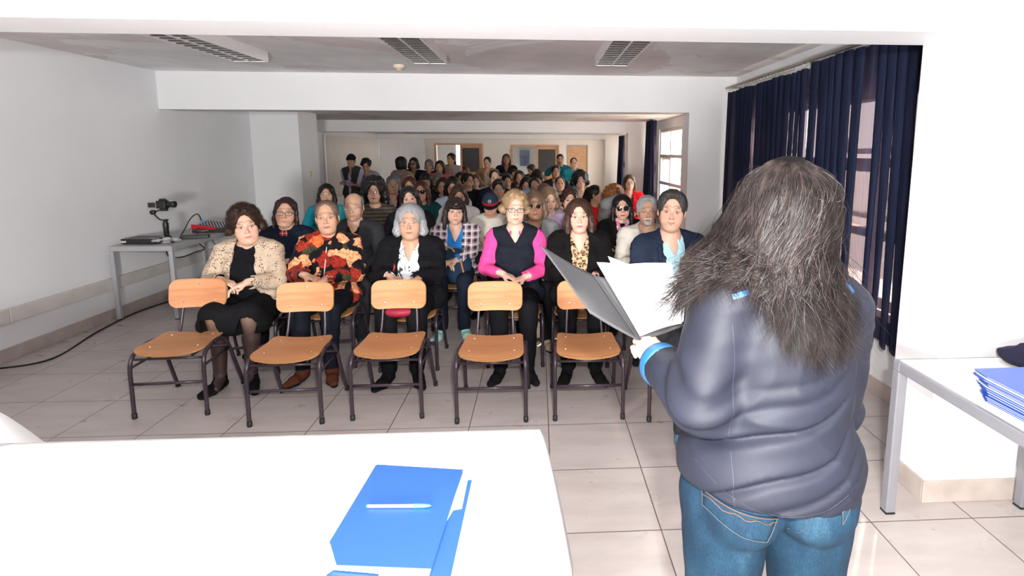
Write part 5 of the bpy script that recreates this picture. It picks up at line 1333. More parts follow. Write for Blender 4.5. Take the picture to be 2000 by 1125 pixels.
a5 = seated(1131, 419, 4.36, 'person with shoulder-length brown hair in a black puffer jacket and leopard print top', dict(res=R1, seed=15, hs=1.05, g=1.15, bust=1.0, belly=.02, head=(-.05, 0, .04),
    face=F('fair', 'bob', (.060, .028, .018), hl=.10, bw=.022, vol=.014, part=.02, frz=.122, frx=.066, fat=1.05, age=.55, lips=(.75, .08, .22), earring=1, gaze=(-.05, 0)),
    top=dict(c='leopard', neck='v', name='blouse'), outer=dict(name='jacket', c=(.007, .006, .007), open=(.055, .072), o=.030, collar=(.007, .006, .007), wr=1.4), arms='lap', pants=BLK, shoe=(.006, .006, .007), nstr=4000), rz=-.02, chair='wooden school chair under the woman in the leopard top')
# the man on the sixth chair of the front row
a6 = seated(1312, 414, 3.50, 'person with greying hair smiling, navy jacket over a pale blue shirt', dict(res=R1, seed=16, hs=1.04, g=1.12, belly=.04, head=(-.22, -.02, -.06), sh=.19,
    face=F((.62, .37, .27), 'short', (.05, .045, .045), fem=False, vol=.015, frz=.126, fat=1.08, fw=1.08, age=.5, smile=1.2, lips=(.50, .21, .18), brow=(.05, .035, .03), gaze=(-.1, 0)),
    top=dict(c=(.33, .52, .58), neck='v', collar=(.36, .56, .62)), vdepth=.12, outer=dict(name='jacket', c=(.012, .018, .036), open=(.055, .078), o=.028, collar=(.012, .018, .036), cr=.018, wr=1.2), arms='lap', pants=(.03, .03, .035), shoe=(.10, .16, .24), sole=(.5, .45, .4), ay=-.50, ax=.12, nstr=3500, kx=.09), rz=.14, chair='wooden school chair under the man in the navy jacket, its leg beside the speaker sleeve')
emb = MB(); _c = a6[1]['che']
for i_ in range(9): emb.box(.062+i_*.0085, .062+i_*.0085+.006, -.003, .003, -.005+.002*(i_ % 2), .006+.003*(i_ % 3))
eo = emb.build('embroidery', plain('orange_thread', (.55, .20, .04), .7), a6[0]); eo.location = (0, _c[1]-.165, _c[2]+.045); eo.rotation_euler = (.25, 0, .42)
# second row
R2 = .0042
b1 = seated(558, 410, 5.05, 'person in a navy sweater with black glasses and a red tartan bow', dict(res=R2, seed=21, hs=1.05, g=1.22, bust=1, belly=.03, head=(.30, .05, -.10),
    face=F('mid', 'long', (.030, .012, .012), hl=.09, bw=.012, vol=.006, part=.0, frx=.068, frz=.125, fat=1.18, fw=1.07, age=.4, glasses=('rect', M_fblack, .0018), lips=(.5, .2, .17), earring=1), top=dict(c=(.008, .012, .024), neck='high', name='sweater', collar=(.30, .32, .38)), arms='lap', pants=BLK), rz=.08)
RT = PAT['redplaid']()
nb_ = b1[1]['nb']; t_ = MB(); t_.grid(np.array([[nb_+V3(x*w_, -.112-.004*abs(x)-.01*(j/5), -.015-.028*j) for x in (-1, -.3, .3, 1)] for j, w_ in enumerate((.030, .034, .026, .02, .02, .016, .004))])); t_.build('tartan_bow', RT, b1[0], solid=.008)
b2 = seated(691, 402, 5.15, 'balding person in gold-rimmed glasses and a charcoal track jacket', dict(res=R2, seed=22, hs=1.06, g=1.08, head=(.12, 0, 0), sh=.185,
    face=F('mid', 'bald', 'dgrey', fem=False, fat=1.0, fw=1.02, age=1, nose=1.25, glasses=('rect', M_gold, .0012), beard=(.25, .20, .18), beard_a=.35, brow=(.15, .12, .10)), top=dict(c=(.010, .010, .012), neck='v', collar=(.012, .012, .014)), vdepth=.10,
    outer=dict(name='track_jacket', c=(.030, .030, .034), open=(.02, .060), o=.024, collar=(.030, .030, .034), cr=.012), arms='thigh', pants=(.020, .020, .023), shoe=(.012, .03, .06), sole=(.35, .33, .3), kx=.17, ax=.14), rz=.04)
b3 = seated(889, 409, 5.34, 'person with dark curly hair in a plaid shirt over blue, holding a navy backpack', dict(res=R2, seed=23, hs=1.05, g=1.05, bust=.8, head=(.20, -.03, -.08),
    face=F('light', 'long', (.020, .012, .012), hl=.11, bw=.022, vol=.016, bangs=.03, fat=1.0, age=.6, earring=1, lips=(.45, .17, .15)), top=dict(c=(.02, .17, .48), neck='v', name='shirt'), vdepth=.14,
    outer=dict(name='plaid_shirt', c='plaid', open=(.055, .075), o=.020, collar='plaid', cr=.012), arms='bag', pants=(.010, .014, .028), shoe=(.42, .75, .68), sole=(.6, .62, .6)), rz=.05)
b4 = seated(1044, 400, 5.02, 'person in round tinted sunglasses and a grey melange cardigan', dict(res=R2, seed=24, hs=1.06, g=1.12, bust=1, head=(.0, -.05, .06),
    face=F('dark', 'bob', (.13, .085, .055), hl=.055, bw=.024, vol=.014, part=-.03, fat=1.05, age=.8, glasses=('round', M_gold, .0012, 1), lips=(.30, .05, .06), earring=1), top=dict(c='bwspot', neck='v'), outer=dict(c='greyknit', open=(.06, .065), o=.022), arms='thigh', pants=BLK, shoe=(.40, .30, .23)), rz=.0)
b5 = seated(1215, 402, 5.40, 'person with long black hair, large sunglasses and a pink print scarf', dict(res=R2, seed=25, hs=1.02, g=1.0, bust=.6, head=(-.08, -.02, .04),
    face=F('light', 'long', (.006, .005, .006), hl=.14, bw=.020, vol=.014, part=.015, fat=1.0, age=.2, glasses=('big', M_gold, .0018, 1), lips=(.45, .02, .03), earring=1), top=dict(c=BLK, neck='high'), outer=dict(name='coat', c=(.007, .007, .008), open=(.03, .06), o=.024), arms='lap', pants=BLK), rz=-.05)
scf = SDF(b5[1]['nb']-V3(.13, .18, .24), b5[1]['nb']+V3(.13, .14, .12), .006)
for sg in (1, -1): scf.path([b5[1]['nb']+V3(0, .06, .05), b5[1]['nb']+V3(.062*sg, .02, .045), b5[1]['nb']+V3(.050*sg, -.055, .0), b5[1]['nb']+V3(.022*sg, -.105, -.08), b5[1]['nb']+V3(.040*sg, -.125, -.18)], [.018, .022, .024, .024, .018], .01)
scf.disp(folds(.005, 40, 4)); P_, F_ = scf.mesh(); link('scarf', make_mesh('scarf', P_, F_), CM('pinkscarf'), b5[0])
b6 = seated(1264, 410, 4.72, 'person with grey hair and white goatee in a beige jacket and grey shirt', dict(res=R2, seed=26, hs=1.05, g=1.08, head=(-.12, -.04, .0), sh=.18,
    face=F('mid', 'short', 'grey', fem=False, vol=.015, frz=.130, fat=.98, fw=1.0, age=1, nose=1.15, beard=(.30, .27, .26), beard_a=.3, goatee=(.62, .60, .58), brow=(.18, .15, .13), open=.65), top=dict(c=(.30, .30, .36), neck='v', collar=(.32, .32, .38)), vdepth=.10,
    outer=dict(name='jacket', c=(.58, .54, .48), open=(.04, .075), o=.024, collar=(.58, .54, .48), cr=.012), arms='lap', pants=(.06, .05, .045)), rz=-.04)

# plainer builds for the rows behind
def P(u, v, Y, label, skin, hair, hc, col, res=.0056, face=None, **k):
    f = F(skin, hair, hc, **(face or {})); q = dict(res=res, seed=int(u), face=f, head=k.pop('head', ((1050-u)*-.0004, 0, 0)), arms=k.pop('arms', 'lap'), nolegs=k.pop('nolegs', False)); rz = k.pop('rz', None); st = k.pop('stand', False)
    o = k.pop('open', None); inner = k.pop('inner', None); q['pants'] = k.pop('pants', (.02, .02, .025))
    if o: q['top'] = dict(c=inner or (.4, .4, .4), neck=k.pop('neck', 'v')); q['outer'] = dict(c=col, open=o, o=.022, name=k.pop('gname', 'jacket'), sleeve=k.pop('vest', 'long'))
    else: q['top'] = dict(c=col, neck=k.pop('neck', 'round'), name=k.pop('gname', 'shirt'), sleeve=k.pop('sleeve', 'long'), o=.016, collar=k.pop('collar', None))
    q.update(k)
    return standing(u, v, Y, label, q, rz or 0.0) if st else seated(u, v, Y, label, q, rz)
TEAL = (.02, .22, .30); WHT = (.52, .54, .58)
MD = .0052
P(638, 378, 6.75, 'person with long dark hair and clear glasses in a turquoise top, by the column', 'mid', 'long', 'black', (.02, .33, .42), MD, dict(hl=.12, bw=.022, part=0, glasses=('big', M_gold, .0012), lips=(.32, .03, .05)), head=(.25, 0, 0))
P(731, 374, 6.27, 'person with big black curly hair and rimless glasses in a brown banded sweater', 'mid', 'curly', 'black', 'bands', MD, dict(vol=.045, puff=.026, puffs=220, low=.14, fat=1.15, fw=1.04, glasses=('rect', M_fblack, .0012), lips=(.36, .04, .06)), g=1.3, bust=1.2, belly=.05, head=(.18, -.03, 0))
P(800, 386, 5.89, 'person with straight black hair looking up from behind the silver-haired woman', 'light', 'long', 'black', (.012, .012, .016), MD, dict(hl=.16, bw=.022, part=.03), head=(.20, .05, .15))
P(822, 372, 6.91, 'person with auburn hair and wide sunglasses in a dark teal sweater', 'mid', 'long', 'auburn', (.008, .055, .060), MD, dict(hl=.14, fat=1.08, glasses=('big', M_fblack, .002, 1), age=.7), g=1.15, head=(.1, 0, 0))
P(896, 380, 6.68, 'person with brown hair in a white hooded top behind the plaid shirt woman', 'mid', 'long', (.05, .025, .018), (.62, .60, .60), MD, dict(hl=.10, part=.0), head=(.25, .25, 0), g=1.15)
cy = P(958, 396, 5.98, 'person bowing a head with a navy and red cap, cream shirt with black strap', 'mid', 'bald', 'black', (.62, .58, .50), MD, dict(fem=False, age=.1), head=(.0, .42, 0), collar=(.62, .58, .50), hy=-.05, gname='shirt')
P(884, 363, 7.55, 'person with long black hair in a pale blue hooded jacket looking down', 'tan', 'long', 'black', (.50, .56, .66), .006, dict(hl=.15, part=0), head=(.1, .35, 0), g=1.1)
P(974, 368, 7.32, 'person with short black hair and thin glasses behind the capped youth', 'tan', 'short', 'black', (.010, .012, .018), .006, dict(fem=False, vol=.018, glasses=('rect', M_rivet, .0012)), head=(.05, .12, 0))
P(1064, 377, 6.94, 'person with light brown hair and wraparound sunglasses in a small-flower blouse', 'light', 'bob', (.15, .085, .055), 'flower', MD, dict(hl=.04, bw=.02, glasses=('rect', M_fblack, .002, 1), age=.7), head=(.55, .15, 0))
P(1112, 388, 6.30, 'person with short dark red hair in a white top peeking past the leopard top woman', 'light', 'curly', (.045, .016, .012), (.60, .60, .62), MD, dict(vol=.018, puffs=120, age=.7), head=(.10, 0, -.1))
P(1164, 378, 6.94, 'person in a red jacket seen in profile turned towards the window', 'tan', 'pulled', 'black', (.55, .012, .014), MD, dict(bun=(0, .10, .06), fat=1.1, earring=1), head=(1.25, 0, 0), g=1.15, bust=1, rz=.5)
og = P(1200, 384, 6.20, 'person with sunlit orange curls holding a hand to the head, grey fuzzy sleeve', 'mid', 'curly', (.16, .055, .015), 'greyknit', MD, dict(vol=.03, puffs=160, low=.03), head=(2.4, 0, 0), rz=.9, arms=dict(L=((.06, -.26, .64), (-.75, -.6, -.1)), R=((-.12, -.12, 1.20), (.3, .3, .9), (0, -1, 0))))  # orange of the sun from behind is put into the hair colour
P(1229, 356, 8.70, 'person with brown bob and glasses in a bright red cardigan beside the window curtain', 'light', 'bob', (.06, .032, .020), (.60, .010, .020), MD, dict(hl=.05, bw=.022, part=.01, age=.7, glasses=('oval', M_fblack, .0014)), open=(.05, .06), inner='bwspot', head=(.0, 0, 0))
P(768, 360, 7.55, 'person with short grey hair and glasses in a maroon cardigan beneath the whiteboard', 'tan', 'bob', 'dgrey', (.050, .014, .026), .006, dict(hl=.0, bw=.014, vol=.012, age=.8, fat=1.1, glasses=('oval', M_gold, .0012)), head=(.2, 0, 0), g=1.15, open=(.03, .05), inner=(.4, .33, .34))
P(800, 361, 8.19, 'person with dark reddish hair only showing above the sunglasses wearer', 'mid', 'bob', 'auburn', (.03, .02, .022), .0062, dict(hl=.05), head=(.1, .1, 0))
P(798, 349, 9.90, 'blond person with glasses in a green sweater at the left of the rear rows', 'light', 'bob', (.30, .20, .11), (.01, .12, .08), .0065, dict(hl=.02, glasses=('oval', M_gold, .001)), head=(.3, 0, 0))
P(832, 353, 8.83, 'person with black fringe and glasses glinting behind the auburn-haired one', 'tan', 'bob', 'black', (.012, .010, .014), .0065, dict(hl=.02, bangs=.03, glasses=('rect', M_rivet, .001)), head=(.15, 0, 0))
P(856, 351, 9.47, 'grey-haired person in purple reading a pale sheet', 'tan', 'bob', 'dgrey', (.045, .012, .050), .0065, dict(hl=.0, bw=.012, age=.9), head=(.1, .25, 0), arms='phone')
P(899, 349, 10.11, 'person with dark wavy hair between the pale blue jacket and the black t-shirt', 'tan', 'long', 'dbrown', (.02, .02, .03), .0065, dict(hl=.1), head=(.3, 0, 0))
P(913, 352, 9.12, 'person in profile with black t-shirt with a yellow mark', 'tan', 'short', 'black', (.008, .008, .009), .0065, dict(fem=False, vol=.014), head=(.9, 0, 0), sleeve='short')
P(929, 352, 10.75, 'small person with light brown hair in a white top near the tan coat', 'light', 'long', (.12, .06, .035), (.5, .46, .46), .007, dict(hl=.12), head=(.2, .1, 0))
P(966, 348, 8.57, 'person with hair tied back in a navy shirt with red trim, above the capped youth', 'light', 'pulled', 'black', (.010, .014, .026), .006, dict(fem=False, fat=1.0, brow=(.02, .01, .01)), head=(.25, 0, .1), g=1.1)
P(978, 349, 11.39, 'person in black looking past a neighbour with hair tied back', 'light', 'short', 'black', (.008, .008, .010), .007, dict(fem=False), head=(.1, 0, 0))
P(1003, 341, 12.03, 'person with long dark hair in shade below the hat wearer', 'tan', 'long', 'dbrown', (.030, .022, .022), .007, dict(hl=.14), head=(.1, 0, .1))
P(1015, 346, 10.14, 'person with dark hair in a dusky brown top, rear centre', 'tan', 'long', 'dbrown', (.050, .032, .030), .007, dict(hl=.10, fat=1.1), head=(0, 0, .15))
P(1028, 359, 8.86, 'person with long black hair and glasses bending the head, rear centre', 'tan', 'long', 'black', (.012, .010, .012), .0062, dict(hl=.15, glasses=('rect', M_fblack, .001)), head=(0, .3, 0))
P(1049, 349, 8.22, 'person with thick black hair bowing forward in a light blue shirt', 'mid', 'short', 'black', (.22, .33, .52), .006, dict(fem=False, vol=.018), head=(.1, .75, 0), hy=-.06, g=1.2)
P(1045, 364, 7.58, 'person with black hair pulled back, tilted face below the light blue shirt', 'tan', 'pulled', 'black', (.20, .22, .28), .006, dict(fat=1.05), head=(.1, .1, .25))
P(1085, 336, 10.40, 'person with glasses in a dark suit jacket and pale shirt', 'tan', 'short', 'black', (.012, .013, .024), .0065, dict(fem=False, fat=1.1, vol=.016, glasses=('rect', M_fblack, .0014)), open=(.04, .05), inner=(.55, .45, .48), gname='suit_jacket', head=(.2, 0, 0))
P(1094, 358, 8.86, 'person with tied dark hair in a black sweater, chin raised', 'light', 'pulled', 'dbrown', (.007, .007, .008), .006, dict(fem=False, age=.1, fat=1.05), head=(0, -.1, 0), neck='high')
P(1133, 354, 8.15, 'young person with bushy black curls and round glasses in a black jacket', 'light', 'curly', 'black', (.008, .008, .009), .006, dict(fem=False, age=.1, fat=.9, vol=.040, puff=.022, puffs=160, low=.05, fz=-.02, frx=.056, glasses=('oval', M_rivet, .0012)), open=(.02, .05), inner=(.01, .01, .01), head=(.1, -.05, 0))
P(990, 352, 9.50, 'person with black hair low behind the black-haired man with thin glasses', 'tan', 'short', 'black', (.015, .015, .018), .0065, dict(fem=False), head=(.2, .2, 0))
P(865, 362, 8.19, 'person in dark clothes behind the pale blue jacket, face in shade', 'tan', 'bob', 'dbrown', (.015, .012, .018), .0065, dict(hl=.03), head=(0, .1, 0))
P(1072, 388, 5.66, 'person in a lilac top mostly hidden behind the grey cardigan', 'light', 'bob', 'lbrown', (.50, .36, .52), .0058, dict(hl=.02), head=(.2, .2, 0), g=.95)
# ---- standing at the back
LAV = (.42, .36, .52)
s1 = P(686, 313, 11.24, 'standing person in a black cap with folded arms, grey vest over a lavender shirt', 'tan', 'bald', 'black', (.045, .045, .048), MD, dict(fem=False, age=.8, fat=1.1, glasses=('rect', M_fblack, .001)), stand=1, open=(.02, .035), inner=LAV, gname='vest', vest=None, arms='cross', g=1.1, rz=-.1, head=(.1, .0, 0))
P(715, 322, 11.56, 'standing person with short black curls looking down in a floral dress and pale cardigan', 'tan', 'curly', 'black', (.34, .30, .36), .006, dict(vol=.02, puffs=90, fat=1.1), stand=1, open=(.07, .06), inner='bwspot', gname='cardigan', arms='phone', g=1.15, head=(.2, .3, 0))
P(785, 319, 10.80, 'standing person seen from behind with black hair and a beige sweater, small backpack strap', 'tan', 'bob', 'black', (.30, .24, .22), .006, dict(hl=.03, vol=.026), stand=1, arms='down', rz=2.6, head=(2.4, 0, 0), g=1.1)
P(808, 319, 11.50, 'standing person in a dark hooded jacket and sunglasses', 'dark', 'bob', 'black', (.010, .011, .020), .006, dict(hl=.03, glasses=('rect', M_fblack, .002, 1)), stand=1, open=(.03, .05), inner=(.06, .06, .07), arms='down', g=1.15)
P(838, 322, 12.00, 'standing grey-haired person in a white shirt and dark cardigan', 'tan', 'bob', 'dgrey', (.012, .008, .012), .0065, dict(hl=.0, bw=.014, age=.9), stand=1, open=(.045, .05), inner=(.5, .48, .46), arms='down')
P(859, 325, 11.00, 'standing person with long dark hair in a coral red sports top', 'tan', 'long', 'dbrown', (.62, .09, .11), .006, dict(hl=.16, bw=.018, part=0), stand=1, arms='down', sleeve='short', head=(-.1, 0, 0))
P(881, 310, 12.20, 'standing person with dark ponytail in a beige knit vest over white sleeves', 'tan', 'pony', 'black', (.32, .27, .25), .006, dict(px=.05, hl=.05), stand=1, arms='cross', open=(.001, .03), inner=(.42, .36, .34), vest=None, head=(-.35, 0, 0))
P(909, 333, 13.00, 'stooping person in a dusky pink top below the left hatch', 'tan', 'short', 'auburn', (.30, .10, .11), .007, dict(), stand=1, arms='down', head=(-.2, .4, 0))
P(952, 317, 11.94, 'standing person in a tan coat with eyes lowered', 'mid', 'pulled', 'black', (.30, .17, .10), .006, dict(bun=(-.02, .10, .03)), stand=1, open=(.05, .055), inner=(.48, .42, .36), gname='coat', arms='lap' if False else dict(L=((.08, -.22, 1.02), (-.8, -.5, 0)), R=((-.08, -.22, 1.02), (.8, -.5, 0))), g=1.2, head=(-.15, .35, 0))
s10 = P(989, 311, 12.58, 'standing person with long straight hair and glasses on the crown, black and cream top', 'dark', 'long', (.05, .03, .02), (.010, .010, .014), .006, dict(hl=.22, bw=.018, part=0), stand=1, open=(.075, .06), inner=(.02, .025, .05), arms='down', head=(0, -.1, 0))
P(1038, 330, 13.40, 'child with black bowl-cut hair looking down in front of the right hatch', 'light', 'short', 'black', (.02, .02, .022), .0065, dict(fem=False, vol=.016, age=0), stand=1, arms='down', head=(-.9, .45, 0))
P(1094, 311, 12.40, 'standing person with short black hair and trimmed beard in a teal t-shirt', 'mid', 'short', 'black', (.012, .13, .20), MD, dict(fem=False, vol=.006, age=.1, beard=(.05, .03, .025), beard_a=.45), stand=1, arms=dict(L=((.20, -.05, .98), (-.3, -.6, -.4)), R=((-.24, .0, .95), (.3, -.6, -.4))), sleeve='short', g=1.12, sh=.19)
P(1121, 318, 11.90, 'standing person with tied dark hair and folded arms in a turquoise t-shirt', 'light', 'pulled', 'black', (.03, .30, .36), MD, dict(age=.1), stand=1, arms='cross', sleeve='short', head=(0, 0, .05))
# ================================================================ the speaker, seen from behind
SP = V3(.575, 1.245, 0)
def toL(p): p = np.asarray(p, float)-SP; return p*V3(-1, -1, 1)
def build_speaker():
    root = empty('person', tuple(SP), PI, 'speaker with long dark hair standing back to us in a navy jacket and jeans', 'person')
    q = dict(pose='stand', s=.965, sh=.178, g=1.2, belly=.03); k = skeleton(q); g = 1.2
    hcw = at_y(1530, 392, 1.23); hc = toL(hcw); hc[2] = 1.545; k['nb'] = V3(hc[0]+.0, .015, 1.385); k['hc'] = hc
    k['shL'] = toL(at_y(1408, 562, 1.24))+V3(-.02, 0, -.01); k['shR'] = toL(at_y(1655, 600, 1.27))+V3(.01, 0, .0)
    k['elL'] = toL(at_y(1372, 778, 1.20)); k['wrL'] = toL(at_y(1290, 712, 1.40))
    k['elR'] = toL(at_y(1635, 800, 1.42))+V3(0, 0, 0); k['wrR'] = toL(at_y(1560, 700, 1.55))
    # body: head, neck, both hands
    f = dict(skin='light', res=.0045, fem=True, age=.2, hair=None); R = rotm(0.10, .30, 0)
    parts, _ = build_head(f, R.T @ (k['nb']-hc), R.T @ (k['shL']-hc), R.T @ (k['shR']-hc)); parts = [((R @ P.T).T+hc, F, C, m) for P, F, C, m in parts]
    sk = np.array((.74, .46, .36))
    W = k['wrL']; S = SDF(W-.17, W+.17, .0024); S.cone(k['elL']*.3+W*.7, W, .036, .027, .01)
    d = toL(at_y(1252, 664, 1.49))-W; nrm = V3(-.15, 1.0, .10)      # back of the hand towards the camera (local +Y)
    hand(S, W+d*.05, d, nrm, 1, s=.98, curl=.62, spread=.12, th=.9)
    P, F = S.mesh(); C = np.tile(sk, (len(P), 1))*(1+.08*wob(*P.T, 70, 4, 1))[:, None]; parts.append((P, F, C, 0))
    W = k['wrR']; S = SDF(W-.15, W+.15, .004); S.cone(k['elR']*.3+W*.7, W, .034, .026, .01); hand(S, W, V3(.5, -.7, .3), V3(0, .2, -1), 1, curl=.5); P, F = S.mesh(); parts.append((P, F, sk, 0))
    P, F, C, M_ = join(parts); link('body', make_mesh('body', P, F, C, M_), [M_skin, M_eye], root)
    # jacket
    S = SDF((-.36, -.42, .76), (.36, .26, 1.52), .0052); o = .018
    S.ell((0.0, .0, .92), (.232, .175, .17), .05); S.ell((0, -.01, 1.09), (.196, .150, .17), .06); S.ell((-.012, .005, 1.23), (.178, .128, .17), .05)
    S.cone(k['shR']*.9+k['shL']*.1, k['shL']*.9+k['shR']*.1, .070, k=.05); nb = k['nb']
    for n in 'LR': S.cone(nb+V3(0, .01, -.01), k['sh'+n]*.7+nb*.3, .058, .068, .03)
    S.cone(k['shL'], k['elL'], .086, .078, .025); S.cone(k['elL'], k['wrL'], .078, .056, .03)
    S.cone(k['shR'], k['elR'], .070, .062, .03); S.cone(k['elR'], k['wrR'], .062, .046, .02)
    S.ell(nb+V3(0, -.02, .07), (.060, .060, .055), .01, 's')
    dl = (k['wrL']-k['elL']); dl /= np.linalg.norm(dl); S.cone(k['wrL']+dl*.0, k['wrL']+dl*.10, .060, .07, .002, 's')
    # creases of the stretched back and the bent sleeve
    def back(X, Y, Z):
        m = np.clip((Y+.02)/.06, 0, 1)*np.clip((.26-np.abs(X+.0))/.08, 0, 1)
        u = Z*1.0+.10*np.sin(5*X+.4)+.015*np.sin(19*X+3)+.20*X*np.clip((1.0-Z)/.2, 0, 1)
        ridge = sum(a*np.exp(-((u-c)/w)**2) for a, c, w in ((.016, 1.105, .010), (.013, 1.012, .009), (.010, .945, .012), (.006, 1.17, .013), (.006, .90, .010), (.004, 1.215, .012)))
        return m*ridge*(.65+.35*np.sin(6*X+1.0))
    S.disp(back)
    S.disp(folds(.0045, 12, 5, (1, 1, 1.8))); S.disp(lambda X, Y, Z: .0018*wob(X, Y, Z*1.7, 38, 9, 2))
    eb = k['elL']
    S.op(lambda X, Y, Z: .010*np.exp(-(((X-eb[0])**2+(Y-eb[1])**2+(Z-eb[2])**2)/.10**2))*np.cos(95*((X-eb[0])*.2+(Y-eb[1])*.7+(Z-eb[2])*.75)+4*(X-eb[0])), eb-.17, eb+.17, 0, '+')
    hemf = lambda X, Y: .875+.02*np.clip(X/.2, -1, 1)
    S.op(lambda X, Y, Z: (Z-hemf(X, Y))+0*X+0*Y, V3(-.36, -.42, .7), V3(.36, .26, .90), .004, 's')
    P, F = S.mesh()
    m, nt, b = base_mat('navy_softshell', (.03, .03, .05), 0.62, 0, 0.3, 0.0); v = coords(nt)
    c = ramp(nt, noise(nt, v, 3.5, 3), [(.3, (.0078, .0088, .0165)), (.7, (.0118, .0138, .0250))]); nt.links.new(c, b.inputs['Base Color']); add_bump(nt, b, noise(nt, v, 420, 2), .2, .0008)
    jk = link('jacket', make_mesh('jacket', P, F), m, root)
    def surf(x, z, y0=.30, lift=.0):
        """points on the back of the jacket (local +Y side)"""
        x, z = np.broadcast_arrays(np.asarray(x, float), np.asarray(z, float)); y = np.full(x.shape, y0)
        for _ in range(60):
            dd = S.sample(np.stack([x.ravel(), y.ravel(), z.ravel()], 1)).reshape(x.shape); y = y-np.clip(dd, -.01, .02)*.8
        return np.stack([x, y+lift, z], -1)
    pip = plain('bright_blue_piping', (.010, .085, .21), .5, var=.05)
    def strip(pts, w_, name, mat, lift=.0015, par=jk):
        pts = np.array(pts); n = 22; t = np.linspace(0, 1, n); seg = np.linspace(0, len(pts)-1, n); x = np.interp(seg, np.arange(len(pts)), pts[:, 0]); z = np.interp(seg, np.arange(len(pts)), pts[:, 1])
        dx = np.gradient(x); dz = np.gradient(z); l = np.hypot(dx, dz); nx, nz = -dz/l, dx/l
        A = surf(x+nx*w_/2, z+nz*w_/2, lift=lift); B = surf(x-nx*w_/2, z-nz*w_/2, lift=lift); return MB().grid(np.stack([A, B], 1)).build(name, mat, par, solid=.0012)
    wl = lambda u, v, Y=1.12: (lambda p: (p[0], p[2]))(toL(at_y(u, v, Y)))
    strip([wl(1441, 588), wl(1470, 578), wl(1503, 570)], .012, 'shoulder_piping', pip)
    strip([wl(1688, 562), wl(1700, 576), wl(1708, 590)], .010, 'shoulder_piping', pip)
    seam = plain('seam_thread', (.018, .021, .034), .6)
    strip([wl(1438, 640), wl(1440, 700), wl(1437, 780), wl(1430, 860)], .0016, 'seam', seam, .0006)
    strip([wl(1432, 890), wl(1430, 950), wl(1431, 1005)], .0016, 'seam', seam, .0006)
    strip([wl(1345, 905), wl(1420, 965), wl(1500, 990), wl(1600, 978), wl(1668, 940)], .0014, 'hem_seam', seam, .0006)
    # cuff
    a_ = k['wrL']-dl*.008; MQ = Matrix.Translation(a_) @ Vector(dl).to_track_quat('Z', 'Y').to_matrix().to_4x4()
    MB().lathe([(.046, -.020), (.0595, -.020), (.0610, -.010), (.0605, .010), (.0590, .019), (.046, .019)], 40, MQ).build('cuff', pip, jk, smooth=True)
    # jeans
    J = SDF((-.30, -.22, .0), (.30, .24, .98), .006); J.ell((0, -.005, .90), (.200, .140, .12), .03)
    J.mir('ell', (.088, .060, .845), (.100, .092, .105), k=.03)
    J.mir('cone', (.105, .0, .84), (.112, .0, .47), .118, .080, k=.012); J.mir('cone', (.112, .0, .47), (.115, .02, .06), .080, .062, k=.02)
    J.op(lambda X, Y, Z: .012*np.exp(-((X)/.006)**2)*np.clip((Y)/.05, 0, 1)+0*Z, V3(-.03, 0, .7), V3(.03, .24, .92), 0, '+')
    J.disp(lambda X, Y, Z: .0035*wob(X*.7, Y, Z*1.8, 26, 11, 2))
    P, F = J.mesh(); m, nt, b = base_mat('denim', (.05, .12, .22), .8, 0, .2); v = coords(nt)
    a = ramp(nt, noise(nt, coords(nt, 'Object', (1, 1, .5)), 8, 5, .6), [(.30, (.003, .012, .026)), (.55, (.007, .027, .050)), (.75, (.020, .055, .088))])
    wv = noise(nt, coords(nt, 'Object', (400, 400, 120)), 1.0, 2); sh = ramp(nt, wv, [(.3, (.7,)*3), (.7, (1.25,)*3)])
    mx = N(nt, 'ShaderNodeMix', data_type='RGBA', blend_type='MULTIPLY'); mx.inputs[0].default_value = 1; nt.links.new(a, mx.inputs[6]); nt.links.new(sh, mx.inputs[7]); nt.links.new(mx.outputs[2], b.inputs['Base Color'])
    jn = link('jeans', make_mesh('jeans', P, F), m, root)
    S_j = S
    def surfJ(x, z, lift=.0):
        x, z = np.broadcast_arrays(np.asarray(x, float), np.asarray(z, float)); y = np.full(x.shape, .22)
        for _ in range(60): dd = J.sample(np.stack([x.ravel(), y.ravel(), z.ravel()], 1)).reshape(x.shape); y = y-np.clip(dd, -.01, .02)*.8
        return np.stack([x, y+lift, z], -1)
    orange = plain('orange_stitching', (.10, .04, .012), .7, var=.1); pale = plain('pale_stitching', (.045, .055, .065), .7, var=.1)
    def pocket(poly, name='back_pocket'):
        x0, x1, z0, z1 = min(p[0] for p in poly), max(p[0] for p in poly), min(p[1] for p in poly), max(p[1] for p in poly); n = 14; G = []
        # poly: top-left, top-right, low-right, bottom, low-left
        tl, tr, lr, bt, ll = poly
        for i in range(n+1):
            t = i/n; row = []
            L_ = (tl[0]+(ll[0]-tl[0])*t, tl[1]+(ll[1]-tl[1])*t); R_ = (tr[0]+(lr[0]-tr[0])*t, tr[1]+(lr[1]-tr[1])*t)
            for j in range(n+1):
                u = j/n; x = L_[0]+(R_[0]-L_[0])*u; z = L_[1]+(R_[1]-L_[1])*u; z -= t*max(0, (1-abs(u-.55)/.5))*(min(ll[1], lr[1])-bt[1])*1.0; row.append((x, z))
            G.append(row)
        G = np.array(G); Q = surfJ(G[..., 0], G[..., 1], .003); po = MB().grid(Q).build(name, m, jn, smooth=True, solid=.003)
        border = [G[i, 0] for i in range(n+1)]+[G[n, j] for j in range(1, n+1)]+[G[i, n] for i in range(n-1, -1, -1)]
        B = np.array(border); Q = surfJ(B[:, 0], B[:, 1], .0055); MB().tube([tuple(p) for p in Q], .0009, 5).build('stitching', pale, po)
        T = np.array([G[0, j] for j in range(n+1)]); Q = surfJ(T[:, 0], T[:, 1]-.002, .0058); MB().tube([tuple(p) for p in Q], .0011, 5).build('stitching', orange, po)
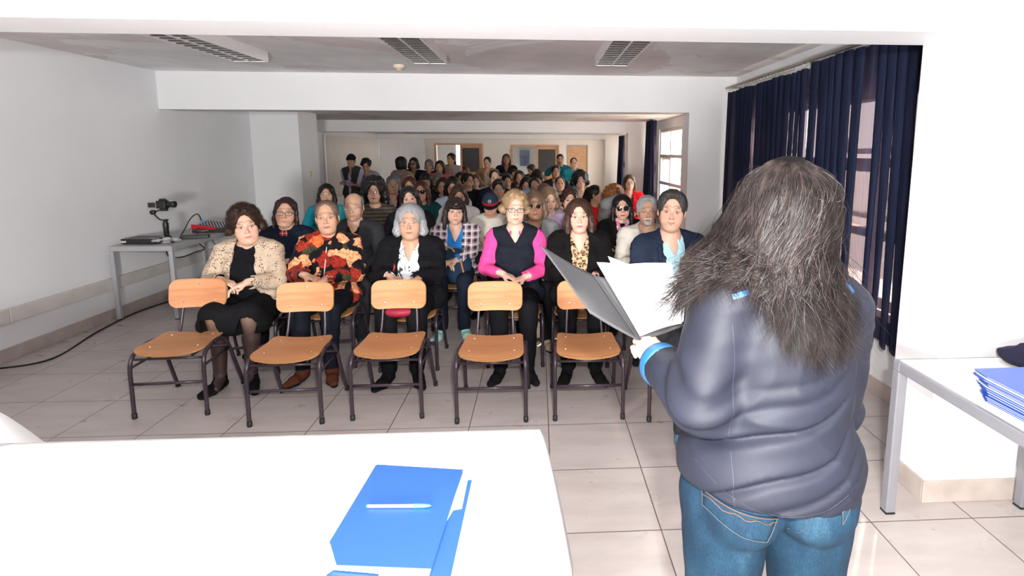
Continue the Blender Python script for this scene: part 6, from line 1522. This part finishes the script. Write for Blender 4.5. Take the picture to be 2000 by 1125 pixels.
        Q = surfJ(T[:, 0], T[:, 1]-.012, .0058); MB().tube([tuple(p+V3(0, 0, .004*math.sin(i*1.5))) for i, p in enumerate(Q)], .0010, 5).build('stitching', orange, po)
    jl = lambda u, v: (lambda p: (p[0], p[2]))(toL(at_y(u, v, 1.09)))
    pocket([jl(1393, 998), jl(1523, 1018), jl(1500, 1062), jl(1470, 1070), jl(1390, 1026)])
    pocket([jl(1648, 995), jl(1672, 975), jl(1668, 1000), jl(1660, 1022), jl(1645, 1024)])
    Q = np.array([jl(1580, 1022), jl(1582, 1040), jl(1572, 1058), jl(1558, 1062)]); Q = surfJ(Q[:, 0], Q[:, 1], .002); MB().tube([tuple(p) for p in Q], .0008, 5).build('stitching', pale, jn)
    for sg in (1, -1):
        a = V3(.115*sg, .02, .085); T = SDF(a-V3(.1, .25, .1), a+V3(.1, .1, .07), .007); T.cone(a+V3(0, .03, -.05), a+V3(.02*sg, -.12, -.055), .038, .038, .02); T.cone(a, a+V3(.01*sg, -.03, -.04), .042, .04, .02); T.box((-2, -2, -1), (2, 2, .004), 0)
        P, F = T.mesh(); link('shoe', make_mesh('shoe', P, F), CM((.02, .02, .03)), root)
    return root, k, hc, R, S
sp_root, sp_k, sp_hc, sp_R, sp_S = build_speaker()

def speaker_hair():
    """long wavy strands: scalp, side of the head, shoulders, tips"""
    r = np.random.default_rng(41); hc = sp_hc; n = 17000; nc = 190; m = 30
    hcl = hc+V3(0, .015, .03)
    # clumps: azimuth a (0 = back of the head, +-pi = face); local +Y is the back, +X is screen left
    ca = r.uniform(-2.05, 2.05, nc); ce = r.uniform(-.15, 1.56, nc)          # azimuth and elevation of the root
    zl = r.uniform(-.03, .10, nc); spread = r.normal(0, 1, (nc, 2)); wph = r.uniform(0, 6.28, nc); wam = r.uniform(.004, .012, nc); wfr = r.uniform(10, 17, nc)
    ci = r.integers(0, nc, n); a = ca[ci]+r.normal(0, .10, n); e = np.clip(ce[ci]+r.normal(0, .12, n), -.2, 1.57)
    dirn = np.stack([np.sin(a)*np.cos(e), np.cos(a)*np.cos(e), np.sin(e)], 1)
    P0 = hcl+dirn*V3(.082, .104, .096)
    # side point where the hair leaves the skull
    vol = r.uniform(.0, .024, n)
    P1 = hcl+np.stack([np.sin(a)*(.088+vol), np.cos(a)*(.105+vol), -.015+.018*r.normal(size=n)], 1)
    # targets measured off the photograph: tips from left to right
    t = (np.clip(ca[ci]*.78+a*.22+spread[ci, 0]*.15, -2.1, 2.1)+2.1)/4.2                     # 0 = screen right (local -X), 1 = screen left
    tk = [0, .10, .25, .45, .60, .69, .78, .86, .93, 1.0]; tu = np.interp(t, tk, [1708, 1698, 1680, 1635, 1580, 1528, 1478, 1412, 1352, 1316])
    tv = np.interp(t, tk, [650, 705, 728, 738, 700, 608, 568, 566, 608, 648])
    mu = np.interp(t, [0, .10, .25, .45, .60, .75, .88, 1.0], [1662, 1650, 1622, 1582, 1537, 1488, 1416, 1376])
    tY = np.interp(t, [0, .2, .5, .8, 1.0], [1.18, 1.10, 1.07, 1.09, 1.11]); sc_ = 1085/tY
    X3 = (tu-1050)/sc_; Z3 = CAM_H-(tv-297)/sc_; P3 = np.stack([-(X3-SP[0]), -(tY-SP[1]), Z3], 1)
    mY = np.interp(t, [0, .2, .5, .8, 1.0], [1.18, 1.11, 1.085, 1.10, 1.11]); X2 = (mu-1050)*mY/1085; P2 = np.stack([-(X2-SP[0]), -(mY-SP[1]), np.interp(t, [0, .5, .65, .78, .88, 1.0], [1.44, 1.44, 1.45, 1.462, 1.468, 1.462])], 1)
    P3 = P3+np.stack([spread[ci, 0]*.012+r.normal(0, .0045, n), r.normal(0, .005, n), -zl[ci]*.55+.03+r.normal(0, .016, n)+np.abs(r.normal(0, .02, n))], 1)
    P2 = P2+np.stack([spread[ci, 1]*.010+r.normal(0, .004, n), r.normal(0, .005, n), r.normal(0, .006, n)], 1)
    s = np.linspace(0, 1, m)[None, :, None]
    mid01 = (P0+P1)/2-hcl; mid01 = hcl+mid01*(1.07)
    K = [P0, mid01, P1, P2, P3]; kt = np.array([0, .12, .27, .62, 1.0]); Q = np.zeros((n, m, 3)); sv = np.linspace(0, 1, m)
    for d in range(3):       # smooth interpolation through the knots
        Y_ = np.stack([k_[:, d] for k_ in K], 1)
        tang = np.gradient(Y_, kt, axis=1)
        for j, u in enumerate(sv):
            i = min(np.searchsorted(kt, u, side='right')-1, 3); h = kt[i+1]-kt[i]; x = (u-kt[i])/h
            Q[:, j, d] = (2*x**3-3*x**2+1)*Y_[:, i]+(x**3-2*x**2+x)*h*tang[:, i]+(-2*x**3+3*x**2)*Y_[:, i+1]+(x**3-x**2)*h*tang[:, i+1]
    sw = sv[None, :]; env = np.clip((sw-.18)/.5, 0, 1)**1.2; ph = wph[ci][:, None]+r.normal(0, .09, (n, 1)); fr = wfr[ci][:, None]; am = wam[ci][:, None]*(1+.35*sw)
    Q[..., 0] += env*am*np.sin(fr*sw*1.6+ph); Q[..., 1] += env*am*.8*np.cos(fr*sw*1.5+ph*1.3); Q[..., 2] += env*am*.15*np.sin(fr*sw*1.1+ph*2)
    # curl at the tips, thickness of the mass, keep the strands outside head and jacket
    tip = np.clip((sw-.82)/.18, 0, 1)**2; Q[..., 0] += tip*np.sin(wph[ci]*3)[:, None]*.016; Q[..., 1] += tip*np.abs(np.cos(wph[ci]*5))[:, None]*.014
    fly = (r.random(n) < .03)[:, None]; Q[..., 0] += fly*sw*r.normal(0, .045, (n, 1)); Q[..., 1] += fly*sw*np.abs(r.normal(0, .02, (n, 1)))
    depth = r.uniform(.002, .030, n)[:, None]
    flat = Q.reshape(-1, 3)
    for _ in range(3):
        dd = sp_S.sample(flat); inside = (flat[:, 2] < 1.50) & (dd < .5); g = sp_S.grad(flat); need = np.clip(np.repeat(depth[:, 0], m)*.6+.003-dd, 0, .03)*inside; flat = flat+(g*V3(.15, .5, .15)+V3(0, .8, 0))*need[:, None]
    Q = flat.reshape(n, m, 3); v = Q-hcl; q_ = v/V3(.078, .098, .088); rad = np.linalg.norm(q_, axis=2, keepdims=True); Q = np.where((rad < 1.10), hcl+v/np.maximum(rad, .3)*1.10, Q)
    # ribbons turned partly to face outwards
    T = np.gradient(Q, axis=1); T /= np.linalg.norm(T, axis=2, keepdims=True)+1e-9; nrm = (Q-(hcl+V3(0, -.03, -.1)))*V3(1, 1, .2); nrm = nrm+r.normal(0, .05, (n, 1, 3)); W = np.cross(T, nrm); W /= np.linalg.norm(W, axis=2, keepdims=True)+1e-9
    wd = (r.uniform(.0007, .0014, n)[:, None]*np.interp(sv, [0, .7, 1], [1, .9, .15])[None, :])[..., None]
    A = Q-W*wd/2; B = Q+W*wd/2; VV = np.stack([A, B], 2).reshape(-1, 3); kk = np.arange(m-1)*2; one = np.stack([kk, kk+1, kk+3, kk+2], 1); FF = (one[None]+(np.arange(n)*m*2)[:, None, None]).reshape(-1, 4)
    # under-volume so that no scalp shows
    H = SDF(hc-V3(.30, .16, .36), hc+V3(.28, .30, .20), .006); H.ell(hcl, (.083, .105, .098), .02)
    H.ell(hcl+V3(0, .03, -.08), (.075, .05, .10), .04)
    for sub in range(0, n, 140):
        p = Q[sub]; 
        for j in range(6, m-8, 4): H.cone(p[j]*.95+hc*.05-V3(0, .012, 0), p[j+4]*.95+hc*.05-V3(0, .012, 0), .010, .008, .012)
    H.ell(hc+V3(0, -.145, -.02), (.065, .09, .10), .01, 's'); P, F = H.mesh()
    P2_, F2, C, M_ = join([(VV, FF, (0, 0, 0), 0), (P, F, (0, 0, 0), 1)])
    m1, nt, b = base_mat('dark_wavy_hair', (.03, .022, .020), .5, 0, .2); a_ = nt.nodes.new('ShaderNodeTexNoise'); a_.inputs['Scale'].default_value = 60
    nt.links.new(coords(nt, 'Object', (1, 1, .2)), a_.inputs['Vector']); c = ramp(nt, a_.outputs['Fac'], [(.3, (.003, .0020, .0018)), (.5, (.0095, .0062, .0055)), (.72, (.023, .0155, .0135))]); nt.links.new(c, b.inputs['Base Color'])
    link('hair', make_mesh('hair', P2_, F2, None, M_), [m1, base_mat('under_hair', (.004, .003, .003), .95, 0, .05)[0]], sp_root)
speaker_hair()

# ---- the open folder and its sheets, held in the left hand
def wq(*a): return at_y(*a)
M_fold = plain('grey_plastic_folder', (.045, .045, .048), .38, var=.05, scale=6)
fl = empty('folder', tuple(wq(1250, 664, 1.50)), 0, 'open grey folder of white sheets held by the speaker', 'folder'); fo_ = Vector(fl.location)
def curved(c, n=14, bulge=(0, 0, 0), top=(0, 0, 0)):
    """c: bottom-left, bottom-right, top-right, top-left world points"""
    c = [np.array(p) for p in c]; G = np.zeros((n+1, n+1, 3))
    for i in range(n+1):
        for j in range(n+1):
            u, v = i/n, j/n; G[i, j] = (c[0]*(1-u)+c[1]*u)*(1-v)+(c[3]*(1-u)+c[2]*u)*v+np.array(bulge)*math.sin(PI*u)+np.array(top)*math.sin(PI*u)*v - np.array(fo_)
    return G
B_ = wq(1249, 666, 1.50); T_ = wq(1160, 538, 1.70)
lc = MB().grid(curved([wq(1153, 612, 1.47), B_, T_, wq(1054, 478, 1.62)], bulge=(0, .012, -.006))).build('left_cover', M_fold, fl, smooth=True, solid=.002)
rc = MB().grid(curved([B_, wq(1345, 632, 1.37), wq(1338, 565, 1.50), T_], bulge=(0, .012, -.008))).build('right_cover', M_fold, fl, smooth=True, solid=.002)
MB().tube([Vector(B_)-fo_, Vector(T_)-fo_], .004, 8).build('spine', M_fold, fl)
GP = 'sheets in the held folder'
def psheet(c, name, **k): return MB().grid(curved(c, **k)).build(name, M_paper, fl, smooth=True, solid=.0006)
psheet([wq(1252, 655, 1.488), wq(1335, 628, 1.362), wq(1340, 556, 1.50), wq(1187, 500, 1.668)], 'paper_sheet', bulge=(0, -.004, .010), top=(0, .0, -.012))
psheet([wq(1250, 657, 1.482), wq(1330, 632, 1.352), wq(1330, 545, 1.49), wq(1165, 512, 1.655)], 'paper_sheet', bulge=(0, -.004, .008), top=(0, 0, .004))
psheet([wq(1253, 656, 1.480), wq(1332, 631, 1.350), wq(1312, 514, 1.54), wq(1195, 520, 1.645)], 'paper_sheet', bulge=(0, -.006, .006))
# ================================================================ gear on the grey table
TZ = .752
dv = empty('recorder', (-3.98, 5.78, TZ), -.03, 'flat black disc player with a white sticker on the grey table', 'recorder')
MB().box(-.20, .14, -.11, .13, .008, .052).build('case', M_black, dv, bevel=.004)
MB().box(-.198, .138, -.111, -.1095, .012, .030).build('front_panel', plain('glossy_black', (.02, .02, .02), .15), dv)
MB().box(-.197, -.145, -.113, -.111, .016, .034).build('sticker', plain('pale_sticker', (.62, .60, .58), .6), dv)
mb = MB()
for x in (-.17, .11):
    for y in (-.09, .1): mb.box(x-.012, x+.012, y-.012, y+.012, 0, .008)
mb.build('rubber_foot', M_rub, dv)
M_plastic = base_mat('clear_plastic_bag', (.7, .7, .7), .12, 0, .9)[0]; M_plastic.node_tree.nodes['Principled BSDF'].inputs['Alpha'].default_value = .55
bg_ = SDF((-3.98, 5.60, .74), (-3.62, 5.98, .90), .005); r_ = np.random.default_rng(3)
for _ in range(16): bg_.ell((r_.uniform(-3.92, -3.72), r_.uniform(5.66, 5.90), r_.uniform(.762, .80)), (r_.uniform(.02, .045), r_.uniform(.02, .04), r_.uniform(.008, .018)), .008)
bg_.disp(folds(.007, 70, 6)); bg_.box((-5, 5, .5), (-3, 7, .752), 0); P_, F_ = bg_.mesh(); o = link('plastic_bag', make_mesh('plastic_bag', P_, F_), M_plastic); tag(o, 'crumpled clear plastic packet beside the disc player', 'bag')
rb = empty('power_box', (-3.72, 6.05, TZ), .35, 'low black box with cables behind the camera stabiliser', 'box')
MB().box(-.10, .16, -.05, .05, 0, .035).build('case', M_black, rb, bevel=.004)
# camera on a hand-held stabiliser with a mini tripod
gm = empty('camera_stabiliser', (-3.80, 5.78, TZ), 0, 'black one-handed camera stabiliser standing on its mini tripod', 'camera stabiliser')
mb = MB()
for a in (-.5, 1.6, 3.5): mb.tube([(0, 0, .028), (.085*math.cos(a), .085*math.sin(a), .008)], [.009, .006], 8)
for i_, a in enumerate((-.5, 1.6, 3.5)): MB().tube([(0, 0, .028), (.10*math.cos(a), .10*math.sin(a), .0075)], [.010, .007], 8).build('tripod_leg', M_black, gm, smooth=True)
MB().lathe([(.018, .02), (.021, .03), (.021, .07), (.024, .075), (.023, .14), (.026, .15), (.026, .20), (.020, .212), (.020, .225), (.030, .228), (.030, .238)], 20).build('grip', M_black, gm, smooth=True)
MB().tube(spline([(.03, 0, .234), (-.04, .0, .234), (-.075, 0, .26), (-.105, 0, .30)], 6), .0075, 8).build('roll_arm', M_black, gm, smooth=True)
MB().lathe([(.022, -.018), (.024, -.014), (.024, .014), (.022, .018)], 18, Matrix.Translation((-.112, 0, .312)) @ Matrix.Rotation(PI/2, 4, 'X')).build('motor', M_black, gm, smooth=True)
MB().tube([(-.105, 0, .315), (-.04, 0, .335), (.0, .0, .345)], .007, 8).build('tilt_arm', M_black, gm, smooth=True)
MB().box(-.03, .03, -.02, .02, .325, .352).build('mount_plate', M_black, gm, bevel=.003)
cmr = empty('camera', (-3.80, 5.78, TZ+.352), .0, 'black camera with flipped-out screen mounted on the stabiliser', 'camera')
MB().box(-.055, .035, -.035, .035, .0, .078).build('camera_body', M_black, cmr, bevel=.006)
MB().slab([(-.03, -.02), (.02, -.02), (.012, .025), (-.022, .025)], .078, .098).build('viewfinder_hump', M_black, cmr, bevel=.004)
MB().box(-.055, -.125, -.045, -.038, .012, .062).build('flip_screen', plain('dark_screen', (.02, .02, .025), .15), cmr, bevel=.002)
ML = Matrix.Translation((.035, .0, .040)) @ Matrix.Rotation(PI/2, 4, 'Y')
MB().lathe([(.026, 0), (.030, .006), (.030, .05), (.033, .054), (.033, .078), (.029, .08), (.024, .07)], 22, ML).build('lens_barrel', M_black, cmr, smooth=True)
mb = MB()
for x in (-.045, .02, .0): mb.lathe([(.008, .0), (.008, .01)], 12, Matrix.Translation((x, .015, .078)))
mb.build('dial', M_black, cmr)
# mixer
mx_ = empty('audio_mixer', (-3.80, 6.62, TZ), .0, 'compact audio mixer with red side panel on the grey table', 'audio mixer')
W_, D_ = .34, .30
MB().add([(-.17, -.15, 0), (.17, -.15, 0), (.17, .15, 0), (-.17, .15, 0), (-.17, -.15, .065), (.17, -.15, .045), (.17, .15, .07), (-.17, .15, .105)], [(0, 3, 2, 1), (4, 5, 6, 7), (0, 1, 5, 4), (1, 2, 6, 5), (2, 3, 7, 6), (3, 0, 4, 7)]).build('case', plain('charcoal_metal', (.03, .03, .033), .45), mx_, bevel=.003)
M_redp = plain('red_side_panel', (.50, .012, .015), .35, var=.03)
MB().add([(-.172, -.154, .045), (.10, -.154, .040), (.10, -.154, .062), (-.172, -.154, .098), (-.172, -.1505, .045), (.10, -.1505, .040), (.10, -.1505, .062), (-.172, -.1505, .098)], [(0, 1, 2, 3), (7, 6, 5, 4), (0, 3, 7, 4), (1, 5, 6, 2), (3, 2, 6, 7), (0, 4, 5, 1)]).build('side_panel', M_redp, mx_)
kn = MB(); kc = plain('grey_knob', (.25, .25, .27), .4)
for i in range(9):
    for j in range(5):
        x, y = -.14+i*.034, -.11+j*.05; z = .066+(j*.05/.3)*.04-(x+.17)*.06+.004
        kn.lathe([(.007, 0), (.0065, .014), (.003, .015)], 8, Matrix.Translation((x, y, z)))
kn.build('knobs', kc, mx_)['kind'] = 'stuff'
# three lines of worn white lettering on the mixer front are too small to read in the photograph; two short dashes stand for them
mb = MB()
for i in range(9): mb.box(-.10+i*.013, -.10+i*.013+.008, -.1525, -.151, .022, .028)
for i in range(4): mb.box(-.075+i*.013, -.075+i*.013+.008, -.1525, -.151, .010, .015)
mb.build('worn_lettering', plain('worn_white_print', (.5, .5, .5), .6), mx_)
cable('audio_cable', [(-3.86, 6.1, .78), (-3.88, 6.2, .83), (-3.90, 6.35, .93), (-3.92, 6.50, .965), (-3.93, 6.57, .93), (-3.93, 6.60, .87)], .006, 'black audio cable arching into the mixer')
MB().lathe([(.009, 0), (.009, .05)], 10, Matrix.Translation((-3.93, 6.60, .85))).build('plug', M_cap, None).name = 'cable_plug'
tag(bpy.data.objects['cable_plug'], 'blue plug standing in the mixer top', 'plug')
cable('audio_cable', [(-3.74, 6.14, .765), (-3.78, 6.30, .80), (-3.85, 6.42, .80), (-3.90, 6.46, .81)], .005, 'short black cable running low into the red mixer side')
cable('hanging_cable', [(-3.75, 5.66, .70), (-3.74, 5.7, .62), (-3.72, 5.85, .585), (-3.70, 6.05, .60), (-3.66, 6.15, .62), (-3.70, 6.1, .70)], .006, 'black cable sagging in a loop under the grey table')
cable('hanging_cable', [(-3.66, 6.3, .70), (-3.68, 6.4, .62), (-3.66, 6.5, .58), (-3.64, 6.62, .60)], .005, 'black cable dangling under the far half of the grey table')

# ---- things held, worn or carried
def loc_of(pr, v): p = pr[0].location; c, s_ = math.cos(pr[0].rotation_euler.z), math.sin(pr[0].rotation_euler.z); return V3(p.x+c*v[0]-s_*v[1], p.y+s_*v[0]+c*v[1], v[2])
# navy backpack on the lap of the plaid shirt woman
bk = empty('backpack', tuple(loc_of(b3, (0, -.22, .60))), 0, 'navy backpack with tan leather straps on the lap of the woman in plaid', 'backpack')
S = SDF((-.24, -.16, -.16), (.24, .16, .26), .007); S.ell((0, 0, .03), (.165, .085, .16), .02); S.ell((0, -.05, -.04), (.14, .06, .09), .03); S.disp(folds(.006, 22, 4)); P_, F_ = S.mesh(); link('bag_body', make_mesh('bag_body', P_, F_), CM((.014, .030, .060)), bk)
M_tan = plain('tan_leather', (.36, .15, .05), .5)
MB().tube(spline([(-.12, -.03, .13), (-.09, -.03, .20), (-.02, -.04, .205), (.02, -.05, .17)], 6), .010, 6).build('handle', M_tan, bk, smooth=True)
MB().tube(spline([(.08, -.10, .10), (.10, -.10, .0), (.12, -.10, -.08), (.17, -.06, -.16)], 6), .010, 6).build('strap', M_tan, bk, smooth=True)
# small handbag with chain of the woman in pink, tissue
ts = SDF((-.06, -.06, -.05), (.06, .06, .05), .004); ts.ell((0, 0, .01), (.018, .018, .016), .01); ts.ell((.02, 0, -.01), (.03, .014, .012), .01); ts.disp(folds(.004, 90, 3)); P_, F_ = ts.mesh(); o = link('tissue', make_mesh('tissue', P_, F_), plain('pinkish_tissue', (.75, .58, .68), .8)); o.location = tuple(loc_of(a4, (-.02, -.33, .70))); tag(o, 'crumpled pale pink tissue in the hands of the woman in pink sleeves', 'tissue')
o = MB().box(-.036, .036, -.004, .004, -.07, .07).build('phone', M_fblack, bevel=.003); o.location = tuple(loc_of(a5, (.0, -.31, .735))); o.rotation_euler = (-1.0, .1, .2); tag(o, 'dark phone held by the woman in the leopard top', 'phone')
# beige bag and shoes on the floor by the fourth chair
S = SDF((-.16, -.12, 0), (.16, .12, .42), .008); S.ell((0, 0, .19), (.085, .07, .19), .02); S.disp(folds(.008, 18, 7)); P_, F_ = S.mesh(); o = link('tote_bag', make_mesh('tote_bag', P_, F_), plain('beige_canvas', (.50, .40, .31), .85)); o.location = (-.02, 4.62, 0); tag(o, 'slim beige bag standing on the floor right of the woman in pink sleeves', 'bag')
# cap of the bowed youth and of the standing man
def cap(pr, hcl, Rm, c1, c2, emblem, label):
    root = empty('cap', tuple(loc_of(pr, hcl)), pr[0].rotation_euler.z, label, 'cap'); M3 = np.array(Rm)
    S = SDF((-.12, -.13, -.02), (.12, .13, .16), .0045); S.ell((0, .012, .030), (.091, .110, .106), .01); S.box((-.3, -.3, -.3), (.3, .3, .035), 0); P_, F_ = S.mesh()
    link('crown', make_mesh('crown', (M3 @ P_.T).T, F_), CM(c1), root)
    n = 16; G = np.zeros((n+1, 7, 3))
    for i in range(n+1):
        a = -1.15+2.3*i/n
        for j in range(7): t = j/6; G[i, j] = M3 @ V3(math.sin(a)*(.088+.008*t), .012-math.cos(a)*(.106+.055*t*math.cos(a*.9)), .038-.022*t-.012*math.sin(a)**2*t)
    MB().grid(G).build('visor', CM((.006, .006, .008)), root, smooth=True, solid=.003)
    B = np.array([M3 @ V3(math.sin(a)*.0895, .012-math.cos(a)*.1075, .046) for a in np.linspace(-1.3, 1.3, 24)]); B = np.array([M3 @ V3(math.sin(a)*.0935, .012-math.cos(a)*.1125, .046) for a in np.linspace(-1.3, 1.3, 24)]); MB().grid(np.stack([B+M3 @ V3(0, 0, .012), B-M3 @ V3(0, 0, .010)], 1)).build('band', CM(c2), root, solid=.002)
    if emblem:
        c = V3(0, -.096, .088); e = []
        for rr in (.0165,):
            pts = [M3 @ (c+V3(rr*math.cos(t), .0+(rr*math.sin(t))*.42-.004*abs(math.cos(t))*-1, rr*math.sin(t))) for t in np.linspace(0, 2*PI, 25)[:-1]]; MB().tube(pts, .0014, 5, closed=True).build('emblem', M_white_metal, root)
        MB().tube([M3 @ (c+V3(-.017, 0.0, 0)), M3 @ (c+V3(.017, 0.0, 0))], .0016, 5).tube([M3 @ (c+V3(-.009, .003, .007)), M3 @ (c+V3(0, .005, .011)), M3 @ (c+V3(.009, .003, .007))], .0012, 5).build('emblem', M_white_metal, root)
cap(cy, cy[3], cy[2], (.020, .032, .050), (.42, .012, .02), True, 'navy cap with red visor and round white emblem on the bowed youth')
cap(s1, s1[3], s1[2], (.010, .011, .018), (.010, .011, .018), False, 'plain black cap on the man standing by the whiteboard')

# navy garment lying at the far end of the right table
G_ = SDF((2.02, 1.9, .74), (2.62, 2.34, 1.02), .006)
G_.ell((2.17, 2.20, .785), (.115, .10, .040), .03); G_.ell((2.30, 2.16, .80), (.15, .12, .055), .03); G_.ell((2.30, 2.22, .86), (.10, .08, .05), .03); G_.ell((2.40, 2.08, .79), (.14, .13, .05), .03)
G_.disp(folds(.012, 16, 8)); G_.disp(lambda X, Y, Z: .003*wob(X, Y, Z, 60, 3, 2)); G_.box((0, 0, .5), (4, 4, .752), 0); P_, F_ = G_.mesh()
o = link('garment', make_mesh('garment', P_, F_), CM((.016, .016, .035))); tag(o, 'crumpled navy garment lying at the far end of the white topped table', 'garment')
